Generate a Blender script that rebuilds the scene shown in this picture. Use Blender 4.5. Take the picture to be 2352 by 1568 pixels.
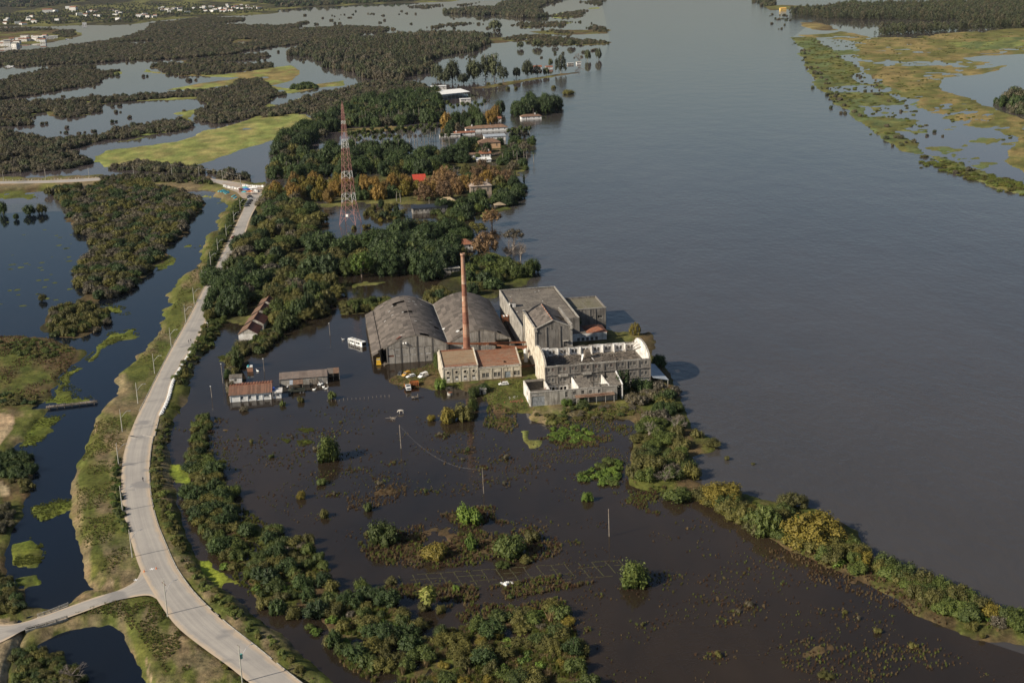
import bpy,math,random
import numpy as np
from mathutils import Vector,Matrix

random.seed(7)
for _o in list(bpy.data.objects):
    bpy.data.objects.remove(_o)
sc = bpy.context.scene
R_ = math.radians

# ---------------------------------------------------------------- camera
CAM_H,FPX,PITCH,ROLL = 175.0,2960.0,R_(16.3),R_(2.0)     # focal length in px of a 2352 px wide frame
_F = np.array([0,math.cos(PITCH),-math.sin(PITCH)])
_U0 = np.array([0,math.sin(PITCH),math.cos(PITCH)])
_R0 = np.array([1.0,0,0])
_R = math.cos(ROLL) * _R0 - math.sin(ROLL) * _U0
_U = math.sin(ROLL) * _R0 + math.cos(ROLL) * _U0
cam_d = bpy.data.cameras.new('camera')
cam_d.sensor_width = 36
cam_d.lens = 36 * FPX / 2352
cam_d.clip_start,cam_d.clip_end = 1.0,60000
cam = bpy.data.objects.new('camera',cam_d)
cam.matrix_world = Matrix(((_R[0],_U[0],-_F[0],0),(_R[1],_U[1],-_F[1],0),(_R[2],_U[2],-_F[2],CAM_H),(0,0,0,1)))
sc.collection.objects.link(cam)
sc.camera = cam

# ---------------------------------------------------------------- sky and sun
SUN_EL = R_(31)
SUN_FROM = Vector((-0.90,-0.44,0)).normalized()
world = bpy.data.worlds.new('World')
sc.world = world
world.use_nodes = True
_nt = world.node_tree
_sky = _nt.nodes.new('ShaderNodeTexSky')
_sky.sky_type = 'NISHITA'
_sky.sun_disc = False
_sky.sun_elevation = SUN_EL
_sky.sun_rotation = math.atan2(SUN_FROM.x,SUN_FROM.y)
_sky.altitude = 100
_sky.air_density,_sky.dust_density,_sky.ozone_density = 1.0,1.6,1.2
_bg = _nt.nodes['Background']
_bg.inputs['Strength'].default_value = 0.062
_nt.links.new(_sky.outputs[0],_bg.inputs['Color'])
sun_d = bpy.data.lights.new('sun','SUN')
sun_d.energy,sun_d.angle,sun_d.color = 5.0,R_(0.53),(1.0,0.90,0.75)
sun = bpy.data.objects.new('sun',sun_d)
_ld = -(SUN_FROM * math.cos(SUN_EL) + Vector((0,0,math.sin(SUN_EL))))
sun.rotation_euler = _ld.to_track_quat('-Z','Y').to_euler()
sun.location = (-300,0,400)
sc.collection.objects.link(sun)
sc.view_settings.view_transform = 'Standard'
sc.view_settings.look = 'None'
sc.view_settings.exposure = 0.28
sc.view_settings.gamma = 1.0
sc.view_settings.use_curve_mapping = False
sc.cycles.max_bounces = 5
sc.cycles.diffuse_bounces = 2
sc.cycles.glossy_bounces = 2
sc.cycles.transmission_bounces = 2
sc.cycles.volume_bounces = 0
sc.cycles.use_denoising = True

# ---------------------------------------------------------------- measuring the photograph's ground plan
def P(x,y,z=0.0):
    """Point of the plane at height z seen at plan pixel (x, y)."""
    v = _F * FPX + _R * (x - 1176) + _U * (784 - y)
    t = (z - CAM_H) / v[2]
    return np.array([v[0] * t,v[1] * t,z])
def ppm(y,x=1176):
    """pixels per metre around that row"""
    w = P(x,y)
    return FPX / float((w - np.array([0,0,CAM_H])) @ _F)
def Z(x0,y0,w,W):
    s = w / W
    return lambda *pts: [((x0 + a * s) * .6125,(y0 + b * s) * .6125) for a,b in pts]
D1 = lambda *p: list(p)
Z2 = Z(0,0,1300,2343); Z3 = Z(1000,0,1300,2343); Z4 = Z(2740,0,1100,2269); Z5 = Z(0,640,1000,1568); Z6 = Z(0,1560,1300,2038)
Z7 = Z(1300,1500,1200,2352); Z8 = Z(2200,1400,1640,2217); Z9 = Z(900,1800,1400,2352); ZA = Z(1000,700,1100,2352); ZB = Z(780,1080,700,2287)
ZC = Z(1560,380,560,2311); ZF = Z(1340,1040,1200,2352); ZT = Z(0,0,1000,2352); ZK = Z(780,640,300,1568); ZV = Z(1430,1340,470,2352)
def W2(pts,z=0.0):
    return np.array([P(a,b,z)[:2] for a,b in pts])

# factory axes: u along the fronts,v away from the viewer
TH = R_(8.3)
_ex = np.array([math.cos(TH),math.sin(TH)]); _ey = np.array([-math.sin(TH),math.cos(TH)])
_O = np.array([-30.768,535.595])
def UV(u,v,z=0.0):
    w = _O + _ex * u + _ey * v
    return (float(w[0]),float(w[1]),z)

# ---------------------------------------------------------------- noise
def _hash(ix,iy,s):
    h = (ix.astype(np.int64) * 374761393 + iy.astype(np.int64) * 668265263 + s * 974634577) & 0x7fffffff
    h = ((h ^ (h >> 13)) * 1274126177) & 0x7fffffff
    return ((h ^ (h >> 16)) & 0xffff) / 65535.0
def vnoise(x,y,s=0):
    ix,iy = np.floor(x),np.floor(y)
    fx,fy = x - ix,y - iy
    fx,fy = fx * fx * (3 - 2 * fx),fy * fy * (3 - 2 * fy)
    a,b = _hash(ix,iy,s),_hash(ix + 1,iy,s)
    c,d = _hash(ix,iy + 1,s),_hash(ix + 1,iy + 1,s)
    return (a * (1 - fx) + b * fx) * (1 - fy) + (c * (1 - fx) + d * fx) * fy
def fbm(x,y,s=0,o=4):
    t,a,n = 0,1,0
    for i in range(o):
        t = t + a * vnoise(x * 2 ** i,y * 2 ** i,s + i); n += a; a *= .5
    return t / n * 2 - 1

# ---------------------------------------------------------------- object helpers
COL = sc.collection
def link(o,parent=None):
    COL.objects.link(o)
    if parent is not None: o.parent = parent
    return o
def tag(o,label=None,cat=None,group=None,kind=None):
    if label: o['label'] = label
    if cat: o['category'] = cat
    if group: o['group'] = group
    if kind: o['kind'] = kind
    return o
def empty(name,loc,rz=0.0,label=None,cat=None,group=None,parent=None):
    o = bpy.data.objects.new(name,None)
    o.empty_display_size = .5
    o.location = loc; o.rotation_euler = (0,0,rz)
    link(o,parent)
    return tag(o,label,cat,group)
def inst(name,me,parent=None,loc=(0,0,0),rot=(0,0,0),scale=(1,1,1)):
    o = bpy.data.objects.new(name,me)
    o.location = loc; o.rotation_euler = rot; o.scale = scale
    return link(o,parent)
class MB:
    def __init__(s): s.v = []; s.f = []; s.m = []; s.cm = 0
    def add(s,vs,fs):
        n = len(s.v); s.v += [tuple(map(float,p)) for p in vs]; s.f += [tuple(n + i for i in f) for f in fs]; s.m += [s.cm] * len(fs); return s
    def box(s,x0,x1,y0,y1,z0,z1):
        return s.add([(x0,y0,z0),(x1,y0,z0),(x1,y1,z0),(x0,y1,z0),(x0,y0,z1),(x1,y0,z1),(x1,y1,z1),(x0,y1,z1)],
                     [(0,3,2,1),(4,5,6,7),(0,1,5,4),(1,2,6,5),(2,3,7,6),(3,0,4,7)])
    def hexa(s,a,b):          # two quads,bottom and top
        return s.add(list(a) + list(b),[(0,3,2,1),(4,5,6,7),(0,1,5,4),(1,2,6,5),(2,3,7,6),(3,0,4,7)])
    def prism(s,pts,y0,y1,axis='y'):   # polygon in xz,extruded along y (axis y) or in yz along x,or xy along z
        n = len(pts)
        if axis == 'y': a = [(p,y0,q) for p,q in pts]; b = [(p,y1,q) for p,q in pts]
        elif axis == 'x': a = [(y0,p,q) for p,q in pts]; b = [(y1,p,q) for p,q in pts]
        else: a = [(p,q,y0) for p,q in pts]; b = [(p,q,y1) for p,q in pts]
        return s.add(a + b,[tuple(range(n)),tuple(range(2 * n - 1,n - 1,-1))] + [(i,i + n,(i + 1) % n + n,(i + 1) % n) for i in range(n)])
    def cyl(s,p0,p1,r0,r1=None,n=8,cap=True):
        r1 = r0 if r1 is None else r1
        p0,p1 = Vector(p0),Vector(p1); d = (p1 - p0).normalized()
        a = d.orthogonal().normalized(); b = d.cross(a)
        vs = [p0 + (a * math.cos(t) + b * math.sin(t)) * r0 for t in [i * 2 * math.pi / n for i in range(n)]]
        vs += [p1 + (a * math.cos(t) + b * math.sin(t)) * r1 for t in [i * 2 * math.pi / n for i in range(n)]]
        fs = [(i,(i + 1) % n,(i + 1) % n + n,i + n) for i in range(n)]
        if cap: fs += [tuple(range(n - 1,-1,-1)),tuple(range(n,2 * n))]
        return s.add(vs,fs)
    def tube(s,pts,r,n=6):
        for a,b in zip(pts,pts[1:]): s.cyl(a,b,r,r,n)
        return s
    def mesh(s,name,mat=None,smooth=False):
        me = bpy.data.meshes.new(name)
        me.from_pydata(s.v,[],s.f)
        for m in (mat if isinstance(mat,(list,tuple)) else [mat]):
            if m: me.materials.append(m)
        if isinstance(mat,(list,tuple)): me.polygons.foreach_set('material_index',s.m)
        if smooth: me.polygons.foreach_set('use_smooth',[True] * len(me.polygons))
        me.update()
        return me
    def build(s,name,mat=None,parent=None,smooth=False,loc=(0,0,0),rot=(0,0,0)):
        return inst(name,s.mesh(name,mat,smooth),parent,loc,rot)
def np_mesh(name,V,Fq,mat=None):
    """numpy verts (N,3), quads (M,4)"""
    me = bpy.data.meshes.new(name)
    me.vertices.add(len(V)); me.vertices.foreach_set('co',np.asarray(V,np.float32).ravel())
    k = Fq.shape[1]
    me.loops.add(Fq.size); me.loops.foreach_set('vertex_index',Fq.astype(np.int32).ravel())
    me.polygons.add(len(Fq)); me.polygons.foreach_set('loop_start',np.arange(0,Fq.size,k,dtype=np.int32))
    me.update(calc_edges=True)
    if mat: me.materials.append(mat)
    return me

# ---------------------------------------------------------------- materials
MATS = {}
def _nodes(name):
    m = bpy.data.materials.new(name); m.use_nodes = True
    nt = m.node_tree; bs = nt.nodes['Principled BSDF']
    MATS[name] = m
    return m,nt,bs,nt.links.new,nt.nodes.new
def rgba(c): return (c[0],c[1],c[2],1)
def mixc(nt,fac,a,b,mode='MIX'):
    n = nt.nodes.new('ShaderNodeMix'); n.data_type = 'RGBA'; n.blend_type = mode
    for sock,val in ((n.inputs['Factor'],fac),(n.inputs['A'],a),(n.inputs['B'],b)):
        if isinstance(val,(int,float)): sock.default_value = val
        elif isinstance(val,tuple): sock.default_value = rgba(val)
        else: nt.links.new(val,sock)
    return n.outputs['Result']
def ramp(nt,src,lo,hi):
    n = nt.nodes.new('ShaderNodeMapRange'); n.inputs['From Min'].default_value = lo; n.inputs['From Max'].default_value = hi
    nt.links.new(src,n.inputs['Value']); return n.outputs['Result']
def noise(nt,vec,scale,detail=4,rough=.55):
    n = nt.nodes.new('ShaderNodeTexNoise'); n.inputs['Scale'].default_value = scale; n.inputs['Detail'].default_value = detail; n.inputs['Roughness'].default_value = rough
    if vec is not None: nt.links.new(vec,n.inputs['Vector'])
    return n.outputs['Fac']
def coords(nt,scale=(1,1,1),kind='Object',rnd=True):
    tc = nt.nodes.new('ShaderNodeTexCoord'); mp = nt.nodes.new('ShaderNodeMapping')
    mp.inputs['Scale'].default_value = scale
    nt.links.new(tc.outputs[kind],mp.inputs['Vector'])
    if rnd:
        oi = nt.nodes.new('ShaderNodeObjectInfo'); mu = nt.nodes.new('ShaderNodeMath'); mu.operation = 'MULTIPLY'; mu.inputs[1].default_value = 37.0
        nt.links.new(oi.outputs['Random'],mu.inputs[0]); nt.links.new(mu.outputs[0],mp.inputs['Location'])
    return mp.outputs['Vector']
def mk(name,col,col2=None,col3=None,scale=.35,streak=0.0,rough=.85,rnd=0.0,metal=0.0,bump=0.0,lo=.42,hi=.62,spec=.3,slo=.5,shi=.68):
    """weathered surface: col with blotches of col2 and, when streak > 0, vertical runs of col3"""
    m,nt,bs,L,N = _nodes(name)
    c = col
    if col2: c = mixc(nt,ramp(nt,noise(nt,coords(nt),scale,6,.62),lo,hi),c,col2)
    if col3 and streak:
        v = coords(nt,(1.6,1.6,.10))
        c = mixc(nt,ramp(nt,noise(nt,v,1.0,5,.65),slo,shi),c,col3)
    if col3 and not streak:
        c = mixc(nt,ramp(nt,noise(nt,coords(nt),scale * 6,4,.6),.52,.72),c,col3)
    fine = noise(nt,coords(nt),5.0,3)
    c = mixc(nt,1.0,c,mixc(nt,ramp(nt,fine,.3,.7),(.82,.82,.82),(1.12,1.12,1.12)),'MULTIPLY')
    if rnd:
        oi = N('ShaderNodeObjectInfo'); mr = ramp(nt,oi.outputs['Random'],0,1)
        c = mixc(nt,1.0,c,mixc(nt,mr,(1 - rnd,) * 3,(1 + rnd,) * 3),'MULTIPLY')
    if isinstance(c,tuple): bs.inputs['Base Color'].default_value = rgba(c)
    else: L(c,bs.inputs['Base Color'])
    bs.inputs['Roughness'].default_value = rough; bs.inputs['Metallic'].default_value = metal
    bs.inputs['Specular IOR Level'].default_value = spec
    if bump:
        b = N('ShaderNodeBump'); b.inputs['Strength'].default_value = bump; b.inputs['Distance'].default_value = .05
        L(noise(nt,coords(nt),3.0,5),b.inputs['Height']); L(b.outputs[0],bs.inputs['Normal'])
    return m
def leafmat(name,a,b,dead=None,trans=.12,var=.28):
    """leaves: colour varies from leaf to leaf and from plant to plant"""
    m,nt,bs,L,N = _nodes(name)
    g = N('ShaderNodeNewGeometry'); oi = N('ShaderNodeObjectInfo')
    c = mixc(nt,g.outputs['Random Per Island'],a,b)
    c = mixc(nt,1.0,c,mixc(nt,oi.outputs['Random'],(1 - var,1 - var,1 - var * .6),(1 + var,1 + var * .8,1 + var * .3)),'MULTIPLY')
    if dead:
        w = N('ShaderNodeMath'); w.operation = 'GREATER_THAN'; w.inputs[1].default_value = .8
        r2 = N('ShaderNodeMath'); r2.operation = 'FRACT'; mu = N('ShaderNodeMath'); mu.operation = 'MULTIPLY'; mu.inputs[1].default_value = 17.3
        L(g.outputs['Random Per Island'],mu.inputs[0]); L(mu.outputs[0],r2.inputs[0]); L(r2.outputs[0],w.inputs[0])
        c = mixc(nt,w.outputs[0],c,dead)
    L(c,bs.inputs['Base Color'])
    bs.inputs['Roughness'].default_value = .6; bs.inputs['Specular IOR Level'].default_value = .2
    tr = N('ShaderNodeBsdfTranslucent'); L(c,tr.inputs['Color'])
    mx = N('ShaderNodeMixShader'); mx.inputs[0].default_value = trans
    L(bs.outputs[0],mx.inputs[1]); L(tr.outputs[0],mx.inputs[2]); L(mx.outputs[0],nt.nodes['Material Output'].inputs['Surface'])
    return m
def watermat(name,col,rough,ripple,dist,spec=.5,col2=None,wind=(1,1,1)):
    m,nt,bs,L,N = _nodes(name)
    tc = coords(nt,wind,rnd=False)
    c = mixc(nt,ramp(nt,noise(nt,coords(nt,(1,.45,1),rnd=False),.006,6,.65),.38,.66),col,col2 or col)      # silt drifts
    L(c,bs.inputs['Base Color'])
    bs.inputs['Roughness'].default_value = rough; bs.inputs['IOR'].default_value = 1.33; bs.inputs['Specular IOR Level'].default_value = spec
    b = N('ShaderNodeBump'); b.inputs['Strength'].default_value = ripple; b.inputs['Distance'].default_value = dist
    a1 = noise(nt,tc,.30,3,.6); a2 = noise(nt,tc,.045,3,.55)
    ad = N('ShaderNodeMath'); ad.operation = 'MULTIPLY_ADD'; ad.inputs[1].default_value = 2.2
    L(a2,ad.inputs[0]); L(a1,ad.inputs[2]); L(ad.outputs[0],b.inputs['Height']); L(b.outputs[0],bs.inputs['Normal'])
    return m
# ---------------------------------------------------------------- the palette
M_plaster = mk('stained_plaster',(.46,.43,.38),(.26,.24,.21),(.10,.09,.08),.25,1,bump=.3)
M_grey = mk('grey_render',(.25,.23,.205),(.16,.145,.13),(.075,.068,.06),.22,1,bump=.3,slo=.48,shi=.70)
M_cream = mk('cream_render',(.66,.60,.49),(.42,.37,.29),(.16,.14,.11),.3,1,bump=.3,slo=.55,shi=.75)
M_white = mk('whitewash',(.81,.79,.755),(.56,.53,.48),(.22,.20,.175),.3,1,bump=.2,slo=.50,shi=.74)
M_clean = mk('clean_whitewash',(.84,.84,.82),(.72,.71,.68),None,.6)
M_flat = mk('flat_roof_felt',(.115,.10,.085),(.19,.165,.135),(.28,.25,.20),.16,0,bump=.3)
M_moss = mk('mossy_slab',(.16,.145,.115),(.13,.12,.07),(.28,.25,.15),.3,0)
M_sheet = mk('fibre_cement_sheet',(.138,.116,.098),(.104,.088,.075),(.175,.150,.128),.3,0,rnd=.34,rough=.8)
M_tile = mk('terracotta_tile',(.27,.125,.07),(.27,.195,.135),(.15,.075,.05),.35,0,rnd=.14,lo=.40,hi=.56)
M_tile_old = mk('lichened_tile',(.33,.25,.165),(.31,.20,.12),(.20,.14,.09),.35,0,rnd=.10)
M_tile_red = mk('red_tile',(.30,.115,.06),(.20,.08,.05),(.30,.21,.14),.3,0,rnd=.15)
M_tile_dark = mk('dark_red_tile',(.17,.055,.035),(.11,.05,.035),(.22,.13,.09),.3,0,rnd=.2)
M_tile_brown = mk('brown_tile',(.20,.12,.08),(.13,.085,.06),(.28,.18,.12),.3,0,rnd=.15)
M_brick = mk('chimney_brick',(.42,.22,.14),(.42,.29,.21),(.24,.10,.065),.30,1,slo=.52,shi=.7,bump=.2)
M_brick2 = mk('chimney_brick_pale',(.52,.40,.31),(.45,.26,.17),(.30,.14,.09),.35,1,bump=.2)
M_brick3 = mk('chimney_brick_dark',(.25,.115,.08),(.34,.16,.10),(.15,.07,.05),.35,1,bump=.2)
M_rust = mk('rusty_steel',(.24,.085,.04),(.14,.06,.035),(.34,.16,.07),.5,0,rough=.7)
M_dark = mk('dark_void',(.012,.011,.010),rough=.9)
M_glass = mk('dusty_pane',(.035,.04,.045),(.08,.08,.08),rough=.25,spec=.5,rnd=.4)
M_frame = mk('weathered_frame',(.42,.40,.37),(.20,.18,.16),None,1.5)
M_wood = mk('grey_timber',(.20,.165,.13),(.10,.085,.07),(.30,.26,.21),.8,0,rnd=.45)
M_door = mk('blue_grey_door',(.30,.35,.38),(.20,.22,.24),None,.8)
M_zinc = mk('zinc_gate',(.36,.38,.40),(.20,.21,.22),(.12,.12,.12),.9,1,rough=.55)
M_tin = mk('pale_tin',(.42,.47,.52),(.34,.38,.42),(.20,.14,.10),.4,0,rough=.45)
M_conc = mk('concrete',(.44,.42,.37),(.32,.30,.26),(.20,.18,.16),.5,1)
M_pole = mk('pole_concrete',(.50,.49,.43),(.40,.38,.33),None,.6)
M_steel = mk('galvanised',(.50,.51,.52),None,rough=.45,metal=.3)
M_log = mk('weathered_log',(.36,.31,.25),(.22,.18,.14),None,1.0)
M_red = mk('tower_red',(.44,.22,.195),(.34,.16,.14),None,.2,rough=.6)
M_twhite = mk('tower_white',(.78,.76,.74),(.6,.58,.55),None,.2,rough=.6)
M_bag = mk('sandbag_white',(.82,.82,.80),(.70,.69,.66),None,1.5,rnd=.08)
M_blue = mk('blue_tarp',(.03,.08,.40),(.05,.14,.5),None,.8,rough=.5)
M_cyan = mk('turquoise_tarp',(.06,.38,.46),(.10,.50,.55),None,.8,rough=.5)
M_orange = mk('orange_cloth',(.55,.17,.05),(.42,.12,.05),None,.8)
M_tyre = mk('tyre',(.02,.02,.02),rough=.9)
M_rim = mk('rim',(.35,.35,.36),rough=.4,metal=.6)
M_light = mk('lens',(.75,.74,.68),rough=.2)
M_tail = mk('tail_lens',(.35,.02,.02),rough=.25)
def paint(name,c): return mk(name,c,(c[0] * .8,c[1] * .8,c[2] * .8),None,.5,rough=.35,spec=.5)
M_pwhite = paint('white_paint',(.80,.80,.78)); M_porange = paint('mustard_paint',(.58,.32,.05)); M_pblack = paint('black_paint',(.03,.032,.036))
M_pdump = mk('orange_dump_paint',(.50,.20,.06),(.30,.10,.04),(.18,.07,.03),.6,0)
M_parmy = mk('army_green',(.045,.05,.04),(.06,.065,.05),None,.5,rough=.6)
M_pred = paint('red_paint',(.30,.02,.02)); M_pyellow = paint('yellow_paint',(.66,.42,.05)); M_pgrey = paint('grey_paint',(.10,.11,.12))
M_skin = mk('skin',(.42,.25,.17)); M_cloth_dark = mk('dark_cloth',(.03,.03,.045)); M_cloth_mid = mk('grey_cloth',(.12,.12,.14))
M_hair = mk('hair',(.02,.015,.01)); M_cone = mk('cone_orange',(.75,.20,.04))
M_bark = mk('bark',(.17,.13,.10),(.09,.07,.055),None,1.2); M_bark_pale = mk('pale_bark',(.38,.34,.29),(.24,.20,.17),None,.8)
M_palmtrunk = mk('palm_trunk',(.30,.27,.23),(.20,.18,.15),None,.8)
M_twig = mk('bare_twigs',(.24,.20,.17),(.16,.135,.115),None,.8)
M_bird = mk('white_feathers',(.85,.85,.82)); M_hide = mk('white_hide',(.80,.76,.68),(.6,.52,.42),None,.8)
M_green_plastic = mk('green_transformer',(.16,.40,.34),None,rough=.5)

# leaves
LF = {
 'deep': leafmat('leaf_deep_green',(.025,.045,.016),(.065,.096,.032)),
 'green': leafmat('leaf_green',(.045,.068,.018),(.104,.129,.033)),
 'bright': leafmat('leaf_bright_green',(.062,.110,.020),(.141,.202,.036)),
 'olive': leafmat('leaf_olive',(.068,.070,.020),(.141,.133,.040)),
 'yellow': leafmat('leaf_yellow_green',(.113,.099,.020),(.209,.169,.033)),
 'gold': leafmat('leaf_autumn_gold',(.152,.099,.025),(.265,.174,.048)),
 'brown': leafmat('leaf_autumn_brown',(.141,.090,.045),(.242,.158,.081)),
 'dull': leafmat('leaf_marsh_dull',(.050,.052,.027),(.104,.099,.054),(.145,.125,.088)),
 'drab': leafmat('leaf_scrub_drab',(.073,.065,.039),(.135,.119,.074),(.166,.145,.114)),
 'euca': leafmat('leaf_eucalyptus',(.043,.056,.029),(.101,.113,.059)),
 'palm': leafmat('leaf_palm',(.033,.056,.018),(.099,.118,.039)),
 'fan': leafmat('leaf_fan_palm',(.12,.15,.035),(.24,.24,.075)),
 'reed': leafmat('leaf_reed',(.119,.091,.048),(.252,.189,.098)),
 'reedred': leafmat('leaf_reed_red',(.060,.036,.024),(.130,.078,.045)),
 'weed': leafmat('leaf_water_weed',(.070,.090,.018),(.135,.150,.030)),
 'grass': leafmat('leaf_grass',(.078,.113,.025),(.174,.197,.055)),
}
M_duck = mk('duckweed',(.20,.25,.035),(.13,.16,.03),(.28,.33,.05),.12,0,rough=.7)

M_river = watermat('river_water',(.066,.059,.054),.08,.28,.8,.5,(.050,.045,.041),(1,.55,1))
M_lagoon = watermat('lagoon_water',(.085,.070,.070),.02,.02,.3,.5,(.070,.058,.060),(1,.55,1))
M_flood = watermat('flood_water',(.016,.013,.010),.07,.14,.45,.5,(.044,.030,.018))
M_canal = watermat('canal_water',(.004,.008,.016),.03,.04,.3,.5,(.008,.009,.010))
# ---------------------------------------------------------------- terrain: land that stands above the flood
C_MEADOW = (.215,.240,.080); C_OLIVE = (.135,.135,.048); C_SAND = (.40,.31,.21); C_MUD = (.15,.115,.08); C_BROWN = (.105,.078,.043)
C_REED = (.085,.060,.036); C_RGREEN = (.115,.145,.062); C_GOLD = (.225,.180,.080); C_FLOOR = (.045,.042,.022); C_BANK = (.195,.155,.095); C_GRASS = (.095,.108,.030); C_MEADOW2 = (.26,.245,.10); C_DUCK = (.25,.31,.045); C_WEED = (.125,.150,.030)
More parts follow.
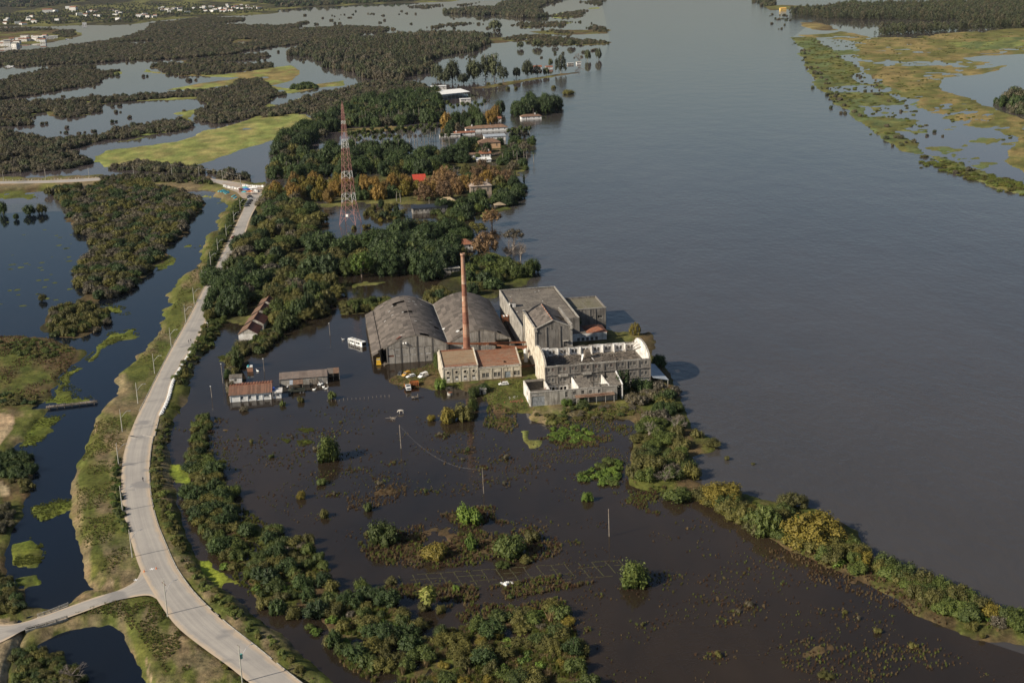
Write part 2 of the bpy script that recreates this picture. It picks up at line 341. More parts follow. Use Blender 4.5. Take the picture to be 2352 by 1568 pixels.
# (polygon in plan pixels,height,edge softness m,noise amplitude m,colour,second colour)
LAND = [
 # far mainland with the town,islands
 (Z2((-900,70),(0,-40),(2343,-60),(3200,-40),(3060,10),(2700,20),(2343,35),(1900,60),(1850,92),(1600,104),(1400,113),(1250,122),(1050,140),(900,160),(700,168),(560,166),(300,175),(0,180),(-900,230)),3.0,60,.5,C_FLOOR,C_OLIVE),
 (Z2((-300,330),(-300,230),(0,195),(200,190),(380,200),(520,205),(560,235),(470,262),(330,290),(150,305),(0,325)),.9,10,.5,C_BROWN,C_OLIVE),
 # meadows on the left
 (Z2((615,1068),(760,1005),(1000,978),(1200,960),(1330,890),(1500,855),(1700,800),(2000,765),(2080,772),(2090,805),(2230,800),(2330,740),(2400,770),(2200,905),(2000,965),(1900,935),(1700,1000),(1430,1085),(1300,1125),(1000,1115),(700,1142),(650,1095)),.36,8,.62,C_MEADOW,C_MEADOW2),
 (Z4((1480,1195),(1350,1170),(1420,1120),(1500,1180)),.6,3,.2,C_RGREEN,C_OLIVE),
 (Z2((950,462),(1100,492),(1500,500),(1700,480),(1880,452),(1960,440),(2050,480),(2000,540),(1850,580),(1940,600),(2200,560),(2343,540),(2343,580),(2150,600),(1960,640),(1820,610),(1700,560),(1500,585),(1340,608),(1100,612),(1350,560),(1600,530),(1300,512),(1100,503),(960,490)),.22,10,.42,C_MEADOW,C_GOLD),
 (Z2((920,680),(1150,660),(1330,655),(1330,668),(1150,676),(920,690)),.3,4,.2,C_MEADOW,C_OLIVE),
 (Z2((1140,770),(1320,735),(1420,730),(1330,760),(1290,800),(1350,850),(1290,830),(1190,800),(1250,775)),.25,5,.3,C_MEADOW,C_OLIVE),
 (Z2((1760,730),(1830,700),(1930,720),(1920,750),(1800,760),(1740,800),(1650,820),(1720,770)),.3,5,.2,C_MEADOW,C_OLIVE),
 (Z2((820,950),(900,940),(1020,915),(1020,925),(900,950),(830,958)),.3,3,.2,C_MEADOW,C_OLIVE),
 (Z3((1380,285),(1480,255),(1640,250),(1700,275),(1600,290),(1450,300)),.3,12,.4,C_OLIVE,C_BROWN),
 (Z3((1760,215),(1950,200),(2240,200),(2330,225),(2100,235),(1850,230)),.4,20,.3,C_BROWN,C_OLIVE),
 (Z3((1950,300),(2150,270),(2343,285),(2300,305),(2050,308)),.3,12,.3,C_OLIVE,C_BROWN),
 (Z3((1380,595),(1560,565),(1700,545),(1990,500),(2110,488),(2120,495),(1960,518),(1740,555),(1590,580),(1450,600)),.6,4,.3,C_OLIVE,C_BROWN),
 (Z3((380,880),(520,860),(860,850),(1000,858),(930,880),(700,880),(560,890)),.3,4,.2,C_OLIVE,C_GOLD),
 (Z3((560,990),(620,970),(760,985),(900,975),(880,990),(700,1000)),.35,3,.2,C_MEADOW,C_OLIVE),
 # right bank
 (Z4((560,300),(760,320),(1000,330),(1300,500),(1600,600),(1700,760),(2000,860),(2269,930),(2600,1000),(2600,1500),(2269,1420),(1900,1330),(1560,1200),(1300,1010),(1050,860),(900,720),(760,560),(640,400)),-.20,10,.90,C_OLIVE,C_RGREEN),
 (Z4((470,272),(700,262),(860,240),(1110,290),(1500,272),(2269,215),(2600,200),(2600,400),(2269,420),(2000,430),(1800,445),(1900,475),(2190,490),(2100,545),(1950,575),(1650,600),(1620,690),(1860,760),(1960,815),(2050,830),(2269,910),(2600,980),(2600,1250),(2269,1180),(2150,1050),(1900,1005),(1560,945),(1430,800),(1300,720),(1100,612),(990,520),(930,440),(1000,380),(900,312),(700,300)),.18,10,.85,C_OLIVE,C_GOLD),
 (Z4((1600,330),(1900,300),(2269,280),(2500,300),(2269,360),(1900,400),(1700,380)),.35,40,.35,C_MEADOW,C_RGREEN),
 (Z4((500,175),(640,170),(800,200),(860,235),(700,240),(560,205)),.3,14,.4,C_GOLD,C_BROWN),
 (Z4((455,285),(640,280),(720,350),(850,430),(1030,560),(900,590),(1010,650),(800,672),(760,690),(820,712),(1200,715),(1370,800),(1000,822),(1050,900),(1380,920),(1500,940),(1300,1000),(1600,1010),(1250,1010),(1440,1105),(1490,1180),(1350,1170),(1190,1085),(1090,1005),(930,885),(790,788),(760,730),(680,685),(620,600),(570,460),(530,365)),.60,4,.50,C_RGREEN,C_OLIVE),
 (Z4((1480,1200),(1600,1215),(1950,1345),(2269,1420),(2600,1480),(2600,1640),(2269,1515),(2100,1468),(1900,1395),(1700,1330),(1540,1255)),.7,3,.3,C_RGREEN,C_OLIVE),
 (Z4((1030,535),(1060,535),(1180,690),(1160,695)),.4,3,.25,C_OLIVE,C_BROWN),
 (Z4((2100,1130),(2269,1060),(2500,1080),(2500,1400),(2269,1370),(2130,1280)),.25,8,.5,C_OLIVE,C_GOLD),
 (Z4((240,50),(420,40),(600,50),(560,65),(300,85)),.3,20,.4,C_OLIVE,C_BROWN),
 # causeway along the top left,its verge and mud bank
 (Z2((-200,1215),(0,1205),(300,1200),(700,1180),(1000,1175),(1260,1190),(1500,1195),(1700,1235),(1800,1250),(1830,1330),(1700,1350),(1560,1300),(1500,1280),(1300,1265),(1000,1252),(700,1255),(400,1268),(0,1275),(-200,1290)),1.85,6,.16,C_BANK,C_OLIVE),
 (Z2((-200,1275),(0,1275),(400,1262),(700,1250),(1000,1250),(900,1262),(400,1300),(100,1305),(0,1310),(-200,1320)),.5,5,.3,C_BROWN,C_GRASS),
 (Z2((1360,1330),(1420,1310),(1500,1325),(1440,1335)),.3,3,.1,C_GRASS,C_MEADOW),
 (Z2((1390,1390),(1480,1385),(1470,1398)),.3,2,.1,C_GRASS,C_MEADOW),
 # road embankment: left slope to the canal,right verge to the field
 (Z5((1290,80),(1400,40),(1580,60),(1720,130),(1600,210),(1540,250),(1500,340),(1465,450),(1430,570),(1375,660),(1340,790),(1290,900),(1240,1000),(1190,1100),(1120,1230),(1085,1330),(1030,1440),(1005,1568),(1000,1700),(1010,1900),(1050,2050),(1110,2180),(1220,2390),(1400,2510),(1540,2640),(1720,2810),(1960,3000),(1500,3000),(1150,2560),(1070,2440),(820,2440),(700,2480),(540,2400),(510,2330),(460,2200),(412,2020),(416,1880),(456,1740),(518,1568),(580,1430),(630,1350),(680,1310),(730,1235),(790,1135),(860,1025),(950,915),(968,845),(1018,745),(1078,635),(1158,535),(1225,385),(1278,285),(1315,200),(1280,140)),1.85,7,.16,C_GRASS,C_BANK),
 (Z5((640,1355),(700,1300),(890,1245),(880,1280),(760,1320),(660,1380)),1.55,5,.2,C_SAND,C_BANK),
 (Z6((700,900),(800,850),(850,900),(790,975),(690,1010),(610,1020),(640,950)),1.80,4,.15,C_BANK,C_SAND),
 # bottom left: junction bank,pond rim
 (Z6((530,1000),(700,1000),(850,960),(1000,1100),(1100,1240),(1300,1400),(1520,1600),(1700,1800),(1100,1800),(900,1568),(850,1480),(790,1380),(720,1270),(650,1205),(560,1222),(330,1272),(210,1335),(150,1390),(120,1350),(60,1240),(120,1205),(300,1130),(420,1090)),1.6,8,.3,C_GRASS,C_BANK),
 (Z6((640,1200),(720,1260),(800,1380),(860,1490),(930,1600),(1020,1600),(900,1440),(800,1290),(700,1190)),1.0,3,.1,C_BANK,C_SAND),
 (Z6((-300,1180),(0,1200),(140,1230),(100,1300),(70,1420),(60,1500),(40,1568),(-300,1800)),1.75,5,.1,C_SAND,C_SAND),
 (Z6((60,1400),(200,1355),(320,1380),(420,1450),(470,1520),(640,1640),(700,1800),(-100,1800),(40,1568)),.9,5,.3,C_GRASS,C_FLOOR),
 # left marsh meadow
 (Z5((-400,990),(0,968),(130,960),(250,965),(345,990),(480,1050),(470,1085),(380,1140),(360,1210),(330,1300),(240,1355),(100,1405),(0,1415),(-400,1450)),.8,7,.35,C_BROWN,C_GRASS),
 (Z5((-400,1440),(0,1420),(260,1388),(280,1395),(215,1480),(170,1568),(60,1640),(-30,1720),(-400,1900)),.9,6,.25,C_GRASS,C_BANK),
 (Z6((-300,-60),(0,0),(60,0),(95,30),(60,140),(0,215),(-300,330)),1.1,4,.1,C_SAND,C_BANK),
 (Z6((-200,240),(0,220),(190,240),(210,330),(215,420),(150,430),(60,470),(60,560),(80,640),(50,740),(60,960),(150,1020),(170,1100),(320,1125),(260,1160),(60,1215),(-200,1215)),.7,6,.3,C_GRASS,C_BROWN),
 (Z6((-100,385),(40,378),(90,440),(40,470),(-100,480)),1.0,3,.1,C_BANK,C_SAND),
 (Z6((-300,-80),(180,-60),(120,100),(60,190),(150,235),(205,330),(215,430),(140,480),(150,560),(90,640),(60,760),(60,960),(-300,1000)),.55,4,.3,C_GRASS,C_BROWN),
 # canal-side thicket floor
 (Z5((280,110),(430,105),(580,90),(740,80),(900,90),(1050,120),(1180,170),(1190,210),(1130,290),(1060,390),(1000,450),(930,540),(870,600),(820,660),(750,720),(640,760),(640,900),(520,960),(340,985),(280,900),(300,820),(480,780),(500,700),(440,640),(410,600),(500,540),(570,490),(540,430),(450,340),(410,290),(420,220),(360,200)),.3,6,.2,C_FLOOR,C_BROWN),
 # factory yard
 (ZF((205,740),(300,690),(430,660),(560,610),(640,600),(1250,690),(1500,600),(2180,590),(2330,760),(2352,900),(2290,1030),(2200,1060),(1900,1040),(1500,1010),(1230,1000),(1060,1020),(960,960),(900,860),(680,800),(560,830),(420,810),(300,810),(215,780)),.55,9,.50,C_BROWN,C_GRASS),
 (ZF((640,780),(1200,735),(1300,720),(1300,1000),(1000,960),(860,800)),.7,5,.15,C_GRASS,C_OLIVE),
 (ZF((1000,520),(1250,440),(2150,400),(2330,760),(2000,1000),(1250,980),(1180,700)),.75,6,.1,C_OLIVE,C_BROWN),
 (D1((1218,930),(1320,925),(1330,950),(1280,972),(1222,965)),.85,3,.1,C_BANK,C_OLIVE),
 (Z7((1280,220),(1360,215),(1350,250),(1330,280),(1460,290),(1420,345),(1320,355),(1290,300)),.35,2,.15,C_OLIVE,C_MEADOW),
 (D1((1440,940),(1560,905),(1590,985),(1655,1015),(1640,1035),(1585,1045),(1600,1100),(1640,1120),(1600,1150),(1500,1125),(1440,1110),(1440,1040),(1465,990)),.8,6,.25,C_BROWN,C_GRASS),
 # levee to the right edge
 (D1((1590,1110),(1760,1145),(1870,1165),(1965,1215),(1990,1270),(2150,1345),(2280,1395),(2450,1440),(2450,1520),(2352,1485),(2250,1470),(2100,1405),(1960,1325),(1800,1265),(1710,1200),(1600,1150)),.5,4,.35,C_BROWN,C_GRASS),
 # park
 (D1((620,430),(760,410),(900,400),(1000,380),(1130,330),(1225,330),(1210,420),(1190,480),(1100,505),(1000,470),(900,470),(760,480),(640,460)),.06,8,.40,C_FLOOR,C_OLIVE),
 (Z3((1400,1480),(1480,1420),(1530,1400),(1620,1410),(1560,1440),(1470,1470)),.4,3,.2,C_GRASS,C_MEADOW),
 (Z3((1000,1495),(1080,1485),(1110,1500),(1060,1522),(1000,1520)),.4,2,.1,C_MEADOW,C_GRASS),
 (D1((1100,560),(1180,640),(1235,640),(1160,665),(1080,690),(1010,650)),.5,6,.3,C_FLOOR,C_GRASS),
 (D1((600,420),(640,445),(745,480),(735,545),(700,590),(660,650),(720,690),(700,740),(640,770),(600,770),(500,745),(470,780),(480,660),(530,600),(570,520)),.3,7,.2,C_FLOOR,C_OLIVE),
 (ZA((680,780),(900,740),(1060,735),(900,790),(720,815)),.35,3,.15,C_OLIVE,C_GRASS),
 (ZB((1640,300),(1990,250),(2070,260),(1900,330),(1700,330)),.25,3,.2,C_BROWN,C_OLIVE),
]
# brown stubble that only just breaks the floodwater in the field
def reed(pts,h=-.05): return (pts,h,9,.55,C_REED,C_BROWN)
LAND += [reed(p) for p in (
 Z7((60,1060),(300,1000),(500,920),(750,900),(1000,960),(1300,1040),(1500,1000),(1620,1080),(1500,1150),(1350,1180),(1050,1190),(600,1230),(200,1190)),
 Z7((280,1380),(700,1330),(1000,1380),(1500,1290),(1900,1270),(2000,1300),(1600,1370),(1200,1440),(900,1470),(400,1440)),
 Z7((680,840),(900,800),(1090,790),(1100,880),(1400,930),(1250,1000),(900,980)),
 Z7((1050,30),(1250,120),(1260,190),(1200,240),(1020,180)),
 Z7((1450,300),(1800,270),(2000,200),(2060,260),(1850,330),(1600,350),(1350,420)),
 Z7((2100,700),(2352,650),(2352,800),(2200,760)),
 Z9((1800,780),(2000,760),(2200,830),(2352,850),(2352,920),(2100,960)),
 Z8((960,900),(1200,930),(1500,1040),(1560,1100),(1300,1090),(1050,1000)),
 Z8((1000,1380),(1250,1320),(1350,1400),(1150,1500),(1000,1480)),
 Z8((1700,1420),(1850,1400),(1900,1460),(1760,1480)),
 Z8((430,980),(600,930),(650,1000),(500,1060)),
 Z7((0,720),(200,640),(420,610),(420,720),(200,780),(0,800)),
 Z6((1230,60),(1390,60),(1400,260),(1300,400),(1250,250)),
)]
MARSH = [
 (Z2((-200,560),(0,545),(110,508),(290,480),(390,455),(640,450),(660,482),(830,482),(800,512),(700,522),(690,550),(640,582),(500,602),(300,632),(150,662),(0,682),(-200,690)),9,'marsh scrub along the far pools at the left edge'),
 (Z2((-200,700),(0,690),(400,682),(700,660),(1000,642),(1300,620),(1500,600),(1600,552),(1740,530),(1820,560),(1900,622),(1940,640),(1830,690),(1760,730),(1920,752),(1700,802),(1450,852),(1300,822),(1290,770),(1400,722),(1320,662),(1150,666),(920,682),(700,702),(690,762),(480,802),(370,802),(280,762),(240,802),(0,802),(-200,800)),8,'marsh scrub dividing the two pale pools'),
 (Z2((-200,830),(0,820),(240,815),(230,848),(100,862),(0,858),(-200,860)),8,'small raft of scrub at the left edge of the near pale pool'),
 (Z2((-200,880),(0,880),(130,895),(320,940),(450,940),(720,910),(760,880),(1000,842),(1250,812),(1340,852),(1200,892),(1000,912),(830,942),(700,952),(600,988),(280,1052),(160,1062),(0,1072),(-200,1080)),7.5,'scrub belt between the near pool and the green meadow'),
 (Z2((-200,1085),(0,1080),(300,1052),(520,1040),(530,1062),(420,1082),(620,1072),(660,1102),(560,1132),(300,1162),(0,1180),(-200,1190)),7,'scrub just behind the causeway road at the left'),
 (Z2((1000,460),(1060,430),(1300,436),(1500,430),(1850,432),(1880,456),(1700,472),(1560,492),(1400,512),(1160,520),(1080,482)),11,'scrub island with a pale green rim in the far pools'),
 (Z2((1220,412),(1600,376),(1800,360),(1900,350),(1790,402),(1600,412),(1300,442)),12,'thin scrub line along the far channel'),
 (Z2((730,1132),(950,1102),(1120,1122),(1330,1132),(1700,1192),(1720,1242),(1500,1212),(1430,1182),(1000,1172),(740,1152)),6.5,'low bushes between green meadow and causeway'),
 (Z3((0,612),(130,692),(300,642),(480,612),(650,572),(800,542),(1000,562),(1160,602),(1100,655),(900,650),(700,700),(560,745),(500,822),(380,822),(280,782),(170,722)),9,'scrub woodland behind the palm rows'),
 (Z3((-80,770),(170,700),(260,760),(130,790),(-60,810)),8,'scrub tongue reaching into the green meadow'),
 (Z3((180,920),(250,850),(310,870),(300,910),(230,940)),7,'single dark clump at the end of the green meadow'),
 (Z3((130,600),(250,570),(340,575),(345,600),(200,610)),9,'dark clump in the marsh above the tower'),
 (Z2((1920,600),(2050,568),(2150,580),(2150,602),(2000,612)),9,'dark tree clump on the far marsh'),
 (Z2((-300,200),(0,185),(380,195),(420,205),(200,215),(0,225)),18,'scrub on the flooded town spit'),
 (Z2((330,235),(430,200),(540,210),(560,235),(470,262),(400,262)),14,'scrub at the point of the town spit'),
 (Z3((950,42),(1220,27),(1230,37),(1100,60),(960,56)),24,'far scrub islet, left of the two in the upper lagoon'),(Z3((1240,40),(1400,22),(1440,15),(1400,35),(1280,45)),24,'far scrub islet, right of the two in the upper lagoon'),
 (Z3((1070,185),(1250,160),(1440,155),(1250,180),(1090,190)),15,'thin scrub bar in the lagoon'),(Z3((1640,172),(1750,156),(2130,146),(1960,182),(1700,190)),17,'scrub bar near the river mouth of the lagoon'),
 (Z3((1590,270),(1680,240),(1900,240),(2100,270),(2330,280),(2300,300),(2000,305),(1850,310),(1700,282)),12,'scrub bank on the far river shore'),
 (Z3((1850,225),(1900,205),(2080,215),(2060,235)),12,'scrub on the brown bar of the far shore'),
 (Z3((2150,200),(2180,150),(2220,160),(2320,200),(2310,220),(2200,218)),14,'trees on the far river point'),
 (Z3((1900,110),(2000,85),(2180,70),(2150,110),(2000,130)),18,'scrub beside the far forest island'),(Z3((2100,15),(2250,-5),(2310,-10),(2260,60),(2120,75),(2230,40)),22,'scrub on the farthest river point'),
]
V1 = Z2((-300,345),(0,345),(140,350),(330,332),(560,300),(680,285),(900,235),(1000,190),(1020,152),(1250,132),(1480,120),(1730,128),(1540,152),(1470,166),(1900,176),(2080,148),(2095,156),(1990,202),(2343,178),(2640,190),(2640,208),(2400,245),(2343,262),(2040,296),(1850,322),(1560,372),(1200,402),(900,412),(600,432),(100,452),(-300,455))
LAND += [(p[0],-.10,8,.75,C_BROWN,C_MEADOW) for p in MARSH] + [(V1,-.14,14,.7,C_BROWN,C_OLIVE)]
WEED = (
 Z5((870,545),(970,490),(1040,520),(960,570),(890,600)),
 Z5((1040,446),(1120,435),(1200,450),(1120,457)),
 Z5((620,780),(700,790),(800,822),(760,850),(690,850)),
 Z5((560,1050),(640,950),(720,940),(790,928),(822,960),(700,1002),(610,1040),(600,1080),(540,1120),(480,1120)),
 Z5((430,1145),(480,1160),(430,1205),(420,1255),(480,1290),(555,1340),(400,1372),(250,1352),(340,1300),(370,1200)),
 Z6((210,0),(390,-10),(310,60),(322,90),(200,182),(110,192),(150,120)),
 Z6((180,512),(250,500),(330,480),(424,490),(422,550),(280,612),(220,632),(180,562)),
 Z6((60,742),(180,712),(250,742),(270,802),(230,890),(80,880)),
 Z6((90,930),(230,915),(272,982),(150,1022),(80,980)),
 Z6((1730,150),(1790,135),(1850,150),(1800,175),(1740,175)),
 Z6((1740,75),(1840,70),(1850,95),(1790,95)),
 Z6((1650,130),(1710,140),(1690,160)),
 Z6((1265,265),(1310,245),(1350,265),(1300,275)),
 ZB((100,850),(180,825),(260,840),(240,880),(160,870)),
 Z5((980,1390),(1060,1390),(1060,1425),(1000,1425)),
 Z2((-50,1300),(150,1310),(280,1320),(250,1345),(100,1350),(-50,1345)),
)
LAND += [(p,.16,2.2,.30,C_WEED,C_GRASS) for p in WEED]
LAND += [(p,.12,1.6,.22,C_DUCK,C_WEED) for p in (
 Z6((965,300),(1020,275),(1120,290),(1130,350),(1110,400),(1050,400),(1000,395),(965,390)),
 Z6((1160,840),(1230,830),(1290,900),(1350,950),(1430,970),(1420,1000),(1330,990),(1310,1030),(1250,1020),(1190,940)))]
BUSHY = (Z9((1230,990),(1500,910),(1800,840),(2000,815),(2110,1000),(2190,1277),(2190,1400),(920,1400),(970,1200),(1060,1080)),Z6((1125,250),(1230,240),(1390,520),(1640,690),(1920,890),(2040,1100),(1760,1170),(1490,1080),(1310,860),(1170,640)),Z9((600,730),(800,700),(990,830),(1160,960),(980,1050),(840,1270),(650,1150),(490,850)),Z6((1160,0),(1235,0),(1230,230),(1120,215)))
LAND += [(p,.10,4,.34,C_GRASS,C_REED) for p in BUSHY]
CONE = ((reed(D1((880,1340),(1390,1270),(1400,1290),(900,1370)),-.12)),)

def poly_dist(X,Y,poly):
    """signed distance, positive inside"""
    n = len(poly)
    d2 = np.full(X.shape,1e18); ins = np.zeros(X.shape,bool)
    for i in range(n):
        x0,y0 = poly[i]; x1,y1 = poly[(i + 1) % n]
        ex,ey = x1 - x0,y1 - y0; L2 = ex * ex + ey * ey + 1e-9
        t = np.clip(((X - x0) * ex + (Y - y0) * ey) / L2,0,1)
        d2 = np.minimum(d2,(X - x0 - t * ex) ** 2 + (Y - y0 - t * ey) ** 2)
        c = ((y0 > Y) != (y1 > Y)) & (X < (x1 - x0) * (Y - y0) / (y1 - y0 + 1e-12) + x0)
        ins ^= c
    d = np.sqrt(d2)
    return np.where(ins,d,-d)

for i_,l_ in enumerate(LAND):
    LAND[i_] = (W2(l_[0],min(l_[1],1.6) * .5),) + l_[1:]
def terrain(X,Y):
    X = np.asarray(X,float); Y = np.asarray(Y,float)
    dist = np.sqrt(X * X + Y * Y)
    k = np.clip(dist / 700,.5,8)
    LX,LY = 700 * np.arctan2(X,Y),700 * np.log(np.maximum(dist,1) / 700)      # noise grows with distance,without streaks
    wx = X + k * (4.0 * fbm(LX / 9,LY / 9,11,4) + 6 * fbm(LX / 40,LY / 40,12,2))
    wy = Y + k * 2.2 * (4.0 * fbm(LX / 9,LY / 9,21,4) + 6 * fbm(LX / 40,LY / 40,22,2))
    near = dist < 560
    wx = np.where(near,X + (wx - X) * .5,wx); wy = np.where(near,Y + (wy - Y) * .35,wy)
    fr = np.clip((dist - 900) / 900,0,1) * .62
    wx,wy = wx - (wx - X) * fr,wy - (wy - Y) * fr
    n1 = fbm(LX / 5,LY / 9,31,4); n2 = fbm(LX / 26,LY / 40,41,3)
    n3 = fbm(LX / 8,LY / 26,51,5); n4 = fbm(LX / 3,LY / 7,61,3)
    h = np.full(X.shape,-.8); col = np.tile(np.array(C_MUD),X.shape + (1,))
    for poly,hh,soft,amp,c1,c2 in LAND:
        lo = poly.min(0) - 12 * 6; hi = poly.max(0) + 12 * 6
        m = (X > lo[0]) & (X < hi[0]) & (Y > lo[1]) & (Y < hi[1])
        if not m.any(): continue
        d = poly_dist(wx[m],wy[m],poly) + .42 * soft
        t = np.clip(d / soft,0,1); t = t * t * (3 - 2 * t)
        z = -.8 + t * (hh + .8) + (d > 0) * np.clip(d / soft,0,1) * amp * (.55 * n1[m] + .75 * n2[m])
        hm = h[m]; up = (z > hm) & (d > 0)
        hm[up] = z[up]; h[m] = hm
        cm = col[m]
        f = np.clip(n3[m] * 2.4 + .45,0,1)[:,None]
        cc = np.array(c1) * (1 - f) + np.array(c2) * f
        cc = cc * (1 + .45 * n1[m] + .35 * n4[m])[:,None]
        cm[up] = np.clip(cc,.01,.6)[up]; col[m] = cm
    far = np.clip((Y - 7500) / 6000,0,1) * np.clip((-X - 300) / 2500,0,1)
    h = np.where(h > 1.5,h + far * 160 * (1 + .5 * n2),h)
    return h,col
def ground_z(x,y):
    return max(0.0,float(terrain(np.array([x]),np.array([y]))[0][0]))

def make_ground():
    nr,na = 760,620
    r = 230 * np.exp(np.linspace(0,math.log(16500 / 230),nr))
    a = np.linspace(R_(-33),R_(31),na)
    Rr,A = np.meshgrid(r,a,indexing='ij')
    X,Y = Rr * np.sin(A),Rr * np.cos(A)
    h,col = terrain(X.ravel(),Y.ravel())
    V = np.stack([X.ravel(),Y.ravel(),h],1)
    i = np.arange(nr - 1)[:,None] * na + np.arange(na - 1)[None,:]
    Fq = np.stack([i,i + 1,i + na + 1,i + na],-1).reshape(-1,4)
    keep = (h[Fq] > -.75).any(1)
    Fq = Fq[keep]
    used = np.unique(Fq); remap = np.zeros(len(V),np.int64); remap[used] = np.arange(len(used))
    me = np_mesh('ground',V[used],remap[Fq])
    at = me.color_attributes.new('cover','FLOAT_COLOR','POINT')
    at.data.foreach_set('color',np.concatenate([col[used],np.ones((len(used),1))],1).astype(np.float32).ravel())
    me.polygons.foreach_set('use_smooth',np.ones(len(me.polygons),bool))
    m,nt,bs,L,N = _nodes('ground_cover')
    va = N('ShaderNodeVertexColor'); va.layer_name = 'cover'
    g = coords(nt,rnd=False)
    c = mixc(nt,ramp(nt,noise(nt,g,.9,5,.7),.3,.7),va.outputs['Color'],va.outputs['Color'])
    c = mixc(nt,1.0,va.outputs['Color'],mixc(nt,ramp(nt,noise(nt,g,.55,6,.7),.32,.68),(.50,.52,.50),(1.45,1.40,1.3)),'MULTIPLY')
    c = mixc(nt,1.0,c,mixc(nt,ramp(nt,noise(nt,g,.05,5,.6),.35,.65),(.78,.85,.8),(1.2,1.1,1.05)),'MULTIPLY')
    L(c,bs.inputs['Base Color']); bs.inputs['Roughness'].default_value = .95; bs.inputs['Specular IOR Level'].default_value = .1
    b = N('ShaderNodeBump'); b.inputs['Strength'].default_value = .8; b.inputs['Distance'].default_value = .5
    L(noise(nt,g,.8,5,.7),b.inputs['Height']); L(b.outputs[0],bs.inputs['Normal'])
    me.materials.append(m)
    return tag(inst('ground',me),'grassy and muddy land standing above the floodwater',kind='structure')
make_ground()

def sheet(name,pts,z,mat,label):
    w = [P(a,b,z) for a,b in pts]
    mb = MB(); mb.add(w,[tuple(range(len(w)))])
    return tag(mb.build(name,mat),label,kind='structure')
# the river runs to the horizon; field and canal lie a few centimetres above that sheet
mb = MB(); mb.add([(-30000,-3000,-.02),(30000,-3000,-.02),(30000,45000,-.02),(-30000,45000,-.02)],[(0,1,2,3)])
tag(mb.build('river_water',M_river),'broad grey river and flooded marsh',kind='structure')
sheet('lagoon_water',D1((-900,0),(-900,700),(0,470),(560,440),(640,420),(700,380),(900,345),(1000,300),(1120,250),(1130,215),(1380,160),(1400,90),(1390,40),(1380,2),(900,2),(300,2)),-.010,M_lagoon,'pale still lagoons of the far wetland')
sheet('marsh_water',D1((1880,40),(1822,85),(1842,130),(1870,190),(1930,240),(2080,340),(2352,445),(3000,660),(3000,20),(2352,4)),-.010,M_lagoon,'pale shallow pools of the right bank marsh')
sheet('flood_water',D1((640,455),(745,480),(760,500),(900,480),(1000,480),(1150,480),(1130,520),(1190,600),(1180,640),(1090,700),(1250,700),(1370,760),(1420,900),(1520,930),(1560,1050),(1600,1140),(1800,1250),(1950,1320),(2100,1400),(2250,1468),(2500,1550),(2500,1800),(800,1800),(500,1450),(360,1200),(350,1050),(380,940),(480,790),(500,700),(560,560)),.0,M_flood,'still brown floodwater over the field')
sheet('canal_water',D1((-300,505),(0,490),(300,480),(440,470),(540,440),(560,470),(520,560),(470,660),(420,760),(340,930),(300,1100),(290,1260),(420,1400),(640,1620),(640,1800),(-500,1800),(-500,900)),.004,M_canal,'dark still canal and marsh pools left of the road')
# ---------------------------------------------------------------- roads
def smooth(pts,n=8):
    p = [np.array(a,float) for a in pts]; p = [2 * p[0] - p[1]] + p + [2 * p[-1] - p[-2]]; out = []
    for i in range(1,len(p) - 2):
        for t in np.linspace(0,1,n,endpoint=False):
            a,b,c,d = p[i - 1],p[i],p[i + 1],p[i + 2]
            out.append(.5 * (2 * b + (c - a) * t + (2 * a - 5 * b + 4 * c - d) * t * t + (3 * b - a - 3 * c + d) * t ** 3))
    out.append(p[-2]); return np.array(out)
def resample(pl,n):
    d = np.r_[0,np.cumsum(np.linalg.norm(np.diff(pl,axis=0),axis=1))]
    s = np.linspace(0,d[-1],n)
    return np.stack([np.interp(s,d,pl[:,k]) for k in range(2)],1)
RZ = 1.95
_mr,_nt,_bs,L_,N_ = _nodes('road_surface')
_uv = N_('ShaderNodeUVMap'); _sep = N_('ShaderNodeSeparateXYZ'); L_(_uv.outputs[0],_sep.inputs[0])
_g = coords(_nt,rnd=False)
_c = mixc(_nt,ramp(_nt,noise(_nt,_g,.12,5,.6),.35,.65),(.33,.305,.275),(.39,.36,.32))
_abs = N_('ShaderNodeMath'); _abs.operation = 'ABSOLUTE'; _sub = N_('ShaderNodeMath'); _sub.operation = 'SUBTRACT'; _sub.inputs[1].default_value = .5
L_(_sep.outputs[0],_sub.inputs[0]); L_(_sub.outputs[0],_abs.inputs[0])
_ad = N_('ShaderNodeMath'); _ad.operation = 'MULTIPLY_ADD'; _ad.inputs[1].default_value = .30
L_(noise(_nt,_g,.25,5,.65),_ad.inputs[0]); L_(_abs.outputs[0],_ad.inputs[2])
_c = mixc(_nt,ramp(_nt,_ad.outputs[0],.49,.60),_c,(.50,.40,.29))        # blown sand along both edges
_st = N_('ShaderNodeMapping'); _st.inputs['Scale'].default_value = (9,.12,1); L_(_uv.outputs[0],_st.inputs['Vector'])
_c = mixc(_nt,1.0,_c,mixc(_nt,ramp(_nt,noise(_nt,_st.outputs[0],1.0,4,.6),.35,.65),(.86,.86,.87),(1.08,1.07,1.05)),'MULTIPLY')     # tyre tracks
_c = mixc(_nt,ramp(_nt,noise(_nt,_g,.07,3,.5),.60,.66),_c,(.25,.235,.22))     # patched asphalt
_c = mixc(_nt,1.0,_c,mixc(_nt,noise(_nt,_g,3,4),(.88,.88,.88),(1.1,1.1,1.1)),'MULTIPLY')
L_(_c,_bs.inputs['Base Color']); _bs.inputs['Roughness'].default_value = .9
